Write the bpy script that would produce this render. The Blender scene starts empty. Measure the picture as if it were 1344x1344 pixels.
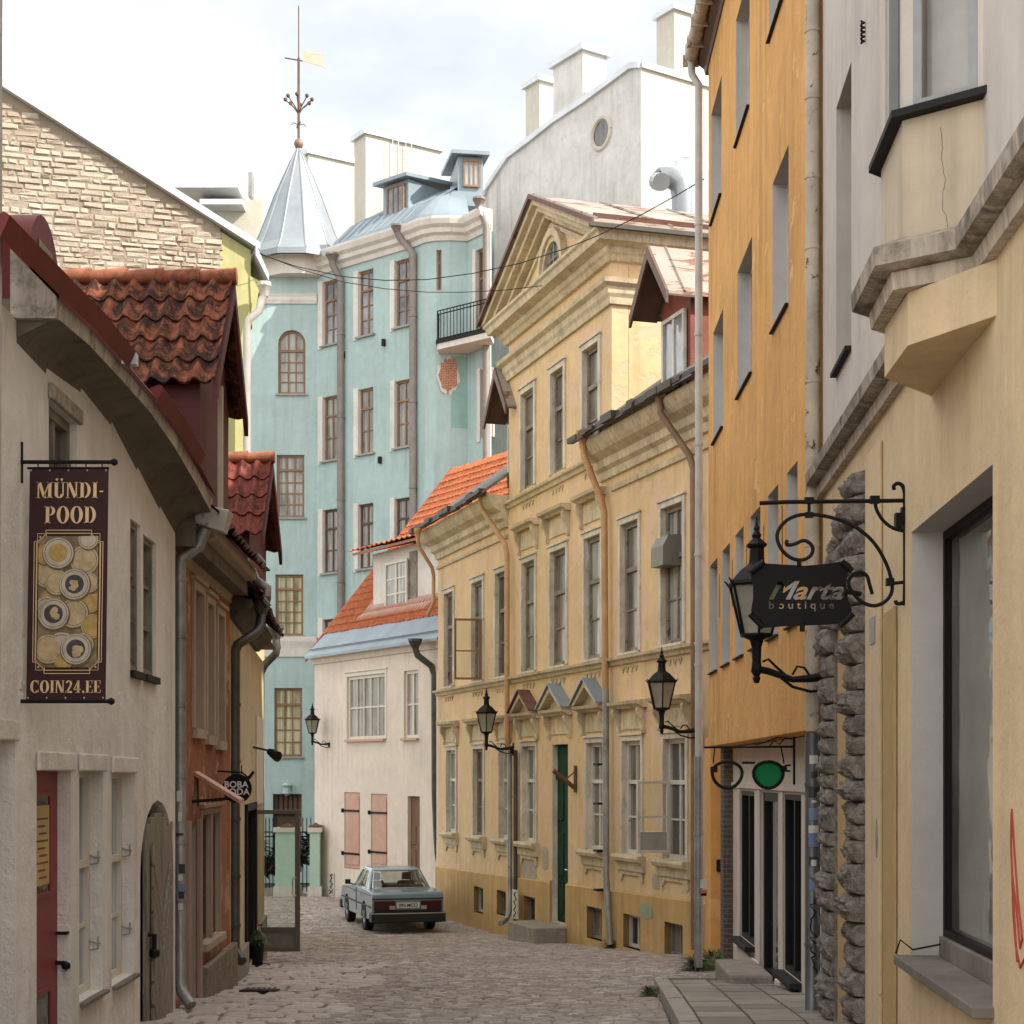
import bpy, bmesh, math, random
from mathutils import Vector, noise as mnoise
R = random.Random(7)
sc = bpy.context.scene
COL = sc.collection
f = 2200.0                       # focal length in pixels of the 1344 px picture
CX, CY = 672.0, 1017.0           # vertical centre line and horizon of the level camera
V = Vector
def X(px, Y): return (px - CX) / f * Y
def Z(py, Y): return (CY - py) / f * Y
def PT(px, py, Y): return V((X(px, Y), Y, Z(py, Y)))
GP = [(-20, -1.0), (0, -1.62), (11, -1.98), (13.8, -2.08), (16.7, -2.26), (20, -2.5), (25, -2.82), (28, -3.05), (34, -3.42),
      (39, -3.70), (46, -3.73), (60, -3.76), (100, -3.9), (400, -4)]
def zg(y):
    for (a, za), (b, zb) in zip(GP, GP[1:]):
        if y <= b:
            t = max(0, (y - a) / (b - a)); return za + (zb - za) * t
    return -4
OFF = {}
def tag(o, label=None, cat=None, group=None, kind=None):
    if label: o['label'] = label
    if cat: o['category'] = cat
    if group: o['group'] = group
    if kind: o['kind'] = kind
    return o
def thing(name, label, cat, base, group=None):
    o = bpy.data.objects.new(name, None); COL.objects.link(o)
    o.location = base; o.empty_display_size = .2
    OFF[o.name] = V(base)
    return tag(o, label, cat, group)
class MB:
    def __init__(s): s.v = []; s.f = []; s.m = []; s.attr = {}
    def add(s, pts, faces, m=0):
        n = len(s.v); s.v += [tuple(p) for p in pts]
        for fc in faces: s.f.append([n + i for i in fc]); s.m.append(m)
    def poly(s, pts, m=0): s.add(pts, [list(range(len(pts)))], m)
    def quad(s, a, b, c, d, m=0): s.add([a, b, c, d], [[0, 1, 2, 3]], m)
    def hexa(s, p, m=0):         # 8 points: 0-3 one end, 4-7 the other end
        s.add(p, [[3, 2, 1, 0], [4, 5, 6, 7], [0, 1, 5, 4], [1, 2, 6, 5], [2, 3, 7, 6], [3, 0, 4, 7]], m)
    def box(s, x0, x1, y0, y1, z0, z1, m=0):
        s.hexa([(x0, y0, z0), (x1, y0, z0), (x1, y1, z0), (x0, y1, z0), (x0, y0, z1), (x1, y0, z1), (x1, y1, z1), (x0, y1, z1)], m)
    def obox(s, c, ax, ay, az, m=0):   # centre and three half-axes
        c, ax, ay, az = V(c), V(ax), V(ay), V(az)
        s.hexa([c-ax-ay-az, c+ax-ay-az, c+ax+ay-az, c-ax+ay-az, c-ax-ay+az, c+ax-ay+az, c+ax+ay+az, c-ax+ay+az], m)
    def prism(s, pts, off, m=0, m2=None):
        n = len(pts); off = V(off); a = [V(p) for p in pts]
        s.add(a + [p + off for p in a], [list(range(n))[::-1], list(range(n, 2*n))] , m)
        k = len(s.v) - 2*n
        for i in range(n):
            j = (i+1) % n
            s.f.append([k+i, k+j, k+n+j, k+n+i]); s.m.append(m if m2 is None else m2)
    def tube(s, pts, r, n=8, m=0, caps=True):
        pts = [V(p) for p in pts]; rr = r if isinstance(r, (list, tuple)) else [r]*len(pts)
        k = len(s.v); up = None
        for i, p in enumerate(pts):
            t = (pts[min(i+1, len(pts)-1)] - pts[max(i-1, 0)])
            if t.length < 1e-9: t = V((0, 0, 1))
            t.normalize()
            if up is None:
                up = t.cross(V((0, 0, 1)) if abs(t.z) < .9 else V((0, 1, 0))).normalized()
            else:
                up = (up - t * up.dot(t)); up.normalize()
            w = t.cross(up)
            for j in range(n):
                a = 2*math.pi*j/n
                s.v.append(tuple(p + (up*math.cos(a) + w*math.sin(a))*rr[i]))
        for i in range(len(pts)-1):
            for j in range(n):
                a = k+i*n+j; b = k+i*n+(j+1) % n
                s.f.append([a, b, b+n, a+n]); s.m.append(m)
        if caps:
            s.f.append([k+j for j in range(n)][::-1]); s.m.append(m)
            s.f.append([k+(len(pts)-1)*n+j for j in range(n)]); s.m.append(m)
    def lathe(s, c, prof, n=12, m=0, ax=None):
        c = V(c); k = len(s.v)
        for r, z in prof:
            for j in range(n):
                a = 2*math.pi*(j+.5)/n
                s.v.append((c.x+r*math.cos(a), c.y+r*math.sin(a), c.z+z))
        for i in range(len(prof)-1):
            for j in range(n):
                a = k+i*n+j; b = k+i*n+(j+1) % n
                s.f.append([a, b, b+n, a+n]); s.m.append(m)
        s.f.append([k+j for j in range(n)][::-1]); s.m.append(m)
        s.f.append([k+(len(prof)-1)*n+j for j in range(n)]); s.m.append(m)
    def build(s, name, mats, parent=None, base=None, smooth=False, bevel=0, recalc=True, seg=2):
        me = bpy.data.meshes.new(name)
        if parent is not None: off = OFF[parent.name]
        else: off = V(base) if base is not None else V((0, 0, 0))
        me.from_pydata([(x-off.x, y-off.y, z-off.z) for x, y, z in s.v], [], s.f)
        if not isinstance(mats, (list, tuple)): mats = [mats]
        for m in mats: me.materials.append(m)
        me.polygons.foreach_set('material_index', s.m)
        for an, (dom, vals) in s.attr.items():
            at = me.attributes.new(an, 'FLOAT', dom); at.data.foreach_set('value', vals)
        if recalc:
            bm = bmesh.new(); bm.from_mesh(me); bmesh.ops.recalc_face_normals(bm, faces=bm.faces); bm.to_mesh(me); bm.free()
        if smooth:
            me.polygons.foreach_set('use_smooth', [True]*len(me.polygons))
            if smooth != True: me.set_sharp_from_angle(angle=math.radians(smooth))
        o = bpy.data.objects.new(name, me); COL.objects.link(o)
        if parent is not None: o.parent = parent
        else: o.location = off
        OFF[o.name] = off
        if bevel:
            md = o.modifiers.new('bevel', 'BEVEL'); md.width = bevel; md.segments = seg; md.limit_method = 'ANGLE'; md.angle_limit = math.radians(40)
        return o
def islands(mb):
    par = list(range(len(mb.v)))
    def fd(i):
        while par[i] != i: par[i] = par[par[i]]; i = par[i]
        return i
    for fc in mb.f:
        for b in fc[1:]: par[fd(b)] = fd(fc[0])
    gr = {}
    for fc, m in zip(mb.f, mb.m): gr.setdefault(fd(fc[0]), []).append((fc, m))
    out = []
    for fl in gr.values():
        q = MB(); ix = {}
        for fc, m in fl:
            for i in fc:
                if i not in ix: ix[i] = len(q.v); q.v.append(mb.v[i])
            q.f.append([ix[i] for i in fc]); q.m.append(m)
        out.append(q)
    return out
def build_each(mb, name, mats, parent, **kw):
    for q in islands(mb): q.build(name, mats, parent, **kw)
def cliphalf(poly, a, b, c):     # keep a*s+b*z<=c
    out = []
    for i in range(len(poly)):
        p, q = poly[i], poly[(i+1) % len(poly)]
        dp, dq = a*p[0]+b*p[1]-c, a*q[0]+b*q[1]-c
        if dp <= 1e-9: out.append(p)
        if (dp < -1e-9 and dq > 1e-9) or (dp > 1e-9 and dq < -1e-9):
            t = dp/(dp-dq); out.append((p[0]+(q[0]-p[0])*t, p[1]+(q[1]-p[1])*t))
    return out
class Fac:
    """A vertical facade plane in plan from A (left as seen) to B (right); s runs along it, d outwards, z up."""
    def __init__(s, pa, ya, pb, yb): s.set((X(pa, ya), ya), (X(pb, yb), yb))
    def set(s, A, B):
        s.A = V((A[0], A[1], 0)); B = V((B[0], B[1], 0)); s.L = (B-s.A).length
        s.u = (B-s.A)/s.L; s.n = V((s.u.y, -s.u.x, 0)); return s
    def s(s, px, d=0):
        A = s.A + s.n*d; a = (px-CX)/f
        return (a*A.y-A.x)/(s.u.x-a*s.u.y)
    def Yp(s, px, d=0): return (s.A + s.n*d + s.u*s.s(px, d)).y
    def z(s, px, py, d=0): return Z(py, s.Yp(px, d))
    def P(s, a, d, z): p = s.A + s.u*a + s.n*d; return V((p.x, p.y, z))
    def box(s, mb, s0, s1, d0, d1, z0, z1, m=0):
        P = s.P
        mb.hexa([P(s0, d0, z0), P(s1, d0, z0), P(s1, d1, z0), P(s0, d1, z0), P(s0, d0, z1), P(s1, d0, z1), P(s1, d1, z1), P(s0, d1, z1)], m)
    def mould(s, mb, s0, s1, prof, m=0):
        mb.prism([s.P(s0, d, z) for d, z in prof], s.u*(s1-s0), m)
    def wall(s, mb, s0, s1, z0, z1, ops=(), d=0, clips=(), m=0, mr=0, rim=.34, jit=0):
        ss = sorted(set([s0, s1] + [v for o in ops for v in o[:2] if s0 < v < s1]))
        zz = sorted(set([z0, z1] + [v for o in ops for v in o[2:4] if z0 < v < z1]))
        def fill(a, step=1.6):
            out = [a[0]]
            for p, q in zip(a, a[1:]):
                n = max(1, int((q-p)/step)); out += [p+(q-p)*(i+1)/n for i in range(n)]
            return out
        for a, b in zip(ss, ss[1:]):
            for c, e in zip(zz, zz[1:]):
                sm, zm = (a+b)/2, (c+e)/2
                if any(o[0] < sm < o[1] and o[2] < zm < o[3] for o in ops): continue
                poly = [(a, c), (b, c), (b, e), (a, e)]
                for cl in clips:
                    poly = cliphalf(poly, *cl)
                    if len(poly) < 3: break
                if len(poly) >= 3: mb.poly([s.P(p, d, z) for p, z in poly], m)
        P = s.P
        for o in ops:
            a, b, c, e, r = o[:5]; r = -abs(r)+d
            arch = len(o) > 5 and o[5]
            if not arch:
                mb.quad(P(a, d, e), P(b, d, e), P(b, r, e), P(a, r, e), mr)
                zt = e
            else:
                mid, w = (a+b)/2, (b-a)/2; N = 10; h = arch if arch > .01 else w
                zt = e-h
                pts = [(mid-w*math.cos(math.pi*i/N), zt+h*math.sin(math.pi*i/N)) for i in range(N+1)]
                for i in range(N):
                    (p, q), (p2, q2) = pts[i], pts[i+1]
                    mb.quad(P(p, d, q), P(p2, d, q2), P(p2, r, q2), P(p, r, q), mr)
                    cn = a if i < N/2 else b
                    mb.poly([P(cn, d, e), P(p2, d, q2), P(p, d, q)], m)
                mb.poly([P(a, d, e), P(b, d, e), P(mid, d, zt+h)], m)
            mb.quad(P(a, d, c), P(a, d, zt), P(a, r, zt), P(a, r, c), mr)
            mb.quad(P(b, d, c), P(b, d, zt), P(b, r, zt), P(b, r, c), mr)
            mb.quad(P(a, d, c), P(b, d, c), P(b, r, c), P(a, r, c), mr)
        if rim:
            r = d-rim
            for sv in (s0, s1): mb.quad(P(sv, d, z0), P(sv, d, z1), P(sv, r, z1), P(sv, r, z0), m)
            mb.quad(P(s0, d, z1), P(s1, d, z1), P(s1, r, z1), P(s0, r, z1), m)
# ------------------------------------------------------------------ materials
def lin(c):
    if isinstance(c, str):
        c = [int(c[i:i+2], 16)/255 for i in (0, 2, 4)]
        return tuple((v/12.92 if v <= .04045 else ((v+.055)/1.055)**2.4) for v in c) + (1,)
    return tuple(c)[:3] + (1,)
def mul(c, k): return tuple(min(1, v*k) for v in c[:3]) + (1,)
class NT:
    def __init__(s, name):
        s.mat = bpy.data.materials.new(name); s.mat.use_nodes = True; s.t = s.mat.node_tree
        s.b = s.t.nodes['Principled BSDF']; s.tc = None
    def n(s, ty, **kw):
        nd = s.t.nodes.new(ty)
        for k, v in kw.items():
            if k.startswith('i_'): nd.inputs[k[2:].replace('_', ' ')].default_value = v
            else: setattr(nd, k, v)
        return nd
    def l(s, a, b): s.t.links.new(a, b)
    def co(s, scale=(1, 1, 1)):
        if s.tc is None: s.tc = s.n('ShaderNodeTexCoord')
        if scale == (1, 1, 1): return s.tc.outputs['Object']
        mp = s.n('ShaderNodeMapping'); mp.inputs['Scale'].default_value = scale
        s.l(s.tc.outputs['Object'], mp.inputs['Vector']); return mp.outputs['Vector']
    def noise(s, scale, detail=5, rough=.55, vec=None, dist=0):
        nd = s.n('ShaderNodeTexNoise', i_Scale=scale, i_Detail=detail, i_Roughness=rough, i_Distortion=dist)
        s.l(vec if vec is not None else s.co(), nd.inputs['Vector']); return nd.outputs['Fac']
    def ramp(s, fac, a, b, ca=(0, 0, 0, 1), cb=(1, 1, 1, 1)):
        nd = s.n('ShaderNodeValToRGB'); e = nd.color_ramp.elements
        e[0].position, e[1].position, e[0].color, e[1].color = a, b, ca, cb
        s.l(fac, nd.inputs['Fac']); return nd.outputs['Color']
    def mix(s, fac, a, b, mode='MIX'):
        nd = s.n('ShaderNodeMix', data_type='RGBA', blend_type=mode)
        for v, i in ((fac, 0), (a, 6), (b, 7)):
            if hasattr(v, 'is_linked') or hasattr(v, 'links'): s.l(v, nd.inputs[i])
            else: nd.inputs[i].default_value = v
        return nd.outputs[2]
    def bump(s, h, strength=.3, dist=.02, prev=None):
        nd = s.n('ShaderNodeBump', i_Strength=strength, i_Distance=dist); s.l(h, nd.inputs['Height'])
        if prev is not None: s.l(prev, nd.inputs['Normal'])
        return nd.outputs['Normal']
    def fin(s, col=None, rough=None, normal=None, metal=0, spec=None):
        if col is not None:
            if hasattr(col, 'links'): s.l(col, s.b.inputs['Base Color'])
            else: s.b.inputs['Base Color'].default_value = col
        if rough is not None:
            if hasattr(rough, 'links'): s.l(rough, s.b.inputs['Roughness'])
            else: s.b.inputs['Roughness'].default_value = rough
        if normal is not None: s.l(normal, s.b.inputs['Normal'])
        s.b.inputs['Metallic'].default_value = metal
        if spec is not None: s.b.inputs['Specular IOR Level'].default_value = spec
        return s.mat
def plaster(name, col, lo=.78, hi=1.12, streak=.25, patch=None, pth=.64, sc_=.8, bump=.35, grime=.35, gcol=(.09, .075, .06, 1), fine=45, dist=.012):
    t = NT(name); c = lin(col)
    n1 = t.noise(sc_, 7, .62, dist=.4)
    base = t.ramp(n1, .3, .72, mul(c, lo), mul(c, hi))
    n4 = t.noise(sc_*5, 6, .6)
    base = t.mix(.35, base, t.ramp(n4, .3, .7, mul(c, .82), mul(c, 1.1)))
    if streak:
        st = t.noise(1.0, 5, .6, vec=t.co((5, 5, .28)))
        sm = t.mix(t.ramp(t.noise(.45, 4, .6), .38, .62), (0, 0, 0, 1), t.ramp(st, .44, .74, (0, 0, 0, 1), (min(1, streak*1.5),)*3+(1,)))
        base = t.mix(sm, base, mul(c, .42))
    if grime:
        g = t.noise(2.1, 9, .7, dist=.6)
        base = t.mix(t.ramp(g, .58, .8, (0, 0, 0, 1), (grime,)*3+(1,)), base, gcol)
    fn = t.noise(fine, 4, .6); md = t.noise(7, 5, .6)
    nrm = t.bump(md, bump, dist*1.6); nrm = t.bump(fn, bump, dist*.4, nrm)
    if patch:
        p = t.noise(1.7, 8, .62, dist=.3)
        m = t.ramp(p, pth, pth+.02)
        base = t.mix(m, base, lin(patch))
        nrm = t.bump(m, .6, -.008, nrm)
    return t.fin(base, .92, nrm, spec=.2)
def paint(name, col, rough=.5, var=.2, metal=0, bump=.1, sc_=3, wear=None, wth=.62, spec=None):
    t = NT(name); c = lin(col)
    base = t.ramp(t.noise(sc_, 6, .6), .3, .7, mul(c, 1-var), mul(c, 1+var*.6))
    if wear: base = t.mix(t.ramp(t.noise(sc_*2.2, 9, .7, dist=.5), wth, wth+.06), base, lin(wear))
    nrm = t.bump(t.noise(sc_*8, 4, .6), bump, .01)
    return t.fin(base, rough, nrm, metal, spec)
def wood(name, col, dark=.5, rough=.7, scale=(14, 14, .8)):
    t = NT(name); c = lin(col)
    n1 = t.noise(2.2, 8, .65, vec=t.co(scale), dist=.8)
    base = t.ramp(n1, .28, .75, mul(c, dark), mul(c, 1.15))
    return t.fin(base, rough, t.bump(n1, .4, .006))
def pane(name, col, rough=.06, curtain=0, spec=.5):
    t = NT(name); c = lin(col)
    base = t.ramp(t.noise(.8, 5, .55), .32, .68, mul(c, .3), mul(c, 1.2))
    if curtain:
        w = t.noise(1, 4, .5, vec=t.co((9, 9, .3)))
        base = t.mix(t.ramp(w, .42, .6, (0, 0, 0, 1), (curtain,)*3+(1,)), base, mul(c, 1.7))
    nrm = t.bump(t.noise(2.2, 2, .5), .16, .03)
    return t.fin(base, rough, nrm, spec=spec*.7)
def clear(name, tint=(.8, .85, .83, 1), dens=.35):
    t = NT(name); g = t.n('ShaderNodeBsdfGlossy', i_Roughness=.03); tr = t.n('ShaderNodeBsdfTransparent'); tr.inputs['Color'].default_value = tint
    fr = t.n('ShaderNodeFresnel', i_IOR=1.5); mx = t.n('ShaderNodeMixShader'); ad = t.n('ShaderNodeMath', operation='ADD'); ad.inputs[1].default_value = dens
    ge = t.n('ShaderNodeNewGeometry'); iv = t.n('ShaderNodeMath', operation='SUBTRACT'); iv.inputs[0].default_value = 1; t.l(ge.outputs['Backfacing'], iv.inputs[1])
    mu = t.n('ShaderNodeMath', operation='MULTIPLY'); t.l(ad.outputs[0], mu.inputs[0]); t.l(iv.outputs[0], mu.inputs[1])
    t.l(fr.outputs[0], ad.inputs[0]); t.l(mu.outputs[0], mx.inputs[0]); t.l(tr.outputs[0], mx.inputs[1]); t.l(g.outputs[0], mx.inputs[2])
    t.l(mx.outputs[0], t.t.nodes['Material Output'].inputs['Surface']); return t.mat
def tilemat(name, col, dirt='2a211c', amt=.8, th=.48, sc_=3.0):
    t = NT(name); c = lin(col)
    base = t.ramp(t.noise(9, 4, .6), .3, .7, mul(c, .7), mul(c, 1.25))
    d = t.ramp(t.noise(sc_, 9, .72, vec=t.co((1.6, 1.6, .8)), dist=.4), th, th+.14, (0, 0, 0, 1), (amt,)*3+(1,))
    base = t.mix(d, base, lin(dirt))
    sp = t.ramp(t.noise(40, 3, .6), .6, .72, (0, 0, 0, 1), (.45,)*3+(1,))
    base = t.mix(sp, base, lin('8a7f70'))
    return t.fin(base, .88, t.bump(t.noise(30, 4, .6), .4, .006), spec=.2)
def metalroof(name, col, rust=None, rth=.6, rough=.4):
    t = NT(name); c = lin(col)
    base = t.ramp(t.noise(1.1, 6, .6), .3, .7, mul(c, .85), mul(c, 1.12))
    if rust: base = t.mix(t.ramp(t.noise(1.2, 9, .7, vec=t.co((1, 1, 3.5)), dist=.5), rth, rth+.05), base, lin(rust))
    return t.fin(base, rough, t.bump(t.noise(3, 4, .5), .15, .01), metal=.25)
def brickmat(name, c1, c2, mortar, sx=4.2, bump=.5, plane='xz'):
    t = NT(name)
    b = t.n('ShaderNodeTexBrick', i_Scale=sx, i_Mortar_Size=.02, i_Brick_Width=.5, i_Row_Height=.2)
    b.inputs['Color1'].default_value = lin(c1); b.inputs['Color2'].default_value = lin(c2); b.inputs['Mortar'].default_value = lin(mortar)
    tc = t.co(); sp = t.n('ShaderNodeSeparateXYZ'); cb = t.n('ShaderNodeCombineXYZ'); t.l(tc, sp.inputs[0])
    ad = t.n('ShaderNodeMath', operation='SUBTRACT'); t.l(sp.outputs[0], ad.inputs[0]); t.l(sp.outputs[1], ad.inputs[1])
    t.l(ad.outputs[0], cb.inputs[0]); t.l(sp.outputs[2], cb.inputs[1]); t.l(cb.outputs[0], b.inputs['Vector'])
    base = t.mix(t.ramp(t.noise(6, 8, .7), .45, .7, (0, 0, 0, 1), (.6,)*3+(1,)), b.outputs['Color'], lin(mortar))
    nr = t.bump(b.outputs['Fac'], bump, -.02); nr = t.bump(t.noise(25, 5, .6), .5, .01, nr)
    return t.fin(base, .9, nr)
def sootmat(name, col, soot=(.045, .038, .03, 1), lo=.36, hi=.62):
    t = NT(name); c = lin(col)
    base = t.ramp(t.noise(1.5, 7, .65), .3, .7, mul(c, .7), mul(c, 1.15))
    st = t.noise(1.0, 8, .7, vec=t.co((11, 11, 1.6)), dist=.3)
    base = t.mix(t.ramp(st, lo, hi), base, mul(c, .55)); base = t.mix(t.ramp(t.noise(3.2, 9, .75, dist=.5), lo+.08, hi+.06), base, soot)
    nrm = t.bump(t.noise(16, 7, .65), .4, .008); return t.fin(base, .92, nrm, spec=.15)
def stonemat(name, col, lo=.6, hi=1.2, sc_=3, bump=.8):
    t = NT(name); c = lin(col)
    n1 = t.noise(sc_, 9, .68, dist=.6)
    base = t.ramp(n1, .3, .72, mul(c, lo), mul(c, hi))
    base = t.mix(t.ramp(t.noise(sc_*4, 6, .6), .5, .75, (0, 0, 0, 1), (.5,)*3+(1,)), base, mul(c, .45))
    return t.fin(base, .93, t.bump(t.noise(sc_*6, 7, .65), bump, .03), spec=.15)
# ------------------------------------------------------------------ palette
m_l1 = plaster('limewash_white', (.77, .735, .68), streak=.28, grime=.22, patch=(.62, .575, .51), pth=.66, bump=.6, dist=.02)
m_l1rev = plaster('limewash_reveal', (.74, .70, .64), grime=.12, streak=.15, bump=.9, dist=.02)
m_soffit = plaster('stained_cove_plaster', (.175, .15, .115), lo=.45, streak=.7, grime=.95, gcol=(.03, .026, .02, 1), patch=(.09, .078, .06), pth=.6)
m_l2 = plaster('brick_red_plaster', (.34, .145, .078), lo=.45, hi=1.35, streak=.55, grime=.7, patch=(.40, .28, .19), pth=.57, bump=.8, dist=.025, fine=20)
m_l2trim = plaster('old_trim_plaster', (.42, .345, .26), streak=.3, grime=.4)
m_pink = plaster('pinkish_pilaster_plaster', (.36, .26, .21), grime=.3)
m_l3 = plaster('cream_stained_plaster', (.56, .46, .29), lo=.7, streak=.55, grime=.55, patch=(.6, .55, .48), pth=.63)
m_green = plaster('olive_green_plaster', (.46, .44, .21), grime=.35, patch=(.36, .29, .18), pth=.67)
m_teal = plaster('teal_plaster', (.40, .515, .50), lo=.84, hi=1.06, streak=.3, grime=.2, gcol=(.24, .32, .3, 1), bump=.15)
m_tealpatch = plaster('fresh_teal_patch', (.27, .43, .39), grime=.05)
m_trim = plaster('white_stucco_trim', (.68, .64, .585), streak=.2, grime=.12, bump=.15)
m_white = plaster('white_house_plaster', (.70, .605, .52), lo=.88, streak=.2, grime=.16, patch=(.60, .48, .38), pth=.7)
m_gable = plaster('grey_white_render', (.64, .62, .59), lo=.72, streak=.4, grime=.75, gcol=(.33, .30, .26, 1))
m_gablesun = plaster('ivory_sun_tint_render', (.53, .495, .42), lo=.9, streak=.15, grime=.2, gcol=(.45, .38, .28, 1))  # ivory copy of the gable render, sunlight's warmth put into the colour
m_yel = plaster('yellow_ochre_plaster', (.675, .485, .275), lo=.8, streak=.32, grime=.22, gcol=(.3, .21, .12, 1), patch=(.64, .445, .30), pth=.54)
m_yel2 = plaster('ochre_plinth_plaster', (.53, .345, .15), lo=.66, streak=.35, grime=.35, patch=(.55, .47, .36), pth=.71)
m_yeltrim = sootmat('weathered_ochre_stucco', (.60, .495, .34), soot=(.17, .13, .09, 1), lo=.47, hi=.74)
m_yelstone = sootmat('grey_ochre_surround', (.62, .55, .45), soot=(.2, .16, .12, 1), lo=.48, hi=.74)
m_orange = plaster('orange_plaster', (.70, .385, .13), lo=.74, hi=1.1, streak=.5, grime=.3, gcol=(.34, .17, .06, 1), bump=.5, patch=(.72, .44, .19), pth=.63, dist=.02)
m_orrev = plaster('grey_reveal_plaster', (.52, .5, .47), grime=.1, streak=.1)
m_cream = plaster('cream_wall_plaster', (.655, .505, .315), lo=.8, hi=1.07, streak=.3, grime=.22, gcol=(.34, .25, .15, 1), bump=.5, patch=(.60, .47, .31), pth=.64, dist=.018)
m_cream2 = plaster('shade_cream_plaster', (.45, .31, .155), lo=.92, streak=.1, grime=.05)  # darker copy of the cream, shade of the recesses put into the colour
m_r1up = plaster('warm_grey_plaster', (.56, .515, .465), lo=.84, hi=1.06, streak=.3, grime=.15, gcol=(.34, .29, .24, 1), bump=.25)
m_oriel = plaster('bay_plaster', (.55, .465, .345), lo=.74, streak=.5, grime=.4, gcol=(.25, .2, .14, 1), bump=.25)
m_ledge = sootmat('sooty_ledge_stucco', (.46, .40, .33))
m_shop = plaster('shopfront_paint', (.64, .57, .5), lo=.9, grime=.2, streak=.2)
m_rustic = stonemat('rock_faced_limestone', (.36, .32, .275), lo=.3, hi=1.4, sc_=14, bump=1)
m_rubble = stonemat('rubble_limestone', (.30, .255, .19), lo=.5, sc_=8)
m_step = stonemat('worn_step_stone', (.3, .265, .225), lo=.7, sc_=5, bump=.4)
m_kerb = stonemat('granite_kerb', (.36, .325, .285), lo=.75, sc_=6, bump=.35)
m_brick = brickmat('exposed_brick', (.42, .13, .055), (.33, .095, .045), (.45, .36, .27), sx=3.4)
m_dbrick = brickmat('dark_brick', (.06, .045, .04), (.09, .06, .05), (.17, .14, .12), sx=3)
m_tile = tilemat('weathered_clay_tile', (.235, .075, .038), dirt='1d1714', amt=.9, th=.41, sc_=4.5)
m_tile2 = tilemat('dark_red_clay_tile', (.17, .042, .03), dirt='201512', amt=.75, th=.47, sc_=4.5)
m_dtile = tilemat('soot_dark_tile', (.075, .028, .02), dirt='14100e', amt=.8, th=.44)
m_ridge = tilemat('ridge_clay', (.29, .105, .058), amt=.65, th=.52)
m_otile = tilemat('new_orange_tile', (.40, .125, .055), dirt='54261a', amt=.5, th=.56)
m_redmetal = paint('oxblood_metal', (.135, .019, .017), .6, .25, spec=.3, sc_=2)
m_redtimber = wood('oxblood_timber', (.10, .017, .014), dark=.55, scale=(.7, .7, 9))
m_redwood2 = paint('rust_red_boards', (.20, .052, .03), .75, .35, wear='4a2a1c', wth=.6)
m_zinc = metalroof('zinc_sheet', (.235, .285, .325), rough=.45)
m_zinclight = metalroof('galvanised_sheet', (.55, .575, .59), rough=.35)
m_rustroof = metalroof('rusted_white_roof', (.29, .255, .215), rust=(.17, .065, .03), rth=.52, rough=.6)
m_rustedge = metalroof('rusty_roof_edge', (.13, .062, .048), rust=(.11, .04, .02), rth=.5, rough=.7)
m_darkroof = metalroof('soot_roof_edge', (.05, .043, .037), rough=.6)
m_pipe = paint('grey_zinc_pipe', (.30, .295, .28), .45, .35, metal=.4, wear='5d5044', wth=.64)
m_pipelight = paint('pale_zinc_pipe', (.46, .44, .4), .45, .3, metal=.3, wear='7a6a58', wth=.6)
m_pipedark = paint('dark_pipe', (.085, .08, .072), .5, .4, metal=.3)
m_pipetan = paint('tan_painted_pipe', (.46, .26, .115), .55, .25, wear='6a4a32', wth=.62)
m_pipebeige = paint('beige_rusty_pipe', (.45, .385, .30), .65, .3, wear='35201a', wth=.585)
m_piperose = paint('taupe_pipe', (.225, .19, .165), .5, .2)
m_pipewhite = paint('white_pipe', (.47, .455, .42), .5, .2, wear='8a7f72', wth=.66)
m_iron = paint('black_iron', (.0065, .006, .0055), .6, .3, spec=.22)
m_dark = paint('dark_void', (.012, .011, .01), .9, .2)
m_browndark = paint('dark_brown_frame', (.11, .055, .03), .6, .3)
m_brown = paint('brown_window_frame', (.24, .13, .065), .55, .25)
m_greyframe = paint('weathered_grey_frame', (.22, .185, .145), .75, .4, wear='3a2c20', wth=.58)
m_whiteframe = paint('chipped_white_frame', (.55, .515, .46), .6, .25, wear='6d5a45', wth=.62)
m_creamframe = paint('cream_window_frame', (.63, .57, .47), .5, .1)
m_slate = paint('dark_slate_sill', (.022, .021, .02), .75, .3, spec=.2)
m_sill = paint('grey_sill', (.3, .285, .26), .6, .25)
m_leadsill = paint('lead_grey_sill', (.19, .17, .145), .75, .3, wear='7d7264', wth=.6, spec=.2)
m_greendoor = paint('bottle_green_paint', (.010, .042, .02), .8, .4, wear='0d1c12', spec=.12)
m_reddoor = paint('crimson_door_paint', (.235, .03, .034), .5, .15)
m_pinkshut = paint('salmon_shutter_paint', (.52, .31, .225), .65, .15, wear='8f6a55', wth=.68)
m_oak = wood('oak_door', (.20, .095, .045))
m_gatewood = wood('weathered_gate_wood', (.36, .31, .235), dark=.16, scale=(30, 30, 1.1))
g_pale = pane('pale_curtain_pane', (.27, .265, .235), .08, curtain=.6)
g_mid = pane('grey_pane', (.085, .085, .075), .07, curtain=.5)
g_grey = pane('dusty_pane', (.165, .15, .125), .16, curtain=.45)
g_dark = pane('dark_pane', (.035, .035, .033), .05)
g_sky = pane('sky_tint_pane', (.34, .37, .39), .04, spec=.8)  # opaque pane, sky reflection put into its pale blue base colour
g_green = pane('room_light_tint_pane', (.42, .385, .25), .08, curtain=.6)  # opaque pane, light of a room put into its yellowish base colour
g_clear = clear('clear_glass', (.9, .93, .9, 1), .06)
g_shop = clear('shop_glass', (.45, .47, .45, 1), .34)
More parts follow.
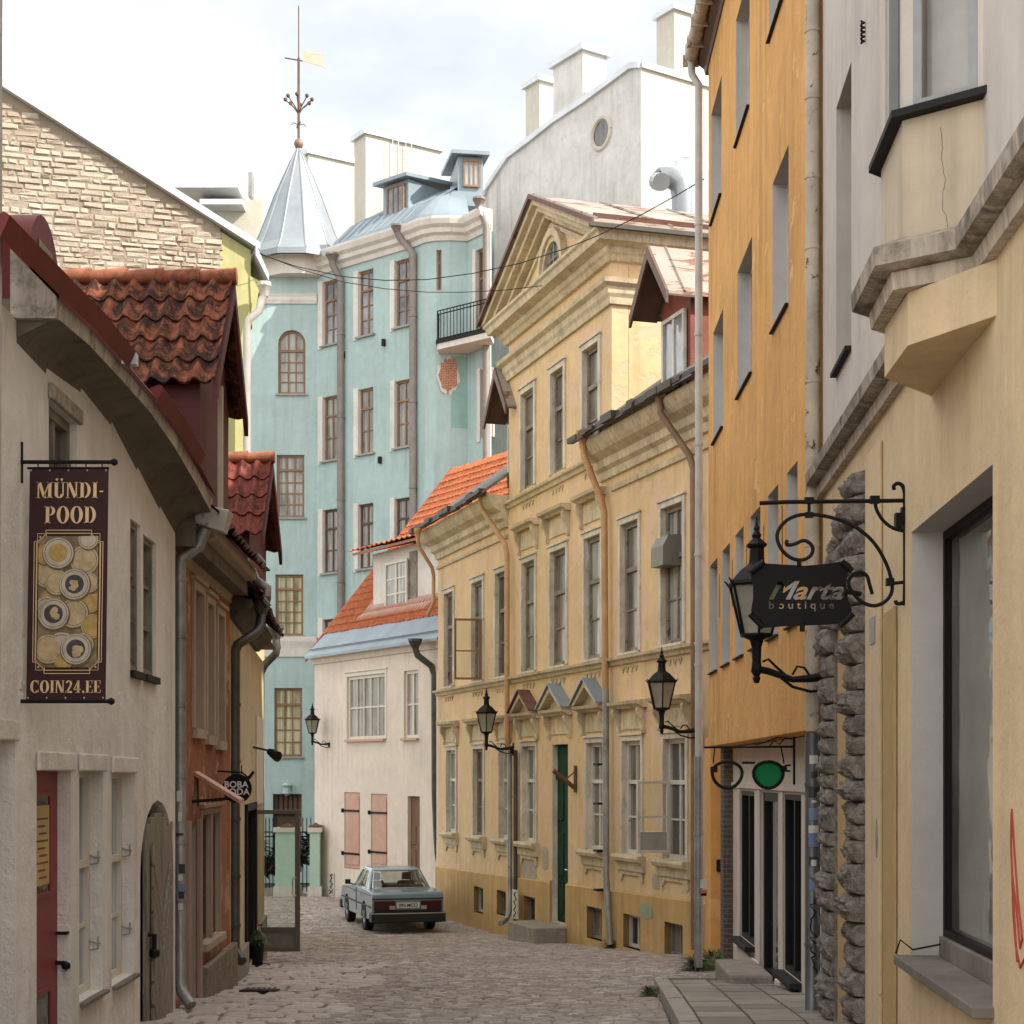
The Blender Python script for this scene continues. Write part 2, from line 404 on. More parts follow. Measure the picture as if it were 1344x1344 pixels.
# ------------------------------------------------------------------ windows
def add_window(F, house, a, b, c, e, rec=.15, d=0, fm=None, gm=None, cols=2, rows=3, trans=0, fw=.055, mw=.028, arch=False,
               sill=None, sp=.07, sh=.05, so=.05, sur=None, sw=.13, sd=.04, name='window', rowsup=1, colsup=None, thick=.06):
    mb = MB(); d1 = d-rec+thick; d0 = d-rec-.01
    def bx(s0, s1, z0, z1, dd=0): F.box(mb, s0, s1, d0, d1+dd, z0, z1)
    bx(a, a+fw, c, e if not arch else e-(b-a)/2); bx(b-fw, b, c, e if not arch else e-(b-a)/2); bx(a+fw, b-fw, c, c+fw)
    top = e-fw
    if arch:
        w = (b-a)/2; mid = (a+b)/2; zt = e-w; N = 10
        for i in range(N):
            q = []
            for k in (i, i+1):
                th = math.pi*k/N
                for rr in (w, w-fw): q.append((mid-rr*math.cos(th), zt+rr*math.sin(th)))
            p = [q[0], q[2], q[3], q[1]]
            mb.prism([F.P(s, d0, z) for s, z in p], F.n*(d1-d0))
        top = e-.02
    else: bx(a+fw, b-fw, e-fw, e)
    zt = None
    if trans:
        zt = e-(e-c)*trans; bx(a+fw, b-fw, zt-fw*.5, zt+fw*.5, .006)
        lo = (c+fw, zt-fw*.5); hi = (zt+fw*.5, top)
    else: lo = (c+fw, top); hi = None
    m0 = (b-a-2*fw)/cols
    for i in range(1, cols):
        x = a+fw+m0*i; big = mw*1.7 if cols == 2 else mw
        hh = lo[1] if not arch or trans else top-.02
        bx(x-big/2, x+big/2, lo[0], hh, -.012)
    for i in range(1, rows):
        z = lo[0]+(lo[1]-lo[0])*i/rows; bx(a+fw, b-fw, z-mw/2, z+mw/2, -.02)
    if hi:
        cu = colsup or cols; m1 = (b-a-2*fw)/cu
        for i in range(1, cu):
            x = a+fw+m1*i
            t2 = hi[1]
            if arch: w = (b-a)/2; t2 = e-w+math.sqrt(max(0, w*w-(x-(a+b)/2)**2))-.02
            bx(x-mw/2, x+mw/2, hi[0], t2, -.012)
    o = mb.build(name, fm, house)
    gp = MB(); dg = d-rec+.012
    if arch:
        w = (b-a)/2; mid = (a+b)/2; zt2 = e-w
        pts = [F.P(a+.01, dg, c+.01), F.P(b-.01, dg, c+.01)] + [F.P(mid+(w-.01)*math.cos(math.pi*i/12), dg, zt2+(w-.01)*math.sin(math.pi*i/12)) for i in range(13)]
        gp.prism(pts, F.n*-.008)
    else: F.box(gp, a+.01, b-.01, dg-.008, dg, c+.01, e-.01)
    gp.build('pane', gm, o)
    if sill:
        sb = MB(); F.box(sb, a-so, b+so, d-rec+.02, d+sp, c-sh, c-.003); sb.build('sill', sill, o)
    if sur:
        sb = MB(); g = .003
        F.box(sb, a-sw, a-g, d-.02, d+sd, c-g, e+sw); F.box(sb, b+g, b+sw, d-.02, d+sd, c-g, e+sw); F.box(sb, a-g, b+g, d-.02, d+sd, e+g, e+sw)
        F.box(sb, a-sw-.03, b+sw+.03, d-.02, d+sd+.03, e+sw+.002, e+sw+.045)
        sb.build('surround', sur, o, bevel=.008)
    return o
def pipe(parent, pts, r, mat, name='drainpipe', hopper=None, rings=(), n=10, base=None):
    mb = MB(); mb.tube(pts, r, n)
    for z in rings:
        p = None
        for a, b in zip(pts, pts[1:]):
            if abs(a[0]-b[0])+abs(a[1]-b[1]) < .02 and min(a[2], b[2]) <= z <= max(a[2], b[2]): p = a
        if p is not None: mb.tube([(p[0], p[1], z-.02), (p[0], p[1], z+.02)], r*1.18, n)
    if hopper:
        h = V(pts[0]); mb.lathe(h, [(r*1.05, -.02), (r*hopper, .16), (r*hopper*1.08, .17), (r*hopper*1.08, .24), (r*hopper*.9, .24)], 8)
    return mb.build(name, mat, parent, base=base, smooth=40)
def tiles(mb, O, A, B, na, nb, amp=.03, lift=.03, m=0, seg=6, jit=.006, clip=None):
    """Pantiles: O upper left corner, A along the eave, B down the slope."""
    O, A, B = V(O), V(A), V(B); nrm = A.cross(B).normalized()
    if nrm.z < 0: nrm = -nrm
    for j in range(nb):
        k = len(mb.v); cnt = na*seg+1
        for row in (0, 1):
            for i in range(cnt):
                ph = 2*math.pi*(i % seg)/seg; tl = i//seg
                R2 = mnoise.noise(V((tl*1.7+3, j*2.3, O.x)))*jit*2
                w = amp*(math.cos(ph) if math.cos(ph) > 0 else .55*math.cos(ph))
                t = (j+row*1.12)/nb
                hh = (lift if row else 0) + w + R2
                mb.v.append(tuple(O + A*(i/(cnt-1)) + B*(t + (R2*.4 if row else 0)) + nrm*hh))
        # front lip
        for i in range(cnt):
            p = V(mb.v[k+cnt+i]); mb.v.append(tuple(p - nrm*(lift*.9)))
        for i in range(cnt-1):
            c0 = V(mb.v[k+i])
            if clip and not clip((V(mb.v[k+i])+V(mb.v[k+cnt+i+1]))*.5): continue
            mb.f.append([k+i, k+i+1, k+cnt+i+1, k+cnt+i]); mb.m.append(m)
            mb.f.append([k+cnt+i, k+cnt+i+1, k+2*cnt+i+1, k+2*cnt+i]); mb.m.append(m)
def text_mesh(name, s, size, mat, parent, O, ux, uz, depth=.004, xs=1, shear=0, off=0, align='CENTER', spacing=1.0, base=None):
    cu = bpy.data.curves.new(name, 'FONT'); cu.body = s; cu.size = size; cu.align_x = align; cu.align_y = 'CENTER'; cu.extrude = depth; cu.shear = shear; cu.offset = off; cu.space_character = spacing
    to = bpy.data.objects.new('tmp_text', cu); COL.objects.link(to)
    dg = bpy.context.evaluated_depsgraph_get(); me = bpy.data.meshes.new_from_object(to.evaluated_get(dg))
    bpy.data.objects.remove(to); ux, uz, O = V(ux).normalized(), V(uz).normalized(), V(O); un = ux.cross(uz)
    ob = OFF[parent.name] if parent is not None else V(base or (0, 0, 0))
    for v in me.vertices: v.co = O + ux*v.co.x*xs + uz*v.co.y + un*v.co.z - ob
    me.materials.clear(); me.materials.append(mat)
    o = bpy.data.objects.new(name, me); COL.objects.link(o)
    if parent is not None: o.parent = parent
    OFF[o.name] = ob
    return o
# ------------------------------------------------------------------ ground and street
def streetmat():
    t = NT('cobble_stone')
    at = t.n('ShaderNodeAttribute', attribute_name='rnd')
    base = t.ramp(at.outputs['Fac'], 0, 1, (.25, .212, .186, 1), (.49, .435, .39, 1))
    base = t.mix(t.ramp(t.noise(.4, 7, .68), .42, .66, (0, 0, 0, 1), (.55,)*3+(1,)), base, (.35, .275, .225, 1))
    base = t.mix(t.ramp(t.noise(14, 6, .65), .5, .75, (0, 0, 0, 1), (.4,)*3+(1,)), base, (.13, .108, .092, 1))
    return t.fin(base, .78, t.bump(t.noise(28, 6, .65), .6, .012), spec=.3)
m_cob = streetmat()
m_joint = plaster('joint_sand', (.115, .095, .075), lo=.6, streak=0, grime=.4, bump=.8)
m_soil = plaster('bare_ground', (.16, .135, .105), streak=0, bump=.8)
def yelX(y): return -1.94+(44-y)*.3105
def XL(y):
    if y < 15.5: return -2.75-.0268*y
    if y < 19.8: return -3.2-(y-15.5)*.06
    if y < 27.6: return -3.5-(y-19.8)*.11
    return -4.4-(y-27.6)*.9 if y < 34 else -12
def XKERB(y): return 1.4+(y-14.8)*.0526
def XR(y):
    if y < 19.2: return XKERB(y)-.02
    if y < 27: return 4.2
    return yelX(y)+.5
mb = MB(); rnd = []
y = 8.0
while y < 58:
    y1 = min(y+.6, 58)
    mb.quad((XL(y)-.6, y, zg(y)-.035), (XR(y)+.1, y, zg(y)-.035), (XR(y1)+.1, y1, zg(y1)-.035), (XL(y1)-.6, y1, zg(y1)-.035), 1); rnd.append(0)
    y = y1
def stone(x0, x1, y0, y1, h, dome, val, g=.006):
    j = lambda s: R.uniform(-s, s)
    w, l = x1-x0, y1-y0
    pts = []
    for (x, y) in ((x0+g, y0+g), (x1-g, y0+g), (x1-g, y1-g), (x0+g, y1-g)): pts.append((x+j(.012), y+j(.012)))
    top = []
    tl = j(.008); tw = j(.008)
    cx, cy = (x0+x1)/2, (y0+y1)/2
    base = [(x, y, zg(y)-.04) for x, y in pts]
    shoulder = [(cx+(x-cx)*.97, cy+(y-cy)*.97, zg(y)+h-.012+tl*(x-cx)/w+tw*(y-cy)/l) for x, y in pts]
    tp = [(cx+(x-cx)*.72, cy+(y-cy)*.72, zg(y)+h+dome+tl*(x-cx)/w+tw*(y-cy)/l) for x, y in pts]
    mb.add(base+shoulder+tp, [[0, 1, 5, 4], [1, 2, 6, 5], [2, 3, 7, 6], [3, 0, 4, 7], [4, 5, 9, 8], [5, 6, 10, 9], [6, 7, 11, 10], [7, 4, 8, 11], [8, 9, 10, 11]], 0)
    rnd.extend([val]*9)
y = 12.2
while y < 56:
    dy = R.uniform(.09, .125)*(1 if y < 34 else 1.5)
    xl, xr = XL(y), XR(y)
    bx = -1.75+.25*math.sin(y*1.3)+(.0 if y < 25 else -9)          # big flagstones along the left walls
    x = max(xl, bx)+R.uniform(-.1, 0)
    while x < xr:
        w = R.uniform(.11, .2)*(1 if y < 34 else 1.5)
        bulge = .02*mnoise.noise(V((x*.9, y*.9, 0)))
        stone(x, min(x+w, xr), y, y+dy, bulge+R.uniform(-.006, .006), .005, min(1, max(0, R.gauss(.45, .26))))
        x += w
    y += dy
y = 12.2
while y < 25.5:
    dy = R.uniform(.24, .34); xl = XL(y); bx = -1.75+.25*math.sin(y*1.3)
    x = xl+R.uniform(-.15, 0)
    while x < bx-.08:
        w = R.uniform(.24, .42); w = min(w, bx-x+.05)
        stone(x, x+w, y, y+dy, R.uniform(-.008, .014), .008, min(1, max(0, R.gauss(.95, .1))), .02)
        x += w
    y += dy
mb.attr['rnd'] = ('FACE', rnd)
tag(mb.build('cobbled_street', [m_cob, m_joint], recalc=False), kind='structure')
mb = MB(); mb.quad((-900, -300, -4.6), (900, -300, -4.6), (900, 2500, -4.6), (-900, 2500, -4.6))
tag(mb.build('ground', m_soil), kind='structure')
mb = MB()   # near street towards and behind the camera
for a, b in ((-20, -8), (-8, 0), (0, 8.2)):
    mb.quad((-3.2, a, zg(a)-.03), (2.8, a, zg(a)-.03), (2.8, b, zg(b)-.03), (-3.2, b, zg(b)-.03))
tag(mb.build('near_street', m_cob), kind='structure')
# right-hand pavement: kerb stones and slabs with mossy joints
m_moss = plaster('mossy_joint', (.09, .10, .04), streak=0, bump=.8)
def slabmat():
    t = NT('pavement_slab'); at = t.n('ShaderNodeAttribute', attribute_name='rnd')
    base = t.ramp(at.outputs['Fac'], 0, 1, (.19, .165, .135, 1), (.30, .27, .225, 1))
    base = t.mix(t.ramp(t.noise(5, 8, .68), .45, .72, (0, 0, 0, 1), (.5,)*3+(1,)), base, (.13, .115, .09, 1))
    return t.fin(base, .85, t.bump(t.noise(40, 5, .6), .4, .006))
mb = MB(); rnd = []
def slab(a, b, c, e, h, m, val):
    z0 = zg((c+e)/2)
    n0 = len(mb.f)
    xa = lambda yy: XKERB(yy)+a; xb = lambda yy: XKERB(yy)+b
    q = [(xa(c), c), (xb(c), c), (xb(e), e), (xa(e), e)]
    tilt = R.uniform(-.006, .006)
    mb.hexa([(x, yy, zg(yy)-.2) for x, yy in q] + [(x, yy, zg(yy)+h+tilt*(i % 2)) for i, (x, yy) in enumerate(q)], m)
    rnd.extend([val]*(len(mb.f)-n0))
y = 8.0
while y < 19.2:
    y1 = min(y+R.uniform(.75, 1.0), 19.3); slab(0, .16, y+.006, y1-.006, .105, 1, .5); y = y1
for k in range(3):
    y = 8.0+k*.3
    while y < 19.0:
        y1 = min(y+R.uniform(.5, .62), 19.15-.25*k); slab(.185+k*.42, .185+k*.42+.395, y+.013, y1-.013, .10, 0, R.random()); y = y1
        if y1 >= 19.1-.25*k: break
y = 8
while y < 19.3:
    y1 = y+.56
    q = [(XKERB(y)+.1, y), (XKERB(y)+1.9, y), (XKERB(y1)+1.9, y1), (XKERB(y1)+.1, y1)]
    mb.poly([(a, b, zg(b)+.085) for a, b in q], 2); rnd.append(.5); y = y1
mb.attr['rnd'] = ('FACE', rnd)
tag(mb.build('pavement', [slabmat(), m_kerb, m_moss], recalc=True), kind='structure')
# ------------------------------------------------------------------ white limewashed house, near left
F1 = Fac(0, 9.65, 230, 15.45)
H = thing('limewashed_house', 'off white limewashed house with sooty curved eaves and a crimson door', 'house', F1.P(2, 0, zg(11)))
s1 = F1.s
ops = [(-1.2, s1(20), -2.4, .22, .22), (s1(48), s1(93), -2.6, .03, .13), (s1(104), s1(135), -1.58, .03, .2), (s1(146.5), s1(176), -1.60, .02, .2),
       (s1(184), s1(227.5), -2.6, -.22, .16, .62), (s1(64), s1(101), 1.2, 2.42, .14), (s1(171), s1(184.5), .84, 2.05, .2), (s1(188), s1(204.5), .84, 2.0, .2)]
mb = MB(); F1.wall(mb, -6, F1.L, -3.2, 2.72, ops, mr=1)
F1.box(mb, -6, F1.L-.003, -7, -.36, -3.2, 2.6)
mb.build('wall', [m_l1, m_l1rev], H)
# rough lintel bands
mb = MB()
for a, b, z in ((-1.2, s1(21), .2), (s1(46.5), s1(95), .025), (s1(102.5), s1(137), .025), (s1(145), s1(177.5), .015)):
    F1.box(mb, a, b, .002, .03, z, z+.125)
build_each(mb, 'lintel', m_l1rev, H, bevel=.012)
# curved eave cove
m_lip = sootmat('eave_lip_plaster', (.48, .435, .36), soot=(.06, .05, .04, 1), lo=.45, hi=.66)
eo = [(-.9, .2, 2.68, 2.82), (.35, .24, 2.73, 2.84), (1.05, .27, 2.75, 2.85), (2.0, .285, 2.75, 2.84), (3.0, .295, 2.74, 2.83), (4.0, .30, 2.68, 2.79), (5.0, .305, 2.57, 2.70), (5.95, .31, 2.44, 2.57)]
wi = [2.55, 2.56, 2.58, 2.68, 2.66, 2.50, 2.34, 2.22]
mb = MB()
for i in range(1, len(eo)-1):
    (sa, da, la, ua), (sb, db, lb, ub) = eo[i], eo[i+1]
    N = 6; wa, wb = wi[i]+.02, wi[i+1]-.02
    def cv(s, d, lo, w, k):
        t = k/N; return F1.P(s, d*(1-math.cos(t*math.pi/2)) if k else 0.0, w+(lo-w)*math.sin(t*math.pi/2)*1.0)
    for k in range(N):
        mb.quad(cv(sa, da, la, wa, k), cv(sb, db, lb, wb, k), cv(sb, db, lb, wb, k+1), cv(sa, da, la, wa, k+1))
    mb.quad(F1.P(sa, da, la), F1.P(sb, db, lb), F1.P(sb, db+.01, ub), F1.P(sa, da+.01, ua), 1)
    mb.quad(F1.P(sa, da+.01, ua), F1.P(sb, db+.01, ub), F1.P(sb, -.1, ub), F1.P(sa, -.1, ua))
i = 1; sa, da, la, ua = eo[1]
mb.poly([F1.P(sa, 0, la-.12), F1.P(sa, da, la), F1.P(sa, da+.01, ua), F1.P(sa, -.1, ua)])
sa, da, la, ua = eo[-1]
mb.poly([F1.P(sa, 0, la-.3), F1.P(sa, da, la), F1.P(sa, da+.01, ua), F1.P(sa, -.1, ua)])
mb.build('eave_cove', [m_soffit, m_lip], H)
mb = MB()   # pale end board of the cove facing up the street
sa, da, la, ua = eo[1]
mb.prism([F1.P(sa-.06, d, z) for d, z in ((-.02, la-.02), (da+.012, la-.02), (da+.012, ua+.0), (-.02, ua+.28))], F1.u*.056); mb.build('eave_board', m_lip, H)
mb = MB()   # steep metal roof with an upstand gutter
for i in range(len(eo)-1):
    (sa, da, la, ua), (sb, db, lb, ub) = eo[i], eo[i+1]
    mb.hexa([F1.P(sa, da+.05, ua+.004), F1.P(sb, db+.05, ub+.004), F1.P(sb, db-3.6, ub+4.3), F1.P(sa, da-3.6, ua+4.3),
             F1.P(sa, da+.03, ua+.035), F1.P(sb, db+.03, ub+.035), F1.P(sb, db-3.6, ub+4.34), F1.P(sa, da-3.6, ua+4.34)])
mb.build('roof', m_redmetal, H)
for (i, j, lift) in ((0, 3, .065), (4, 6, .06)):
    mb = MB()
    for k in range(i, j):
        (sa, da, la, ua), (sb, db, lb, ub) = eo[k], eo[k+1]
        mb.hexa([F1.P(sa, da+.05, ua-.01), F1.P(sb, db+.05, ub-.01), F1.P(sb, db-.02, ub+.08), F1.P(sa, da-.02, ua+.08),
                 F1.P(sa, da+.10, ua+.04+lift), F1.P(sb, db+.10, ub+.04+lift), F1.P(sb, db+.07, ub+.06+lift), F1.P(sa, da+.07, ua+.06+lift)])
    if i == 0: sa, da, la, ua = eo[3]; F1.box(mb, sa+.005, sa+.09, da+.0, da+.10, ua+.02, ua+.10, 1)
    mb.build('gutter', [m_redmetal, m_zinclight], H)
mb = MB()   # barrel dormer
dc = F1.P(2.55, -.38, 3.62); r0 = .43
prof = [(-r0, -.5)] + [(-r0*math.cos(math.pi*i/12), r0*math.sin(math.pi*i/12)) for i in range(13)] + [(r0, -.5)]
mb.prism([dc+F1.u*a+V((0, 0, b)) for a, b in prof], F1.n*-2.6); o = mb.build('dormer', m_redmetal, H, smooth=30)
mb = MB(); F1.box(mb, 2.55-.2, 2.55+.2, -.376, -.372, 3.25, 3.84); mb.build('dormer_window', g_mid, o)
# openings
g_curt = pane('blue_curtain_pane', (.36, .40, .46), .08, curtain=.4)
mb = MB(); a, b = s1(48), s1(93); F1.box(mb, a+.003, b-.003, -.13, -.09, -2.6, .025)
d = mb.build('door', m_reddoor, H)
mb = MB(); w = b-a
for z0, z1 in ((-.78, -.13), (-2.4, -1.42)): F1.box(mb, a+w*.26, b-w*.26, -.089, -.082, z0, z1)
build_each(mb, 'pane', g_dark, d)
for z0, z1 in ((-.80, -.11), (-2.42, -1.40)):
    mb = MB()
    for q in ((a+w*.24, a+w*.28, z0, z1), (b-w*.28, b-w*.24, z0, z1), (a+w*.28, b-w*.28, z1-.03, z1), (a+w*.28, b-w*.28, z0, z0+.03)): F1.box(mb, q[0], q[1], -.09, -.072, q[2], q[3])
    mb.build('moulding', m_reddoor, d)
mb = MB(); F1.box(mb, a+w*.3, b-w*.3, -.0815, -.078, -.72, -.2); nt = mb.build('paper_notice', paint('yellow_paper', (.5, .34, .12), .8), d)
mb = MB()
for i in range(9): F1.box(mb, a+w*(.34+.03*(i % 3)), b-w*(.34+.04*((i*2) % 3)), -.0775, -.0765, -.28-i*.048-.012, -.28-i*.048)
mb.build('notice_lines', m_browndark, d)
mb = MB(); kx = b-.05
mb.tube([F1.P(kx, -.09, -1.07), F1.P(kx, -.02, -1.07)], .012); c = F1.P(kx, -.01, -1.13); mb.tube([F1.P(kx, -.09, -1.27), F1.P(kx, -.03, -1.27)], .014)
mb.lathe(F1.P(kx, -.02, -1.29), [(.004, -.03), (.026, -.018), (.03, 0), (.026, .018), (.004, .03)], 10); mb.tube([F1.P(kx-.02, -.02, -1.07), F1.P(kx+.05, -.02, -1.07)], .011)
mb.build('handle', m_iron, d)
for a, b, c, e in ((s1(104), s1(135), -1.58, .03), (s1(146.5), s1(176), -1.60, .02)):
    w = add_window(F1, H, a, b, c, e, rec=.145, fm=m_creamframe, gm=g_curt, cols=1, rows=2, trans=.42, fw=.05, thick=.05)
    mb = MB(); F1.box(mb, a+.01, b+.02, -.16, .05, c-.03, c-.002); mb.build('sill', m_leadsill, w, bevel=.006)
    mb = MB()
    for z in (-.62, -1.25):
        mb.tube([F1.P(b-.02, -.015, z+.01), F1.P(b-.02, -.05, z+.012), F1.P(b-.02, -.1, z+.03), F1.P(b-.02, -.14, z+.02)], .007, 6); mb.tube([F1.P(b-.02, -.03, z+.06), F1.P(b-.02, -.03, z-.03), F1.P(b-.02, -.09, z-.04)], .006, 6)
    mb.build('shutter_hook', m_sill, w)
add_window(F1, H, -1.2, s1(20), -2.4, .22, rec=.21, fm=m_creamframe, gm=g_mid, cols=2, rows=3)
add_window(F1, H, s1(64), s1(101), 1.2, 2.42, rec=.11, fm=m_greyframe, gm=g_mid, cols=2, rows=3, fw=.07, arch=False)
mb = MB(); F1.box(mb, s1(64)-.03, s1(101)+.06, .002, .035, 2.42, 2.52); mb.build('brick_arch', m_lip, H, bevel=.01)
for a, b, e in ((s1(171), s1(184.5), 2.05), (s1(188), s1(204.5), 2.0)):
    add_window(F1, H, a, b, .84, e, rec=.09, fm=m_greyframe, gm=g_grey, cols=1, rows=3, fw=.05, sill=m_dark, sp=.04, sh=.06, so=.01)
# the old plank gate
a, b = s1(184), s1(227.5); mid = (a+b)/2; W2 = (b-a)/2; zt = -.22-.62
mb = MB(); F1.box(mb, a-.06, b+.06, -.30, -.165, -3.0, -.1, 1)  # black back panel stands in for the shadow in the gap behind the boards
N = 9
for i in range(N):
    x0, x1 = a+(b-a)*i/N, a+(b-a)*(i+1)/N; xm = (x0+x1)/2; h = zt+.62*math.sqrt(max(0, 1-((xm-mid)/W2)**2))-.16+.10*i/N
    if i < 2: continue
    if i in (N-1,): F1.box(mb, x0+.004, x1, -.05, .0, -3.0, -.42); continue
    F1.box(mb, x0+.004, x1-.004, -.05, -.005+R.uniform(-.008, .008), -3.0, h)
for i in range(13):      # slanted boards in a chevron over the leaves
    z = -2.9+i*.2
    for sgn in (-1, 1):
        xa, xb = (mid+.12+.01*sgn, mid+.12+sgn*W2*.56)
        zb = z+.55
        hm = zt+.62*math.sqrt(max(0, 1-((xb-mid)/W2)**2))-.05
        if zb+.30 > hm or z+.17 > -.35: continue
        pts = [F1.P(xa, .002, z), F1.P(xb, .002, zb), F1.P(xb, .002, zb+.17), F1.P(xa, .002, z+.17)]
        mb.prism(pts, F1.n*R.uniform(.022, .034))
g = mb.build('plank_gate', [m_gatewood, m_dark], H, bevel=.004, seg=1)
mb = MB(); mb.tube([F1.P(a+.36, -.0, -1.35), F1.P(a+.36, .05, -1.35), F1.P(a+.36, .05, -1.48)], .02, 8); mb.lathe(F1.P(a+.36, .05, -1.5), [(.01, -.05), (.045, -.03), (.045, .02), (.01, .04)], 10)
mb.build('handle', m_iron, g)
mb = MB(); F1.box(mb, s1(200), s1(221), .003, .012, .35, .5) if False else None
# ------------------------------------------------------------------ coin shop banner
k = 2200/10.1
def B(px, py): return PT(px, py, 10.1)
bn = thing('shop_banner', 'maroon hanging banner with cream lettering and a picture of coins', 'sign', PT(28, 930, 10.1))
m_maroon = paint('maroon_banner_cloth', (.032, .0065, .009), .8, .15)
m_bcream = paint('banner_cream_print', (.70, .50, .29), .8, .08)
mb = MB(); mb.hexa([B(34.5, 919)+V((0, .004, 0)), B(138.5, 919)+V((0, .004, 0)), B(138.5, 919)-V((0, .004, 0)), B(34.5, 919)-V((0, .004, 0)),
                   B(39.5, 614)+V((0, .004, 0)), B(142.5, 614)+V((0, .004, 0)), B(142.5, 614)-V((0, .004, 0)), B(39.5, 614)-V((0, .004, 0))])
mb.build('cloth', m_maroon, bn)
mb = MB()
for y, xa, xb in ((606.5, 24, 150), (920.5, 20, 146)):
    mb.tube([B(xa, y), B(xb, y)], .012, 8); mb.lathe(B(xb, y)-V((0, 0, 0)), [(.004, -.022), (.02, -.012), (.022, 0), (.02, .012), (.004, .022)], 8)
for x, y0, y1 in ((29, 580, 634), (23.5, 893, 950)): mb.tube([B(x, y0), B(x, y1)], .007, 6)
for i in range(5):
    x = 50+i*21; mb.tube([B(x, 606), B(x, 614)], .004, 6)
mb.tube([B(36, 614.5), B(143, 614.5)], .008, 6)
mb.build('bracket', m_iron, bn)
mb = MB()
for i in range(5): 
    for y, dx in ((617.5, 41), (916, 37)): mb.lathe(B(dx+i*24.6, y)-V((0, .005, 0)), [(.002, -.006), (.006, 0), (.002, .006)], 8)
mb.build('eyelets', m_zinclight, bn)
# hand drawn fat serif capitals
def glyph(ch):
    P = []; rc = lambda x0, x1, y0, y1: P.append([(x0, y0), (x1, y0), (x1, y1), (x0, y1)])
    def stem(x, w=.2, y0=0, y1=1, s=.07):
        rc(x, x+w, y0, y1)
        for yy in (y0, y1-.045): rc(x-s, x+w+s, yy, yy+.045)
    def ring(x, w, y0=0, y1=1, t=.19, a0=0, a1=360, tin=.05):
        n = 28; cx, cy, rx, ry = x+w/2, (y0+y1)/2, w/2, (y1-y0)/2
        for i in range(n):
            q = []
            for k in (i, i+1):
                th = math.radians(a0+(a1-a0)*k/n); q.append(((cx+rx*math.cos(th), cy+ry*math.sin(th)), (cx+(rx-t)*math.cos(th), cy+(ry-tin)*math.sin(th))))
            P.append([q[0][0], q[1][0], q[1][1], q[0][1]])
    def diag(x0, y0, x1, y1, w): P.append([(x0, y0), (x0+w, y0), (x1+w, y1), (x1, y1)])
    w = .66
    if ch == 'M': stem(.07, .08); stem(.72, .2); diag(.40, 0, .07, 1, .2); diag(.40, .0, .74, 1, .07); w = 1.0
    elif ch == 'N': stem(.07, .08); stem(.60, .08); diag(.50, 0, .07, 1, .2); w = .78
    elif ch in 'UÜ':
        rc(.07, .27, .25, 1); rc(.55, .63, .25, 1); rc(0, .34, .955, 1); rc(.48, .70, .955, 1); ring(.07, .56, 0, .5, .2, 180, 360, .07); w = .72
        if ch == 'Ü':
            for x in (.2, .5): ring(x-.075, .15, 1.09, 1.24, .075, 0, 360, .075)
    elif ch == 'D': stem(.07); ring(-.12, .82, 0, 1, .2, -90, 90); rc(.2, .32, 0, .05); rc(.2, .32, .95, 1); w = .74
    elif ch == 'I': stem(.07); w = .36
    elif ch == '-': rc(.03, .27, .38, .46); w = .3
    elif ch == 'P': stem(.07); ring(.0, .62, .46, 1, .19, -90, 90); rc(.2, .33, .46, .51); rc(.2, .33, .95, 1); w = .66
    elif ch == 'O': ring(0, .74, -.01, 1.01, .21); w = .76
    elif ch == 'C': ring(0, .72, -.01, 1.01, .21, 48, 318); rc(.60, .66, .68, 1); rc(.62, .66, .02, .28); w = .72
    elif ch == '2': ring(.02, .5, .5, 1.0, .17, -35, 170); diag(.02, 0, .36, .60, .14); rc(.0, .54, 0, .15); w = .58
    elif ch == '4': rc(.3, .48, 0, 1); rc(.0, .58, .24, .32); diag(.0, .26, .36, 1, .08); rc(.2, .56, 0, .045); w = .6
    elif ch == '.': ring(.05, .18, 0, .18, .09, 0, 360, .09); w = .26
    elif ch == 'E': stem(.07); rc(.1, .56, .955, 1); rc(.1, .58, 0, .045); rc(.2, .44, .48, .53); rc(.52, .56, .72, 1); rc(.54, .58, 0, .26); rc(.41, .45, .38, .63); w = .6
    return P, w
def serif_text(mb, s, px0, px1, py0, py1, Y, dy, sx=0.0):
    gs = [glyph(c) for c in s]; tot = sum(w for _, w in gs)+.06*(len(s)-1); x = 0
    for P, w in gs:
        for q in P:
            pts = []
            for a, b in q:
                yy = py1+(py0-py1)*b; xx = px0+(px1-px0)*(x+a)/tot+sx*(yy-614)
                pts.append(PT(xx, yy, Y)+V((0, dy, 0)))
            mb.prism(pts, V((0, -.0015, 0)))
        x += w+.06
mb = MB(); sl = -4.5/305
serif_text(mb, 'MÜNDI-', 49, 137, 633, 654, 10.1, -.006, sl); serif_text(mb, 'POOD', 60, 128, 664.5, 687, 10.1, -.006, sl); serif_text(mb, 'COIN24.EE', 44.5, 137, 893, 909.5, 10.1, -.006, sl)
mb.build('lettering', m_bcream, bn)
mb = MB()    # frame lines with notched corners
def fr(pts, w=.0042):
    P3 = [PT(x+sl*(y-614), y, 10.1)+V((0, -.006, 0)) for x, y in pts]
    for p, q in zip(P3, P3[1:]+P3[:1]):
        dd = (q-p).normalized(); nn = V((-dd.z, 0, dd.x))*w/2; mb.prism([p-nn, q-nn, q+nn, p+nn], V((0, -.0012, 0)))
def notch(x0, x1, y0, y1, c): return [(x0+c, y0), (x1-c, y0), (x1-c, y0+c*.35), (x1-c*.3, y0+c), (x1, y0+c), (x1, y1-c), (x1-c*.3, y1-c), (x1-c, y1-c*.35), (x1-c, y1), (x0+c, y1), (x0+c, y1-c*.35), (x0+c*.3, y1-c), (x0, y1-c), (x0, y0+c), (x0+c*.3, y0+c), (x0+c, y0+c*.35)]
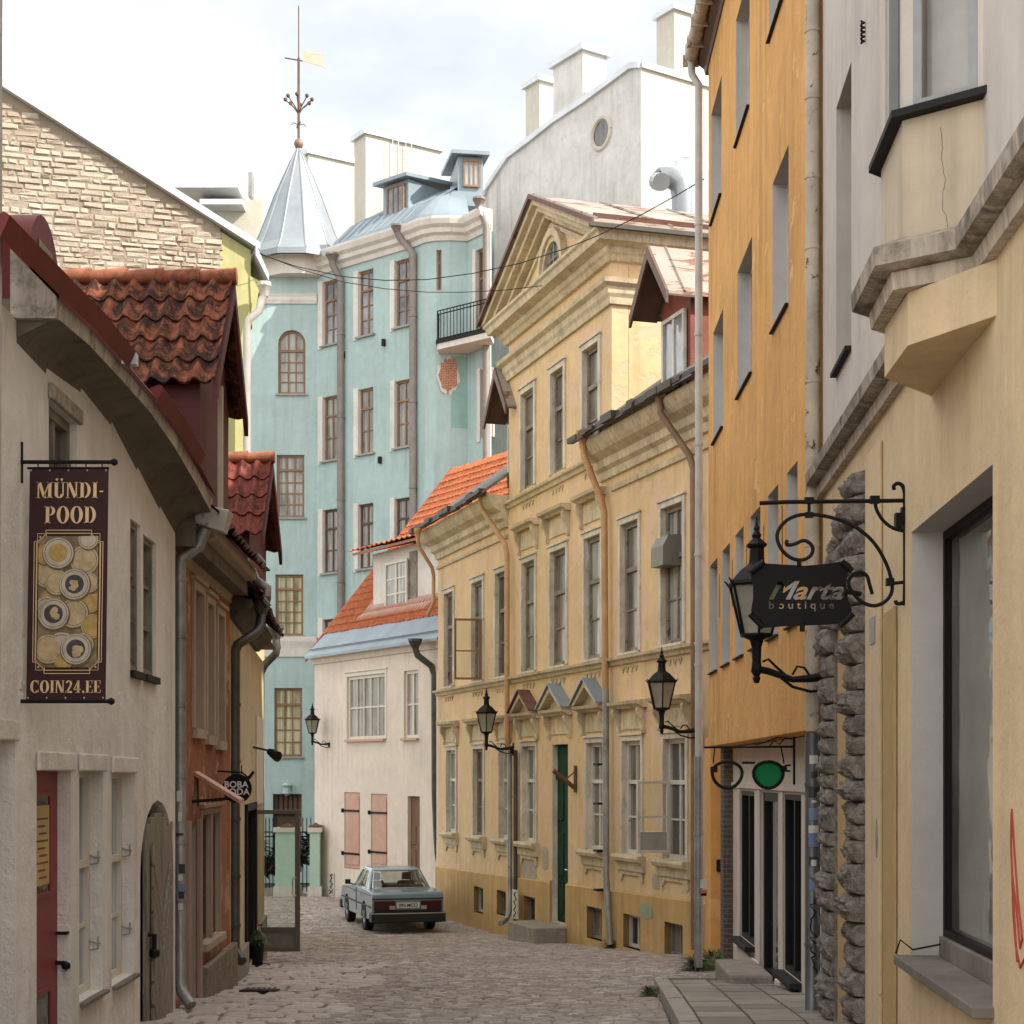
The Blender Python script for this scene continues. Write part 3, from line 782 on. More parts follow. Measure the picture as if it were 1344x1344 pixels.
fr(notch(47, 137, 696, 884, 15)); fr(notch(50, 134, 700, 880, 12.5)); fr([(51, 700.5), (133, 700.5), (133, 879.5), (51, 879.5)], .003)
for x in (54.5, 129.5):
    for y in (705, 875.5): mb.lathe(PT(x+sl*(y-614), y, 10.1)+V((0, -.006, 0)), [(.002, -.007), (.008, 0), (.002, .007)], 8)
mb.build('border', m_bcream, bn)
mb = MB()
q = [(53+6, 704), (131-6, 704), (131, 711), (131, 869), (125, 876), (59, 876), (53, 869), (53, 711)]
mb.prism([PT(x+sl*(y-614), y, 10.1)+V((0, -.0062, 0)) for x, y in q], V((0, -.0012, 0)))
mb.build('picture_ground', paint('coin_photo_ground', (.22, .16, .085), .7, .5, sc_=12), bn)
cm = [paint('printed_gold', (.42, .28, .085), .7, .3, sc_=20), paint('printed_pale_gold', (.46, .35, .19), .7, .3, sc_=20), paint('printed_silver', (.46, .40, .33), .7, .25, sc_=20), paint('printed_dark_face', (.05, .045, .05), .7, .3, sc_=20)]
coins = [(68, 790, 15, 0), (113, 735, 19, 1), (66, 752, 20, 1), (122, 790, 14, 0), (65, 800, 17, 2), (100, 805, 19, 1), (126, 822, 16, 0), (104, 760, 12, 2), (85, 850, 20, 2), (68, 852, 19, 1), (112, 846, 15, 1), (88, 868, 12, 0), (118, 708, 13, 2), (62, 728, 13, 0), (78, 765, 16, 1), (120, 765, 13, 1),
         (79, 726, 20, -1), (101, 767, 20, -2), (74, 806, 20, -2), (104, 852, 20, -2)]
cb = MB(); cm.append(paint('printed_coin_edge', (.13, .095, .05), .7, .3, sc_=20)); lev = 0
def disc(x, y, r, m, dy):
    x = min(max(x, 53+1), 131); pts = []
    for i in range(24):
        a = 2*math.pi*i/24; xx, yy = x+r*math.cos(a), y+r*math.sin(a)
        xx = min(max(xx, 53), 131); yy = min(max(yy, 704), 876); pts.append(PT(xx+sl*(yy-614), yy, 10.1)+V((0, dy, 0)))
    cb.prism(pts, V((0, -.0006, 0)), m)
def relief(x, y, r, m, dy):
    for i in range(7):
        a = R.uniform(0, 6.28); q = R.uniform(.05, .5)*r; disc(x+q*math.cos(a)*.8, y+q*math.sin(a), r*R.uniform(.14, .3), m, dy-.00002*i)
for i, (x, y, r, ty) in enumerate(coins):
    dy = -.0078-.0009*i*.6
    disc(x+.6, y+.9, r*1.07, 4, dy+.0001)
    if ty >= 0: disc(x, y, r, ty, dy); disc(x, y, r*.86, 4, dy-.0002); disc(x, y, r*.82, (ty+1) % 3, dy-.0004); disc(x, y, r*.78, ty, dy-.0008)
    else:
        disc(x, y, r, 2, dy); disc(x, y, r*.9, 4, dy-.0003); disc(x, y, r*.86, 2, dy-.0006); disc(x, y, r*.62, 0 if ty == -1 else 3, dy-.0009); relief(x, y, r*.8, 1 if ty == -2 else 0, dy-.0012)
cb.build('coin_picture', cm, bn)
# ------------------------------------------------------------------ brick-red house
F2 = Fac(229, 15.62, 302, 19.75)
H = thing('brick_red_house', 'narrow house of crumbling brick-red plaster with a mossy tiled gable dormer', 'house', F2.P(2, 0, zg(17.5)))
s2 = F2.s
ops = [(s2(253.5), s2(265), .47, 1.86, .16), (s2(270), s2(278.5), .42, 1.82, .16), (s2(284), s2(292), .38, 1.78, .16),
       (s2(264), s2(275.5), -1.75, -.42, .14), (s2(277.5), s2(287), -1.75, -.42, .14), (s2(245.5), s2(257), -3, -.5, .18)]
mb = MB(); F2.wall(mb, .05, F2.L, -3.2, 2.1, ops, mr=1); F2.box(mb, .053, F2.L-.003, -7, -.36, -3.2, 2.09)
mb.build('wall', [m_l2, m_l2trim], H)
for o in ops[:3]: add_window(F2, H, *o[:4], rec=.12, fm=m_greyframe, gm=g_grey, cols=1, rows=2, fw=.05, sill=m_l2trim, sp=.05, sh=.1, sur=m_l2trim, sw=.09, sd=.03)
for o in ops[3:5]: add_window(F2, H, *o[:4], rec=.10, fm=m_browndark, gm=g_dark, cols=1, rows=3, fw=.05, sill=m_l2trim, sp=.08, sh=.08, sur=m_pink, sw=.07, sd=.02)
a, b = ops[5][:2]
mb = MB(); F2.box(mb, a, b, -.17, -.12, -3, -.5); mb.build('door', m_browndark, H)
mb = MB(); F2.box(mb, a-.13, a-.004, 0.003, .05, -3, -.45); F2.box(mb, b+.004, b+.16, .003, .05, -3, -.45); mb.build('door_surround', m_pink, H, bevel=.01)
mb = MB(); F2.box(mb, b+.2, F2.L+.02, .003, .09, -3.2, -1.97); mb.build('plinth', m_rubble, H, bevel=.02)
mb = MB()   # coved eave
N = 6
prof = [(.30, 2.42), (.30, 2.30)] + [(.01+.26*(1-math.cos(t*math.pi/2/N)), 2.02+.27*math.sin(t*math.pi/2/N)) for t in range(N, -1, -1)] + [(-.1, 2.02), (-.1, 2.42)]
F2.mould(mb, .6, F2.L+.05, prof); mb.build('eave_cove', m_l2trim, H)
mb = MB()   # roof: dark tiled slope
O = F2.P(-.1, -3.4, 6.3); A = F2.u*(F2.L+.2); Bv = F2.P(-.1, .38, 2.42)-O
tiles(mb, O, A, Bv, 18, 18); mb.build('roof', m_dtile, H)
mb = MB(); F2.box(mb, -.1, F2.L+.1, -3.5, .2, 2.12, 2.42); 
mb.hexa([F2.P(-.1, .2, 2.37), F2.P(F2.L+.1, .2, 2.37), F2.P(F2.L+.1, -3.4, 6.2), F2.P(-.1, -3.4, 6.2), F2.P(-.1, -3.4, 2.37), F2.P(F2.L+.1, -3.4, 2.37), F2.P(F2.L+.1, -3.5, 2.37), F2.P(-.1, -3.5, 2.37)])
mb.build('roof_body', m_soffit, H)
def gable_dormer(H, xr, yr, zr, yn, zn, yf, zf, xl, side_mat, tile_mat, na, nb, name='dormer', skew=.05, xg=.18, foot=2.4):
    """Ridge runs away from the street along -X; near slope faces up the street."""
    mb = MB()
    tiles(mb, (xl, yr, zr), (xr-xl, 0, 0), (0, yn-yr, zn-zr), na, nb, amp=.046, lift=.03, seg=8)
    o = mb.build(name, tile_mat, H)
    mb = MB(); tiles(mb, (xl, yr, zr), (xr-xl, 0, 0), (0, yf-yr, zf-zr), na, nb, amp=.034, lift=.035); mb.build('far_slope', tile_mat, o)
    mb = MB(); n = max(3, int((xr-xl)/.33))
    for i in range(n):
        a, b = xl+(xr-xl)*i/n, xl+(xr-xl)*(i+1)/n+.03
        mb.tube([(a, yr, zr+.02), (b, yr, zr+.035)], [.075, .09], 10)
    mb.build('ridge_tiles', m_ridge, o, smooth=50)
    mb = MB()
    g = [(yn+.12, zn-.02), (yr, zr-.12), (yf-.12, zf-.02), (yf-.15, foot), (yn+.15, foot)]
    mb.prism([(xr-xg, y, z) for y, z in g], (xl-xr+xg, 0, 0)); mb.build('timber_wall', side_mat, o)
    mb = MB()
    for (y0, z0, y1, z1) in ((yn-.02, zn-.05, yr, zr-.02), (yf+.02, zf-.05, yr, zr-.02)):
        mb.hexa([(xr-.03, y0, z0-.17), (xr-.03, y1, z1-.19), (xr-.03, y1, z1), (xr-.03, y0, z0), (xr+.015, y0, z0-.17), (xr+.015, y1, z1-.19), (xr+.015, y1, z1), (xr+.015, y0, z0)])
    mb.build('bargeboard', m_redtimber, o)
    return o
gable_dormer(H, -2.92, 17.6, 5.2, 16.55, 3.90, 18.45, 3.95, -5.2, m_redtimber, m_tile, 11, 5)
mb = MB(); mb.box(-2.99, -2.94, 17.02, 17.08, 2.5, 3.95); mb.build('corner_post', m_l2trim, H)
P1 = PT(236, 700, 15.72)
pipe(H, [PT(270, 694, 15.7), PT(264, 706, 15.7), PT(262, 716, 15.7), PT(238, 733, 15.66), PT(236.5, 745, 15.64), PT(236.5, 1290, 15.64), PT(239, 1302, 15.6), PT(251, 1320, 15.5)], .055, m_pipe, rings=[PT(0, y, 15.64).z for y in (760, 835, 925, 1018, 1105, 1180)])
mb = MB(); c = PT(277, 672, 15.7)
mb.hexa([c+V((-.13, -.1, -.12)), c+V((.13, -.1, -.2)), c+V((.13, .12, -.2)), c+V((-.13, .12, -.12)), c+V((-.19, -.12, .08)), c+V((.19, -.12, .0)), c+V((.19, .14, .0)), c+V((-.19, .14, .08))]); mb.box(c.x-.2, c.x-.18, c.y-.02, c.y+.02, c.z, c.z+.2)
mb.build('rain_hopper', m_pipelight, H, bevel=.008)
# stickers and grey paint on the pipe
mb = MB()
for y, w, h, m in ((1045, 7, 14, 0), (1072, 5, 12, 0), (1140, 8, 12, 2), (1152, 6, 8, 0), (1166, 9, 12, 1), (1175, 7, 9, 2), (1190, 6, 9, 0), (1095, 9, 3, 2)):
    x = 237+R.uniform(-2, 3); mb.prism([PT(x+a*w/2, y+b*h/2, 15.578) for a, b in ((-1, -1), (1, -1), (1, 1), (-1, 1))], (0, -.002, 0), m)
m_stk = [paint('sticker_white', (.6, .58, .54), .5), paint('sticker_blue', (.16, .22, .33), .5), paint('sticker_black', (.03, .03, .03), .5)]
build_each(mb, 'sticker', m_stk, H)
# little canopy over the door
cn = MB(); y0 = F2.Yp(252); 
pa, pb = PT(252, 1011, 16.9), PT(314, 1049, 16.6)
w = V((0, .3, 0)); t = V((0, 0, -.045))
cn.hexa([pa, pb, pb+w, pa+w, pa+t, pb+t, pb+w+t, pa+w+t]); o = cn.build('door_canopy', m_pinkshut, H, bevel=.006)
cn = MB()
for yy in (16.72, 17.1):
    cn = MB()
    cn.tube([PT(252, 1052, 16.9)+V((0, yy-16.9, 0)), PT(300, 1048, 16.9)+V((0, yy-16.9, 0))], .018, 6); cn.tube([PT(253, 1018, 16.9)+V((0, yy-16.9, 0)), PT(253, 1060, 16.9)+V((0, yy-16.9, 0))], .022, 6)
    cn.build('canopy_bracket', m_iron, o)
# round shop sign
Yb = 18.55
bs = thing('round_shop_sign', 'round black disc sign with white capitals, hung beside a red wall', 'sign', PT(311, 1060, Yb))
mb = MB(); c = PT(311, 1035, Yb); r = 19.2/2200*Yb
mb.prism([c+V((r*math.cos(a*math.pi/20), 0, r*math.sin(a*math.pi/20))) for a in range(40)], (0, .03, 0)); mb.build('disc', paint('sign_black', (.007, .007, .008), .7, spec=.2), bs)
text_mesh('lettering', 'BOBA', .098, paint('sign_white', (.72, .72, .7), .6), bs, PT(310, 1030, Yb)-V((0, .004, 0)), (1, 0, 0), (0, 0, 1), .002, off=.0022, spacing=1.06)
text_mesh('lettering', 'ODA', .098, bpy.data.materials['sign_white'], bs, PT(314, 1039.5, Yb)-V((0, .004, 0)), (1, 0, 0), (0, 0, 1), .002, off=.0022, spacing=1.06)
mb = MB(); mb.tube([PT(286, 1012, Yb+.05), PT(318, 1014, Yb+.05), PT(325, 1020, Yb+.04), PT(332, 1015, Yb+.04)], .011, 6); mb.tube([PT(311, 1013, Yb+.05), PT(311, 1020, Yb+.03)], .008, 6); mb.tube([PT(317, 1004, Yb+.05), PT(317, 1022, Yb+.05)], .006, 6)
mb.obox(PT(329, 1018, Yb+.04), (.035, 0, .045), (0, .01, 0), (-.012, 0, .01)); mb.build('bracket', m_iron, bs)
# ------------------------------------------------------------------ cream house with glass door
F3 = Fac(302, 19.8, 346, 27.6)
H = thing('cream_house', 'narrow cream house with stained plaster and an open glass shop door', 'house', F3.P(4, 0, zg(24)))
s3 = F3.s
da, db = F3.s(321.5), F3.s(333.5)
ops = [(da, db, -2.66, -.5, .3)]
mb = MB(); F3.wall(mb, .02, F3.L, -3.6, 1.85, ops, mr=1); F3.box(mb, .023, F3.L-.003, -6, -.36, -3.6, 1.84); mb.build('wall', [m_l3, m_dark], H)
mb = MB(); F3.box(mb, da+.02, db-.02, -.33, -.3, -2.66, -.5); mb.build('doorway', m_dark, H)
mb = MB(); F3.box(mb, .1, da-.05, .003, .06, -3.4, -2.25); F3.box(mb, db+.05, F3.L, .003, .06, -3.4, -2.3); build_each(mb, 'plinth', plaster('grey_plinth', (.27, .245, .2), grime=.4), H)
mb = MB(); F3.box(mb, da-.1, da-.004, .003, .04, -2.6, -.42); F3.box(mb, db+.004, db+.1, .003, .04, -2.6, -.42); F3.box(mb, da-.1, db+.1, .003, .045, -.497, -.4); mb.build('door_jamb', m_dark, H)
mb = MB(); F3.box(mb, F3.L-2.4, F3.L-.5, .003, .02, -.45, .9); mb.build('pale_panel', m_shop, H)
mb = MB(); F3.mould(mb, -.02, F3.L-2.3, [(-.1, 1.86), (.05, 1.86), (.12, 1.94), (.22, 1.99), (.25, 2.08), (-.1, 2.08)]); mb.build('eave_cornice', paint('sooty_cornice', (.075, .06, .045), .9, .5, wear='5b4a38', wth=.6), H)
mb = MB(); O = F3.P(-.1, -3.2, 5.6); tiles(mb, O, F3.u*(F3.L-1.9), F3.P(-.1, .34, 2.12)-O, 23, 16); mb.build('roof', m_dtile, H)
mb = MB(); mb.hexa([F3.P(0, .2, 2.06), F3.P(F3.L, .2, 2.06), F3.P(F3.L, -3.2, 5.5), F3.P(0, -3.2, 5.5), F3.P(0, -3.1, 2.06), F3.P(F3.L, -3.1, 2.06), F3.P(F3.L, -3.3, 2.06), F3.P(0, -3.3, 2.06)]); mb.build('roof_body', m_redmetal, H)
gable_dormer(H, -3.36, 23.5, 4.42, 22.6, 3.28, 24.4, 3.28, -5.2, m_redtimber, m_tile2, 9, 4, xg=.2, foot=2.0)
# jumble of dark gutter pipes under the eave
Yp = 20.0
pipe(H, [PT(343, 806, 20.6), PT(341, 822, 20.5), PT(336, 830, 20.4), PT(312, 846, Yp), PT(308.5, 856, Yp), PT(308.5, 1243, Yp), PT(311, 1252, Yp-.05), PT(318, 1262, Yp-.15)], .06, m_pipedark, hopper=1.9, rings=[PT(0, y, Yp).z for y in (925, 1000, 1075, 1150, 1215)])
pipe(H, [PT(330, 748, 19.9), PT(336, 762, 19.9), PT(351, 772, 19.9), PT(350, 783, 19.9)], .055, m_pipe, name='gutter_spout')
mb = MB()
for (a, b) in (((325, 745), (343, 772)), ((331, 770), (352, 797)), ((322, 735), (334, 760)), ((336, 730), (346, 742))):
    mb.tube([PT(*a, 20.2), PT(*b, 20.2)], .05, 8)
mb.build('gutter', m_pipedark, H)
# open glass door
Yd = 25.5; kk = 2200/Yd
mb = MB()
def D(px0, px1, py0, py1, t=.03, y=Yd): mb.hexa([PT(px0, py1, y), PT(px1, py1, y), PT(px1, py1, y)+V((0, t*2, 0)), PT(px0, py1, y)+V((0, t*2, 0)), PT(px0, py0, y), PT(px1, py0, y), PT(px1, py0, y)+V((0, t*2, 0)), PT(px0, py0, y)+V((0, t*2, 0))])
m_doorframe = paint('bronze_door_frame', (.13, .115, .09), .4, .15)
for q in ((333, 338, 1063, 1249), (387, 393.5, 1063, 1249), (338, 387, 1063, 1068.5), (338, 387, 1243.5, 1249), (338, 387, 1217, 1223)): D(*q)
dr = mb.build('glass_door', m_doorframe, H, bevel=.005)
mb = MB(); D(338, 387, 1223, 1243.5, .008, Yd+.02); mb.build('kick_panel', paint('grey_kick_panel', (.19, .165, .13), .5, .2), dr)
mb = MB(); D(338, 387, 1068.5, 1217, .004, Yd+.025); mb.build('pane', g_clear, dr)
mb = MB(); h0, h1 = PT(384, 1152, Yd-.05), PT(384, 1176, Yd-.05); mb.tube([PT(388, 1152, Yd), h0+V((.02, 0, 0)), h0-V((0, 0, .03)), h1+V((0, 0, .03)), h1+V((.02, 0, 0)), PT(388, 1176, Yd)], .013, 8); mb.build('handle', m_zinclight, dr)
# flower pot
c0 = PT(336, 0, 24.4); pot = thing('flower_pot', 'tall black planter with trailing green plant and one red bloom', 'plant pot', V((-3.72, 24.35, zg(24.35)-.01)))
pc = V((-3.72, 24.35, zg(24.35)))
mb = MB(); mb.lathe(pc, [(.09, 0), (.095, .02), (.125, .36), (.14, .37), (.14, .40), (.125, .40), (.12, .37)], 18); mb.build('pot', m_iron, pot, smooth=40)
mb = MB(); mb.lathe(pc, [(.2, 0), (.21, .025), (.19, .025), (.18, .012)], 18); mb.build('saucer', m_iron, pot)
m_leaf = paint('leaf_green', (.07, .10, .03), .6, .5, sc_=12); m_leaf2 = paint('weed_green', (.10, .13, .04), .7, .5, sc_=12)
def leaves(mb, c, n, rad, h, size, droop=.3, seed=1):
    r = random.Random(seed)
    for i in range(n):
        a, e = r.uniform(0, 6.283), r.uniform(-.2, 1.3); L = rad*r.uniform(.4, 1.1)
        d = V((math.cos(a)*math.cos(e), math.sin(a)*math.cos(e), math.sin(e)*h/rad)); p0 = V(c); p1 = p0+d*L*.6; p2 = p1+V((d.x*L*.5, d.y*L*.5, d.z*L*.25-droop*L*.6))
        sd = V((-d.y, d.x, .2)).normalized()*size*r.uniform(.6, 1.2)
        mb.poly([p0-sd*.15, p1-sd, p2, p1+sd, p0+sd*.15])
mb = MB(); leaves(mb, pc+V((0, 0, .38)), 420, .24, .24, .007, .6, 3); mb.build('foliage', m_leaf, pot)
mb = MB(); q = pc+V((.06, -.05, .60))
for i in range(9): a = i*.7; mb.poly([q, q+V((.03*math.cos(a), .03*math.sin(a), .02)), q+V((.05*math.cos(a+.4), .05*math.sin(a+.4), .0)), q+V((.03*math.cos(a+.8), .03*math.sin(a+.8), -.015))])
mb.build('flower', paint('red_petals', (.4, .02, .03), .5), pot)
mb = MB(); mb.tube([pc+V((0, 0, .38)), q], .004, 5); mb.build('stem', m_leaf, pot)
# spotlight arm
sp = thing('spotlight', 'small dark spotlight on a thin wall arm before a teal wall', 'spotlight', PT(325, 981, 24.6))
mb = MB(); mb.tube([PT(325, 979, 24.6), PT(352, 985, 24.3)], .016, 6); mb.obox(PT(325.5, 981, 24.6), (.02, 0, 0), (0, .05, 0), (0, 0, .06)); mb.build('arm', m_iron, sp)
mb = MB(); c = PT(360, 990, 24.2); mb.tube([c+V((-.09, .02, .05)), c+V((-.03, 0, .02)), c+V((.05, -.05, -.03)), c+V((.065, -.06, -.035))], [.04, .065, .075, .08], 10); mb.tube([PT(352, 985, 24.3), c], .02, 6); mb.build('lamp_head', m_iron, sp, smooth=40)
# ------------------------------------------------------------------ stone gable house beyond the tiled roofs
FS = Fac(-40, 29.2, 329, 30.6); ss = FS.s
H = thing('stone_gable_house', 'tall house with a bare sunlit limestone gable and olive green corner', 'house', FS.P(FS.L, 0, zg(30)))
# roughly coursed rubble as real relief
mb = MB(); rnd = []
sg = ss(290); top = lambda s: 12.02-(s-ss(5))*(12.02-9.62)/(ss(336)-ss(5))
mb2 = MB(); FS.wall(mb2, -3, FS.L, -4, 12.6, [], rim=0, clips=[((12.02-9.62)/(ss(336)-ss(5)), 1, 12.02+ss(5)*(12.02-9.62)/(ss(336)-ss(5))-.10)], m=0)
mb2.quad(FS.P(-3, -.3, -4), FS.P(FS.L, -.3, -4), FS.P(FS.L, -.3, top(FS.L)-.1), FS.P(-3, -.3, top(-3)-.1))
mb2.hexa([FS.P(FS.L-.01, 0, -4), FS.P(FS.L-.01, -9, -4), FS.P(FS.L-9, -9, -4), FS.P(FS.L-9, -.4, -4), FS.P(FS.L-.01, -.01, top(FS.L)-.08), FS.P(FS.L-.01, -9, top(FS.L)-.08), FS.P(FS.L-9, -9, top(FS.L)), FS.P(FS.L-9, -.4, top(FS.L))])
mb2.build('wall', m_green, H)
n0 = len(mb.f); q = [(s, top(s)-.04) for s in (-3, sg-.02)]; mb.prism([FS.P(-3, .004, 3), FS.P(sg-.02, .004, 3), FS.P(sg-.02, .004, q[1][1]), FS.P(-3, .004, q[0][1])], FS.n*.012); rnd += [.0]*(len(mb.f)-n0)
z = 3.6
while z < 12.6:
    h = R.uniform(.075, .13); s = -2.4+R.uniform(-.2, 0)
    while s < sg:
        w = R.uniform(.14, .46); e = min(s+w, sg+R.uniform(-.02, .05)); zt = top(e)-.04
        if z+h < zt and e-s > .06:
            d0 = R.uniform(.022, .045); g = .004
            j = lambda a: R.uniform(-a, a)
            P = [FS.P(s+g, .0, z+g), FS.P(e-g, .0, z+g+j(.02)), FS.P(e-g, .0, z+h-g), FS.P(s+g, .0, z+h-g+j(.02))]
            iw, ih = min(.03, (e-s)*.2), h*.2
            Q = [FS.P(s+iw, d0+j(.016), z+ih+j(.012)), FS.P(e-iw, d0+j(.016), z+ih+j(.012)), FS.P(e-iw, d0+j(.016), z+h-ih+j(.012)), FS.P(s+iw, d0+j(.016), z+h-ih+j(.012))]
            n0 = len(mb.f); mb.add(P+Q, [[0, 1, 5, 4], [1, 2, 6, 5], [2, 3, 7, 6], [3, 0, 4, 7], [4, 5, 6], [4, 6, 7]])
            rnd += [.25+.75*R.random()]*(len(mb.f)-n0)
        s = e
    z += h
mb.attr['rnd'] = ('FACE', rnd)
t = NT('bare_gable_limestone'); at = t.n('ShaderNodeAttribute', attribute_name='rnd')
base = t.ramp(at.outputs['Fac'], 0, 1, (.27, .215, .16, 1), (.54, .465, .375, 1)); base = t.mix(t.ramp(t.noise(.8, 7, .65), .4, .7, (0, 0, 0, 1), (.6,)*3+(1,)), base, (.47, .42, .345, 1))
base = t.mix(t.ramp(t.noise(1.9, 9, .72, dist=.5), .66, .74, (0, 0, 0, 1), (.8,)*3+(1,)), base, (.36, .16, .07, 1))
m_gl = t.fin(base, .93, t.bump(t.noise(12, 7, .68), .8, .04), spec=.1)
mb.build('bare_stonework', m_gl, H, recalc=False)
mb = MB()
for a, b, dz in ((-3, ss(340), 0),):
    mb.hexa([FS.P(a, .16, top(a)-.03), FS.P(b, .16, top(b)-.03), FS.P(b, -9, top(b)-.03), FS.P(a, -9, top(a)-.03), FS.P(a, .16, top(a)+.10), FS.P(b, .16, top(b)+.10), FS.P(b, -9, top(b)+.10), FS.P(a, -9, top(a)+.10)])
# kicked eave
b = ss(334); e = ss(345, .1)+.1
mb.hexa([FS.P(b, .17, 9.45), FS.P(e, .17, 9.0), FS.P(e, -9, 9.0), FS.P(b, -9, 9.45), FS.P(b, .17, top(b)+.03), FS.P(e, .17, 9.12), FS.P(e, -9, 9.12), FS.P(b, -9, top(b)+.03)])
mb.build('metal_roof', m_zinclight, H)
mb = MB(); mb.prism([FS.P(FS.L-.02, .03, 9.1), FS.P(ss(342, .03), .03, 9.02), FS.P(ss(331, .03), .03, 8.15)], FS.n*-.3); mb.build('eave_bracket', m_green, H)
pipe(H, [PT(347, 388, 30.3), PT(343, 394, 30.3), PT(340, 408, 30.3), PT(327, 419, 30.3), PT(324, 428, 30.32), PT(324, 1100, 30.32)], .07, m_pipewhite, hopper=1.7)
pipe(H, [PT(362, 838, 29.5), PT(363.5, 850, 29.5), PT(362, 858, 29.5), PT(347, 873, 29.7), PT(342, 885, 29.8), PT(341, 1200, 29.8)], .07, m_pipedark, name='eave_outlet', hopper=2)
mb = MB(); mb.box(X(318, 29.9)-2, X(335, 29.9), 29.2, 31, -4, Z(845, 29.9)); mb.build('low_wall', m_l3, H)
# far white roofs behind it
fr_ = thing('distant_roof_house', 'far white house with flat grey roof edge peeping over the stone gable', 'house', PT(285, 300, 75))
mb = MB(); mb.box(X(262, 75), X(345, 75), 75, 84, -4, Z(262, 75)); mb.build('wall', m_gablesun, fr_)
mb = MB(); mb.box(X(225, 74), X(312, 74), 74, 85, Z(246, 74), Z(240, 74)); mb.box(X(262, 74), X(318, 74), 74, 85, Z(268, 74), Z(261, 74)); mb.build('roof_slab', m_zinclight, fr_)
mb = MB(); mb.box(X(328, 76), X(333, 76), 75.5, 76.2, Z(262, 76), Z(231, 76)); mb.build('vent_pipe', m_pipe, fr_)
# ------------------------------------------------------------------ teal house with the pointed turret
TW = Fac(296, 62, 416, 62); FT = Fac(416, 62, 545, 58.6)
H = thing('teal_house', 'tall teal apartment house with white cornices and a pointed metal turret', 'house', V((X(450, 62), 62, zg(60))))
m_fr = m_brown
zt = lambda py, Y=62: Z(py, Y)
# turret front
ops = [(TW.s(365), TW.s(401), zt(517), zt(433), .2, (TW.s(401)-TW.s(365))/2), (TW.s(363), TW.s(399.5), zt(679), zt(597), .2), (TW.s(361.5), TW.s(398), zt(834), zt(754), .2), (TW.s(360), TW.s(396.5), zt(993), zt(903), .2), (TW.s(358), TW.s(396), -3.6, zt(1042), .25)]
mb = MB(); TW.wall(mb, 0, TW.L, -4.2, 18.6, ops, mr=0)
fac = [(FT, 0, FT.L)]
RB = [(545, 58.6), (558, 58.15), (572, 57.95), (590, 57.9), (614, 58.0), (643, 56.85)]
fcs = [Fac(a[0], a[1], b[0], b[1]) for a, b in zip(RB, RB[1:])]
c1, c2, c3 = (424, 443.5), (470.5, 490), (518.5, 540)
opsT = []
for (a, b) in (c1, c2, c3):
    for z0, z1 in ((15.8, 18.15), (11.55, 13.9), (7.42, 9.75), (3.5, 5.72)): opsT.append((FT.s(a), FT.s(b), z0, z1, .22))
FT.wall(mb, 0, FT.L, -4.2, 18.7, opsT, mr=1)
o3 = {2: [(fcs[2].s(572.6), fcs[2].s(579.5), 16.75, 18.15, .2)], 4: [(fcs[4].s(625), fcs[4].s(638), 14.75, 18.0, .22), (fcs[4].s(631), fcs[4].s(642), 11.5, 13.85, .22)]}
for i, F in enumerate(fcs): F.wall(mb, 0, F.L, -4.2, 18.7, o3.get(i, []), mr=1, rim=.5 if i < 4 else .06)
# solid core
core = [TW.P(0, -.5, 0), TW.P(TW.L, -.5, 0), FT.P(FT.L, -.6, 0), fcs[3].P(fcs[3].L, -.6, 0), fcs[4].P(fcs[4].L*.6, -.55, 0), V((-1.75, 61, 0)), V((-2.6, 70, 0)), V((-6, 76, 0)), V((-11, 70, 0))]
mb.prism([V((p.x, p.y, -4)) for p in core], (0, 0, 23))
mb.build('wall', [m_teal, m_trim], H)
for i, o in enumerate(ops[:4]): add_window(TW, H, *o[:4], rec=.16, fm=m_fr, gm=[g_pale, g_pale, g_green, g_green][i], cols=3, rows=4, trans=.24 if not o[5:] else .32, fw=.085, mw=.045, arch=bool(o[5:]), sill=m_sill, sp=.08, sh=.07, so=.08)
o = ops[4]; mb = MB(); TW.box(mb, o[0]+.02, o[1]-.02, -.24, -.2, -3.6, o[3]-.02); dd = mb.build('yard_door', m_browndark, H)
mb = MB()
for i in range(1, 6):
    s = o[0]+(o[1]-o[0])*i/6; TW.box(mb, s-.015, s+.015, -.19, -.16, o[3]-.75, o[3]-.05)
TW.box(mb, o[0]+.05, o[1]-.05, -.19, -.15, o[3]-.8, o[3]-.72); mb.build('transom_grille', m_iron, dd)
mb = MB(); mb.lathe(TW.P((o[0]+o[1])/2, .1, o[3]+.02), [(.02, -.1), (.16, 0), (.13, .2), (.2, .3), (.05, .4)], 8); mb.build('keystone', m_teal, H)
for o in opsT: add_window(FT, H, *o[:4], rec=.17, fm=m_fr if o[2] > 8 else m_browndark, gm=g_sky if o[2] > 15 else g_pale, cols=2, rows=2 if o[3] < 17 else 3, trans=.3, fw=.075, mw=.04, sill=m_sill, sp=.1, sh=.07, so=.1)
for i in (2, 4):
    for o in o3[i]: add_window(fcs[i], H, *o[:4], rec=.17, fm=m_fr, gm=g_mid, cols=1 if i == 2 else 2, rows=2, trans=.3, fw=.075, mw=.04)
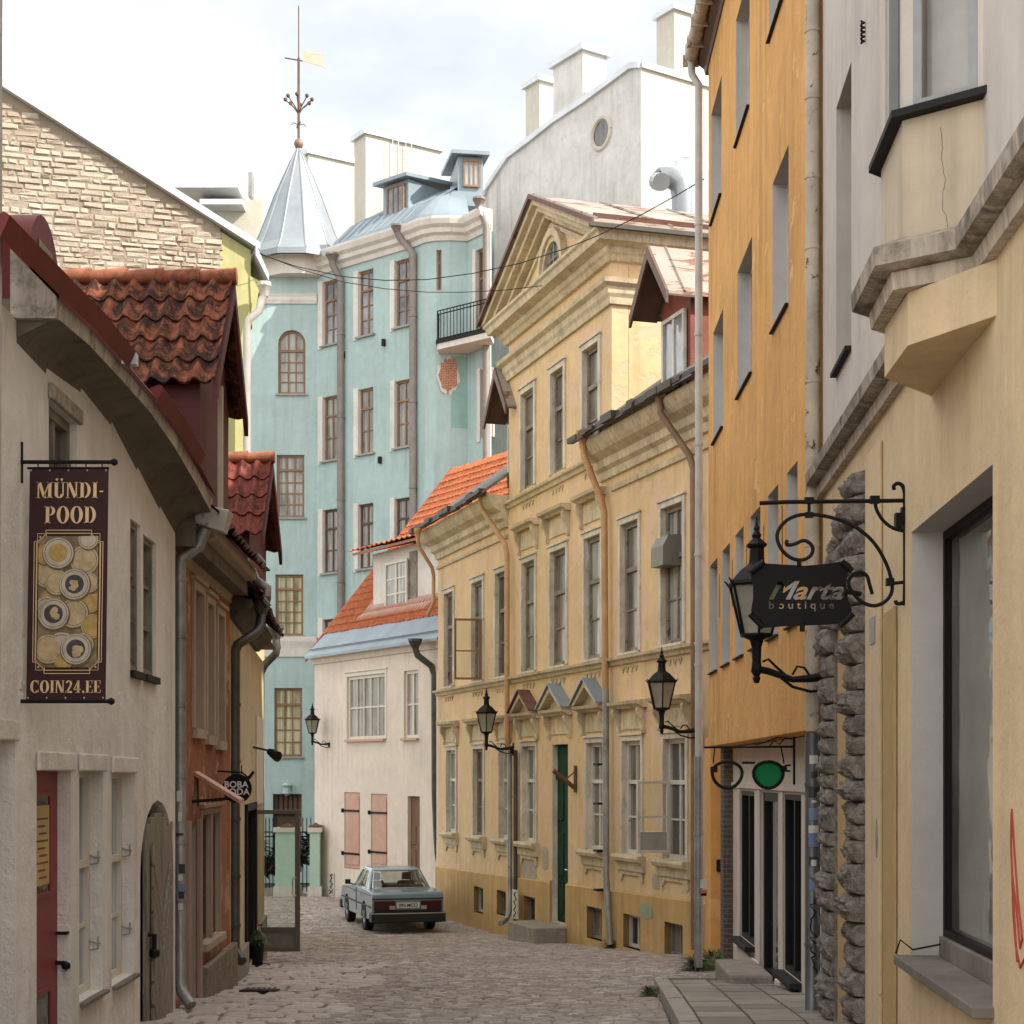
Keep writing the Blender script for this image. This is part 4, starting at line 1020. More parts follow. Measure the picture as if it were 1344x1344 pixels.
# white left margins of the window bays and cornices
mb = MB()
for (a, b) in (c1, c2, c3):
    for z0, z1 in ((15.8, 18.15), (11.55, 13.9), (7.42, 9.75), (3.5, 5.72)): FT.box(mb, FT.s(a-6), FT.s(a)-.003, .002, .035, z0-.1, z1+.06)
for o in o3[4]: fcs[4].box(mb, o[0]-.2, o[0]-.003, .002, .035, o[2]-.1, o[3]+.06)
build_each(mb, 'window_margin', m_trim, H)
corn = [(-.1, 18.45), (.06, 18.45), (.10, 18.62), (.22, 18.70), (.24, 18.85), (.36, 18.95), (.42, 19.12), (.42, 19.2), (-.1, 19.2)]
def corn_chain(mb, facs, prof, mats=0):
    # mitred sweep of the profile along a chain of facades
    pts = [facs[0].P(0, 0, 0)] + [F.P(F.L, 0, 0) for F in facs]
    ns = []
    for i in range(len(pts)):
        n = V((0, 0, 0))
        if i > 0: n += facs[i-1].n
        if i < len(facs): n += facs[i].n
        n.normalize(); ref = facs[min(i, len(facs)-1)].n; ns.append(n/max(.5, n.dot(ref)))
    k = len(prof); b0 = len(mb.v)
    for p, n in zip(pts, ns): mb.v += [tuple(p+n*d+V((0, 0, z))) for d, z in prof]
    for i in range(len(pts)-1):
        for j in range(k):
            a = b0+i*k+j; b = b0+i*k+(j+1) % k; mb.f.append([a, b, b+k, a+k]); mb.m.append(mats)
    mb.f.append([b0+j for j in range(k)]); mb.m.append(mats); mb.f.append([b0+(len(pts)-1)*k+j for j in range(k)]); mb.m.append(mats)
mb = MB(); corn_chain(mb, [FT]+fcs, corn)
corn_chain(mb, [Fac(330, 62, 416, 62)], corn)
mb.build('cornice', m_trim, H)
mb = MB()
corn_chain(mb, [Fac(336, 62, 416, 62)], [(-.05, zt(399)), (.05, zt(399)), (.09, zt(394)), (.05, zt(390)), (.09, zt(386)), (-.05, zt(385))])
mb.build('string_course', m_trim, H); mb = MB()
corn_chain(mb, [Fac(300, 62, 416, 62)], [(-.05, zt(862)), (.06, zt(862)), (.10, zt(850)), (.16, zt(842)), (.16, zt(836)), (-.05, zt(836))])
mb.build('string_course', m_trim, H)
# turret cap
cx, cy, rb = X(392, 62.9), 62.9, 1.85
mb = MB(); N = 12
prof = [(1.10, 18.98), (1.10, 19.2), (1.04, 19.27), (.92, 19.6), (.78, 20.2), (.5, 21.6), (.18, 22.95), (.04, 23.5)]
for i in range(N):
    a0, a1 = 2*math.pi*(i+.5)/N, 2*math.pi*(i+1.5)/N
    for (r0, z0), (r1, z1) in zip(prof, prof[1:]):
        p = [(cx+rb*r*math.cos(a), cy+rb*r*math.sin(a), z) for r, z, a in ((r0, z0, a0), (r0, z0, a1), (r1, z1, a1), (r1, z1, a0))]; mb.quad(*p)
    mb.tube([(cx+rb*r*math.cos(a0), cy+rb*r*math.sin(a0), z) for r, z in prof[1:]], .03, 5)
cone = mb.build('turret_roof', metalroof('turret_zinc', (.26, .29, .315), rough=.5), H)
mb = MB(); mb.lathe((cx, cy, 0), [(1.5, 18.4), (1.52, 19.05), (1.62, 19.06)], 12); mb.build('turret_drum', m_trim, H)
# finial with weathervane
zz = lambda py: Z(py, cy); fx = lambda px: X(px, cy)
mb = MB(); mb.tube([(cx, cy, 23.4), (cx, cy, zz(76))], .05, 8); mb.tube([(cx, cy, zz(78)), (cx, cy, zz(8))], .022, 6)
mb.tube([(fx(374), cy, zz(76)), (fx(397), cy, zz(80))], .025, 6)
for i in range(8):
    a = i*math.pi/4; r = .5; mb.tube([(cx, cy, zz(150)), (cx+r*.35*math.cos(a), cy+r*.35*math.sin(a), zz(141)), (cx+r*math.cos(a), cy+r*math.sin(a), zz(131))], .022, 5)
    mb.lathe((cx+r*math.cos(a), cy+r*math.sin(a), zz(131)), [(.01, -.07), (.07, -.02), (.08, .04), (.01, .1)], 6)
for i in range(4):
    a = i*math.pi/2+.4; mb.tube([(cx, cy, zz(164)), (cx+.2*math.cos(a), cy+.2*math.sin(a), zz(162)), (cx+.28*math.cos(a), cy+.28*math.sin(a), zz(165))], .018, 5)
fin = mb.build('finial', m_browndark, H)
mb = MB(); mb.lathe((cx, cy, zz(189)), [(.02, -.2), (.13, -.15), (.19, 0), (.13, .15), (.02, .2)], 12); mb.build('ball', paint('copper_ball', (.23, .135, .1), .5, .2), fin, smooth=True)
mb = MB(); mb.prism([(fx(398), cy, zz(66)), (fx(423), cy, zz(71)), (fx(426.5), cy, zz(68.5)), (fx(423), cy, zz(78)), (fx(427), cy, zz(90)), (fx(422), cy, zz(87)), (fx(398), cy, zz(80))], (0, .03, 0)); mb.build('vane_flag', paint('gilded_vane', (.62, .45, .34), .5, .1), fin)
# mansard roofs
mb = MB()
mans = [(.42, 19.2), (.36, 19.3), (-.5, 20.15), (-1.9, 21.0), (-1.9, 19.2)]
corn_chain(mb, [Fac.__new__(Fac).set(FT.P(1.3, 0, 0)[:2], FT.P(FT.L, 0, 0)[:2])]+fcs[:-1], mans)
mb.prism([V((p.x, p.y, 20.0)) for p in (FT.P(1.2, -1.9, 0), FT.P(FT.L, -1.9, 0), fcs[3].P(fcs[3].L, -1.9, 0), V((-2.6, 68, 0)), V((-4, 72, 0)))], (0, 0, 1.0))
for i in range(9):
    s = 1.4+(FT.L-1.4)*(i+.5)/9; mb.tube([FT.P(s, .37, 19.31), FT.P(s, -.5, 20.16), FT.P(s, -1.9, 21.01)], .02, 4)
mb.build('mansard_roof', m_zinc, H)
for (p0, p1, yt, yb, F, dd) in ((503, 536, 240, 284, FT, -.55), (601, 634, 206, 248, fcs[3], -1.3)):
    a, b = F.s(p0, dd), F.s(p1, dd); z0, z1 = F.z((p0+p1)/2, yb, dd), F.z((p0+p1)/2, yt, dd)
    mb = MB(); F.box(mb, a, b, dd-3, dd, z0-.6, z1); dm = mb.build('roof_dormer', m_zinc, H)
    mb = MB(); mb.hexa([F.P(a-.25, dd+.3, z1+.0), F.P(b+.2, dd+.3, z1+.0), F.P(b+.2, dd-3, z1+.35), F.P(a-.25, dd-3, z1+.35), F.P(a-.25, dd+.3, z1+.13), F.P(b+.2, dd+.3, z1+.13), F.P(b+.2, dd-3, z1+.48), F.P(a-.25, dd-3, z1+.48)]); mb.build('dormer_roof', m_zinc, dm)
    w0 = a+(b-a)*.2; w1 = b-(b-a)*.12; add_window(F, dm, w0, w1, z0+.05, z1-.12, rec=-.05, d=dd, fm=m_fr, gm=g_sky, cols=3, rows=1, fw=.07, mw=.05, thick=.05)
# chimneys and fire walls of the teal house
uL, uS = V((.83, .55, 0)).normalized(), V((-.55, .83, 0)).normalized()
def block(name, px, Y, tl, ts, ytop, ybot, m, cap=True, sunm=None, parent=H):
    c = V((X(px, Y), Y, 0)); z0, z1 = Z(ybot, Y), Z(ytop, Y)
    q = [c, c+uL*tl, c+uL*tl+uS*ts, c+uS*ts]
    mb = MB(); mb.prism([p+V((0, 0, z0)) for p in q], (0, 0, z1-z0)); o = mb.build(name, m, parent)
    if cap:
        e = .12; q2 = [c-(uL+uS)*e, c+uL*(tl+e)-uS*e, c+uL*(tl+e)+uS*(ts+e), c-uL*e+uS*(ts+e)]
        mb = MB(); mb.prism([p+V((0, 0, z1+.003)) for p in q2], (0, 0, .2)); mb.build('cap', m_zinclight, o)
    return o
ch = block('chimney_block', 480, 66, 3.4, .95, 176, 330, m_gablesun)
mb = MB(); c = V((X(480, 66), 66, 0))-uS*.12
for t in (1.15, 1.75):
    for dd in (0, -.45): mb.tube([c+uL*t+uS*dd+V((0, 0, 20.4)), c+uL*t+uS*dd+V((0, 0, 25.6))], .02, 5)
for i in range(15): mb.tube([c+uL*1.15+V((0, 0, 20.6+i*.33)), c+uL*1.75+V((0, 0, 20.6+i*.33))], .015, 4)
mb.build('ladder', m_zinclight, ch)
block('fire_wall', 405, 72, 5, .6, 202, 330, m_gablesun)
block('parapet', 538, 64.3, 3.2, .8, 236, 330, m_gablesun)
# drainpipes
pipe(H, [FT.P(FT.s(446), .38, 18.7), FT.P(FT.s(446), .33, 18.5), FT.P(FT.s(450.5), .13, 18.0), FT.P(FT.s(450.5), .13, -3.5)], .13, m_piperose, hopper=1.8, rings=(16, 13, 10, 7, 4))
pipe(H, [FT.P(FT.s(532), .38, 19.0), FT.P(FT.s(533), .3, 18.8), FT.P(FT.s(545.5), .13, 18.2), FT.P(FT.s(545.5), .13, 0)], .13, m_piperose, hopper=1.8, rings=(16, 13, 10, 7))
pipe(H, [fcs[4].P(fcs[4].s(640), .35, 19.3), fcs[4].P(fcs[4].s(642), .12, 18.6), fcs[4].P(fcs[4].s(642), .12, 0)], .12, m_piperose, hopper=1.8)
# balcony
z0 = 14.55; Ab, Bb = V((X(574, 57.35), 57.35, z0)), V((X(644, 55.75), 55.75, z0)); C1 = fcs[2].P(fcs[2].s(576), 0.0, z0)
mb = MB(); mb.prism([Ab, Bb, V((X(648, 56.6), 56.6, z0)), V((X(614, 57.95), 57.95, z0)), C1], (0, 0, .2)); bal = mb.build('balcony', m_trim, H)
mb = MB(); e = .05
mb.prism([Ab+V((-e, -e, .203)), Bb+V((e, -e, .203)), V((X(650, 56.55), 56.55, z0+.203)), V((X(614, 57.93), 57.93, z0+.203)), C1+V((-e, 0, .203))], (0, 0, .12)); mb.build('balcony_edge', m_slate, bal)
mb = MB()
def rail(p, q, n):
    for h in (.36, 1.2, 1.32): mb.tube([p+V((0, 0, h)), q+V((0, 0, h))], .022, 5)
    for i in range(n+1): r_ = p+(q-p)*i/n; mb.tube([r_+V((0, 0, .3)), r_+V((0, 0, 1.3))], .013, 4)
rail(Ab+V((0, .03, 0)), Bb+V((0, .03, 0)), 16); rail(Ab+V((0, .03, 0)), C1, 4); mb.build('railing', m_iron, bal)
# bare brick patch where plaster has dropped off
def blob(F, px0, px1, py0, py1, d, mat, name, seed, n=26, irr=.18, thick=.01, pts=None):
    r = random.Random(seed); a, b = F.s(px0), F.s(px1); z1, z0 = F.z(px0, py0), F.z(px0, py1); P = []
    for i in range(n):
        th = 2*math.pi*i/n; k = 1-irr*r.random(); c = math.cos(th)*k; s = math.sin(th)*k
        w = 1.0 if s > 0 else 1-.55*(-s)**2
        P.append(F.P((a+b)/2+(b-a)/2*c*w, d, (z0+z1)/2+(z1-z0)/2*s))
    mb = MB(); mb.prism(P, F.n*thick); return mb.build(name, mat, H)
blob(fcs[3], 571, 606, 464, 522, .003, m_trim, 'plaster_rim', 5, irr=.3); blob(fcs[3], 573, 604, 465, 519, .016, m_brick, 'brick_patch', 6, irr=.34)
mb = MB(); fcs[3].box(mb, fcs[3].s(592), fcs[3].L-.01, .002, .004, fcs[3].z(600, 562), fcs[3].z(600, 468)); mb.build('repair_patch', m_tealpatch, H)
mb = MB()
for px, py in ((452, 466), (505, 450), (450, 617), (500, 604)):
    if px > 451 or True: c = FT.P(FT.s(px), .0, FT.z(px, py)); FT.box(mb, FT.s(px)-.05, FT.s(px)+.05, .002, .12, c.z-.12, c.z+.12)
build_each(mb, 'wall_vent', m_slate, H)
# ------------------------------------------------------------------ grey-white gable house behind
FG = Fac(634, 68.2, 841, 59.5)
H = thing('gable_house', 'big grey white gable house with chimneys and an oval window, behind the pediment', 'house', FG.P(FG.L, 0, -3.9))
def gp(px, py, d=0): s = FG.s(px, d); return FG.P(s, d, FG.z(px, py, d))
out = [(634, 1190), (634, 268), (640, 250), (652, 232), (668, 208), (700, 184), (726, 163), (767, 136), (828, 91), (841, 89.5), (841, 1190)]
mb = MB(); mb.prism([gp(*p) for p in out], uL*7.5, 0)
# sunlit flank: the sun's warm tone is put into its own plaster colour
mb.build('wall', m_gable, H)
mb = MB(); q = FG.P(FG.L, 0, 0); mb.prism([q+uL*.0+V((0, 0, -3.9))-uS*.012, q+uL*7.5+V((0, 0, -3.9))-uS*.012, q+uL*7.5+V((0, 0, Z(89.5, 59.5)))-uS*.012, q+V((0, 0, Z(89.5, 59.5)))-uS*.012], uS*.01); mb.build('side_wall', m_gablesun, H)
mb = MB()
for a, b in zip(out[1:-2], out[2:-1]):
    p, q = gp(*a), gp(*b); n = FG.n*.12
    mb.hexa([p+n, q+n, q+uL*7.5, p+uL*7.5, p+n+V((0, 0, .22)), q+n+V((0, 0, .22)), q+uL*7.5+V((0, 0, .22)), p+uL*7.5+V((0, 0, .22))])
q = gp(841, 89.5); mb.hexa([q-uS*.12, q+uL*7.5-uS*.12, q+uL*7.5+uS*.3, q+uS*.3]+[p+V((0, 0, .22)) for p in (q-uS*.12, q+uL*7.5-uS*.12, q+uL*7.5+uS*.3, q+uS*.3)])
mb.build('coping', m_zinclight, H)
def gchim(pxl, pxr, yt, yb, tl, d=.004, back=0):
    p = [gp(pxl, yb, d), gp(pxr, yb, d)]; z1 = gp(pxr, yt, d).z; z0 = min(a.z for a in p)-.5
    a, b = [V((v.x, v.y, z0)) for v in p]
    mb = MB(); mb.prism([a, b, b+uL*tl, a+uL*tl], (0, 0, z1-z0)); o = mb.build('chimney', m_gable if not back else m_gablesun, H)
    u = FG.u; e = .14; mb = MB(); a, b = [V((v.x, v.y, z1+.002)) for v in p]
    mb.prism([a-u*e-uL*e, b+u*e-uL*e, b+u*e+uL*(tl+e), a-u*e+uL*(tl+e)], (0, 0, .24)); mb.build('cap', m_zinclight, o); return o
gchim(726, 765, 66, 150, 1.1)
gchim(690, 708, 106, 215, 1.6, d=-3, back=1)
c = V((X(885, 60.34), 60.34, 0)); z0, z1 = Z(110, 60.3), Z(12, 60.3)
mb = MB(); q = [c, c+uL*2.4, c+uL*2.4+uS*1.02, c+uS*1.02]; mb.prism([p+V((0, 0, z0-1)) for p in q], (0, 0, z1-z0+1)); o = mb.build('chimney', m_gablesun, H)
e = .12; q2 = [c-(uL+uS)*e, c+uL*(2.4+e)-uS*e, c+uL*(2.4+e)+uS*(1.02+e), c-uL*e+uS*(1.02+e)]
mb = MB(); mb.prism([p+V((0, 0, z1+.002)) for p in q2], (0, 0, .2)); mb.build('cap', m_zinclight, o)
c = gp(790, 175); rr = .56
mb = MB(); ring = [c+FG.u*rr*math.cos(a*math.pi/12)+V((0, 0, rr*math.sin(a*math.pi/12)))+FG.n*.02 for a in range(25)]; mb.tube(ring, .09, 6); ow = mb.build('round_window', m_gablesun, H)
mb = MB(); mb.prism([c+(p-c)*.95-FG.n*.01 for p in ring[:-1]], FG.n*.012); mb.build('pane', g_mid, ow)
# ------------------------------------------------------------------ white house with orange tiles
FW = Fac(413, 52.5, 578, 45.6); sw_ = FW.s
H = thing('white_house', 'small whitewashed house with orange tiled roof and salmon shutters', 'house', FW.P(FW.L*.5, 0, zg(49)))
w1 = [(sw_(456), sw_(505.5), FW.z(456, 971), FW.z(456, 889), .12), (sw_(530), sw_(549), FW.z(530, 969), FW.z(530, 881), .14),
      (sw_(452), sw_(472.5), FW.z(460, 1140), FW.z(460, 1040), .12), (sw_(487), sw_(508.5), FW.z(497, 1139), FW.z(497, 1042), .12), (sw_(535), sw_(551), -3.75, FW.z(540, 1045), .16)]
mb = MB(); FW.wall(mb, 0, FW.L, -4.2, 3.75, w1, mr=0); 
gd = 10.2; zr = 3.83+1.22*gd/2
mb.prism([FW.P(.003, -.36, -4.2), FW.P(.003, -gd, -4.2), FW.P(.003, -gd, 3.75), FW.P(.003, -gd/2, zr-.1), FW.P(.003, -.36, 3.85)], FW.u*(FW.L-.01))
mb.build('wall', m_white, H)
add_window(FW, H, *w1[0][:4], rec=.10, fm=m_creamframe, gm=g_pale, cols=5, rows=2, fw=.09, mw=.05, sill=m_pinkshut, sp=.1, sh=.07, sur=m_creamframe, sw=.12, sd=.02)
add_window(FW, H, *w1[1][:4], rec=.12, fm=m_creamframe, gm=g_pale, cols=2, rows=2, fw=.09, mw=.05, sill=m_pinkshut, sp=.1, sh=.07)
for o in w1[2:4]:
    mb = MB(); FW.box(mb, o[0]+.01, o[1]-.01, -.11, -.02, o[2]+.01, o[3]-.01); FW.box(mb, o[0]+.08, o[1]-.08, -.019, .0, o[2]+.12, o[3]-.12)
    sh = mb.build('shutter', m_pinkshut, H, bevel=.01)
    mb = MB()
    for z in (o[2]+.45, o[3]-.55): FW.box(mb, o[0]-.06, o[1]-.05, .002, .022, z-.03, z+.03); FW.box(mb, o[0]-.1, o[0]-.04, .002, .06, z-.06, z+.06)
    mb.build('hinge', m_iron, sh)
o = w1[4]; mb = MB(); FW.box(mb, o[0]+.02, o[1]-.02, -.15, -.10, -3.7, o[3]-.02); dr = mb.build('door', m_oak, H)
mb = MB()
for i in range(2):
    for z in (-3.4, -2.6, -1.95): a = o[0]+.08+i*.33; FW.box(mb, a, a+.25, -.098, -.08, z, z+.52)
mb.build('panel', m_oak, dr, bevel=.012)
mb = MB(); FW.mould(mb, -.05, FW.L, [(-.05, 3.42), (.06, 3.45), (.10, 3.6), (.2, 3.72), (.2, 3.76), (-.05, 3.76)]); mb.build('eave_cornice', m_white, H)
mb = MB(); Wp = lambda s, t, up=0: FW.P(s, -t, 3.83+1.22*t+up)
# zinc apron along the eave
mb.hexa([FW.P(-.15, .28, 3.62), FW.P(FW.L+.3, .28, 3.62), Wp(FW.L+.3, .5), Wp(-.15, .5), FW.P(-.15, .28, 3.70), FW.P(FW.L+.3, .28, 3.70), Wp(FW.L+.3, .5, .08), Wp(-.15, .5, .08)])
mb.tube([FW.P(-.1, .12, 3.93), FW.P(FW.L+.2, .12, 3.93)], .025, 5)
mb.build('zinc_apron', m_zinc, H)
mb = MB(); O = Wp(-.2, gd/2, .06); Bv = Wp(-.2, .46, .06)-O
tiles(mb, O, FW.u*(FW.L+.4), Bv, 44, 22, amp=.035, lift=.04, seg=4); mb.build('tiled_roof', m_otile, H, recalc=False)
mb = MB(); mb.hexa([Wp(-.22, .3, .02), Wp(-.22, gd/2, .02), Wp(FW.L, gd/2, .02), Wp(FW.L, .3, .02), Wp(-.22, .3, -.12), Wp(-.22, gd/2, -.12), Wp(FW.L, gd/2, -.12), Wp(FW.L, .3, -.12)])
mb.hexa([FW.P(-.22, -gd/2, zr+.05), FW.P(FW.L, -gd/2, zr+.05), FW.P(FW.L, -gd-.3, 3.5), FW.P(-.22, -gd-.3, 3.5), FW.P(-.22, -gd/2, zr-.1), FW.P(FW.L, -gd/2, zr-.1), FW.P(FW.L, -gd-.3, 3.35), FW.P(-.22, -gd-.3, 3.35)])
mb.build('roof_deck', m_otile, H)
mb = MB(); mb.hexa([Wp(-.30, -.2, -.05), Wp(-.30, gd/2, -.05), Wp(-.2, gd/2, -.05), Wp(-.2, -.2, -.05), Wp(-.30, -.2, .14), Wp(-.30, gd/2, .14), Wp(-.2, gd/2, .14), Wp(-.2, -.2, .14)]); mb.build('verge_board', paint('red_verge', (.36, .09, .045), .7, .2), H)
# dormer
t0 = 1.0; a, b = sw_(490, -t0), sw_(577, -t0); zb = 3.83+1.22*t0; z1 = FW.z(512, 722, -t0)
mb = MB(); FW.box(mb, a, b, -t0-2.4, -t0, zb-.3, z1); dm = mb.build('dormer', m_trim, H)
wa, wb = sw_(509, -t0), sw_(538, -t0)
add_window(FW, dm, wa, wb, FW.z(520, 803, -t0), FW.z(520, 737, -t0), rec=-.06, d=-t0, fm=m_creamframe, gm=g_pale, cols=2, rows=3, fw=.08, mw=.05, thick=.05)
mb = MB(); FW.box(mb, wb+.02, sw_(548, -t0), -t0+.003, -t0+.03, FW.z(540, 803, -t0)+.1, z1-.2); mb.build('open_casement', m_greyframe, dm)
mb = MB(); a2, b2 = a-.55, b+.6; zf = z1+.0
mb.hexa([FW.P(a2, -t0+.42, zf-.02), FW.P(b2, -t0+.42, zf-.02), FW.P(b2, -t0-2.6, zf+.78), FW.P(a2, -t0-2.6, zf+.78), FW.P(a2, -t0+.45, zf+.05), FW.P(b2, -t0+.45, zf+.05), FW.P(b2, -t0-2.6, zf+.86), FW.P(a2, -t0-2.6, zf+.86)]); mb.build('dormer_soffit', paint('salmon_soffit', (.5, .25, .17), .8, .1), dm)
mb = MB(); O = FW.P(a2-.03, -t0-2.6, zf+.90); tiles(mb, O, FW.u*(b2-a2+.06), FW.P(a2-.03, -t0+.5, zf+.10)-O, 17, 8, amp=.035, lift=.035, seg=4); mb.build('dormer_tiles', m_otile, dm, recalc=False)
mb = MB()    # pinkish metal flashing around and below the dormer
mb.hexa([Wp(a-.6, .66, .09), Wp(b-.3, .66, .09), Wp(b+.1, 1.05, .12), Wp(a-.1, 1.05, .12), Wp(a-.6, .66, .12), Wp(b-.3, .66, .12), Wp(b+.1, 1.05, .15), Wp(a-.1, 1.05, .15)])
for s, q in ((a-.35, a-.0), (b+.0, b+.3)): mb.hexa([Wp(s, .9, .1), Wp(q, .9, .1), Wp(q, 2.2, .1), Wp(s, 2.2, .1), Wp(s, .9, .14), Wp(q, .9, .14), Wp(q, 2.2, .14), Wp(s, 2.2, .14)])
mb.build('flashing', paint('dull_pink_metal', (.40, .23, .18), .6, .2), dm)
Yq = FW.Yp(562, .15)
pipe(H, [PT(545, 850, Yq-.2), PT(548, 860, Yq-.2), PT(566, 874, Yq), PT(570, 886, Yq), PT(570.5, 1040, Yq), PT(573, 1100, Yq), PT(576, 1142, Yq)], .09, m_pipedark, hopper=2.1)
mb = MB(); FW.box(mb, sw_(432), sw_(439.5), .004, .03, FW.z(435, 1175), FW.z(435, 1146)); pl = mb.build('junction_cover', m_gablesun, H)
def scribble(mb, F, pts, d, r):
    mb.tube([F.P(F.s(x), d, F.z(x, y)) for x, y in pts], r, 4)
mb = MB(); scribble(mb, FW, [(433.5, 1173), (438, 1168), (434, 1164), (438.5, 1160), (434, 1157), (437, 1152), (434.5, 1149), (438, 1148)], .032, .018); scribble(mb, FW, [(433, 1168), (438, 1172)], .032, .016); scribble(mb, FW, [(436, 1147), (436, 1166)], .032, .014); mb.build('black_tag', m_iron, pl)
# ------------------------------------------------------------------ iron fence with mint pillars
Yf = 51.8
fn = thing('iron_fence', 'low iron railing between mint green pillars in front of the teal house', 'fence', V((X(380, Yf), Yf, zg(Yf))))
m_mint = plaster('mint_pillar', (.46, .63, .53), lo=.95, hi=1.04, grime=.05, streak=.05)
for x0, x1 in ((363, 392), (408, 421), (306, 330)):
    mb = MB(); zb, ztp = -3.85, Z(1092, Yf); mb.box(X(x0, Yf), X(x1, Yf), Yf-.3, Yf+.35, zb, ztp); p = mb.build('pillar', m_mint, fn)
    mb = MB(); e = .06; mb.box(X(x0, Yf)-e, X(x1, Yf)+e, Yf-.36, Yf+.41, ztp+.002, ztp+.14); mb.box(X(x0, Yf)-e, X(x1, Yf)+e, Yf-.33, Yf+.38, -3.9, Z(1163, Yf)); mb.build('pillar_cap', m_trim, p)
    mb = MB(); mb.lathe((X((x0+x1)/2, Yf), Yf, ztp+.145), [(.3, 0), (.26, .06), (.08, .1), (.05, .14)], 4); mb.build('pillar_top', m_rustedge, p)
for x0, x1 in ((330, 363), (392, 408)):
    mb = MB(); a, b = X(x0, Yf), X(x1, Yf); n = max(3, int((b-a)/.11))
    for i in range(n+1): x = a+(b-a)*i/n; mb.tube([(x, Yf, Z(1170, Yf)), (x, Yf, Z(1077, Yf))], .014, 4); mb.lathe((x, Yf, Z(1077, Yf)), [(.025, 0), (.02, .04), (.003, .12)], 4)
    for y in (1092, 1098, 1160): mb.tube([(a, Yf, Z(y, Yf)), (b, Yf, Z(y, Yf))], .02, 4)
    mb.build('railing_panel', m_iron, fn)
mb = MB(); mb.box(X(300, Yf), X(363, Yf)-.003, Yf-.15, Yf+.15, -3.95, Z(1166, Yf)); mb.build('base_wall', m_sill, fn)
hd = MB()
for i in range(9):
    c = V((-9.4+i*.33, 56.3+R.uniform(-.4, .4), -3.7)); leaves(hd, c+V((0, 0, R.uniform(.3, 1.2))), 170, .8, .9, .05, .3, i)
tag(hd.build('yard_shrubs', paint('dark_shrub_green', (.035, .045, .022), .7, .5), base=(-8.5, 56.3, -3.8)), 'dark shrubs and ivy filling the yard behind the iron railing', 'shrubs')
# ------------------------------------------------------------------ yellow ochre house with the pediment
FY = Fac(575, 44, 915, 28); sy = FY.s
H = thing('yellow_house', 'long ochre yellow house with a pediment, window hoods and rusty dormers', 'house', FY.P(8.4, 0, zg(36)))
SA, SB, SE = sy(668), sy(803), FY.L+4.2
gw = [(587, 599), (622, 635), (656, 668), (686.5, 703.5), (771, 792.5), (818, 842), (872, 901)]
uw = [(584, 595.5), (620, 634), (651, 665), (686, 702.5), (723, 743.5), (768, 789), (815.5, 838.5), (869, 897)]
aw = [(685, 701.5), (724, 740.5), (766, 786.5)]
og = [(sy(a), sy(b), -1.46, .62, .17) for a, b in gw]; odoor = (sy(725), sy(745.5), -3.07, .63, .2)
ou = [(sy(a), sy(b), 2.27, 4.66, .16) for a, b in uw]; oa = [(sy(a), sy(b), 6.29, 8.40, .16) for a, b in aw]
mb = MB(); pl = (.01754, -1, 2.4267)
FY.wall(mb, 0, SA, -4.2, 5.9, [o for o in og+ou+[odoor] if o[0] < SA], clips=[pl], mr=1)
FY.wall(mb, SA, SB, -4.2, 10.0, [o for o in og+ou+oa+[odoor] if SA < o[0] < SB], clips=[pl], mr=1)
FY.wall(mb, SB, SE, -4.2, 5.9, [o for o in og+ou if o[0] > SB], clips=[pl], mr=1)
FY.box(mb, .003, SE, -9, -.45, -4.2, 5.89); FY.box(mb, SA+.003, SB-.003, -8.997, -.35, 5.9, 10.0)
mb.quad(FY.P(.0, -.3, -4.2), FY.P(.0, -9, -4.2), FY.P(.0, -9, 5.9), FY.P(.0, -.3, 5.9))
mb.build('wall', [m_yel, m_yelstone], H)
bw = [(622, 634, 1164, 1198), (652, 664, 1169, 1201), (687, 702, 1177, 1212), (770, 790, 1191, 1233), (818, 840, 1201, 1245), (872, 896, 1212, 1256)]
ob = [(FY.s(a, .06), FY.s(b, .06), FY.z((a+b)/2, d, .06)-.0, FY.z((a+b)/2, c, .06), .32) for a, b, c, d in bw]
mb = MB(); FY.wall(mb, -.06, odoor[0], -4.3, -2, ob, d=.06, clips=[(-.01754, 1, -2.4267)], rim=0); FY.wall(mb, odoor[1], SE, -4.3, -2, ob, d=.06, clips=[(-.01754, 1, -2.4267)], rim=0)
for a, b in ((-.06, odoor[0]), (odoor[1], SE)):
    za, zb = -2.4267+.01754*a, -2.4267+.01754*b; mb.quad(FY.P(a, .06, za), FY.P(b, .06, zb), FY.P(b, 0, zb+.03), FY.P(a, 0, za+.03))
for s in (odoor[0], odoor[1]): mb.quad(FY.P(s, .06, -4.2), FY.P(s, 0, -4.2), FY.P(s, 0, -2.2), FY.P(s, .06, -2.22))
mb.quad(FY.P(-.06, .06, -4.2), FY.P(-.06, -.3, -4.2), FY.P(-.06, -.3, -2.42), FY.P(-.06, .06, -2.43))
mb.build('plinth', m_yel2, H)
for i, o in enumerate(ob): add_window(FY, H, *o[:4], rec=.12, fm=m_whiteframe if i in (0, 4) else m_greyframe, gm=g_grey if i % 2 else g_dark, cols=2 if i > 2 else 1, rows=1, fw=.06, name='basement_window')
gm_g = [g_sky, g_grey, g_sky, g_grey, g_grey, g_grey, g_mid]
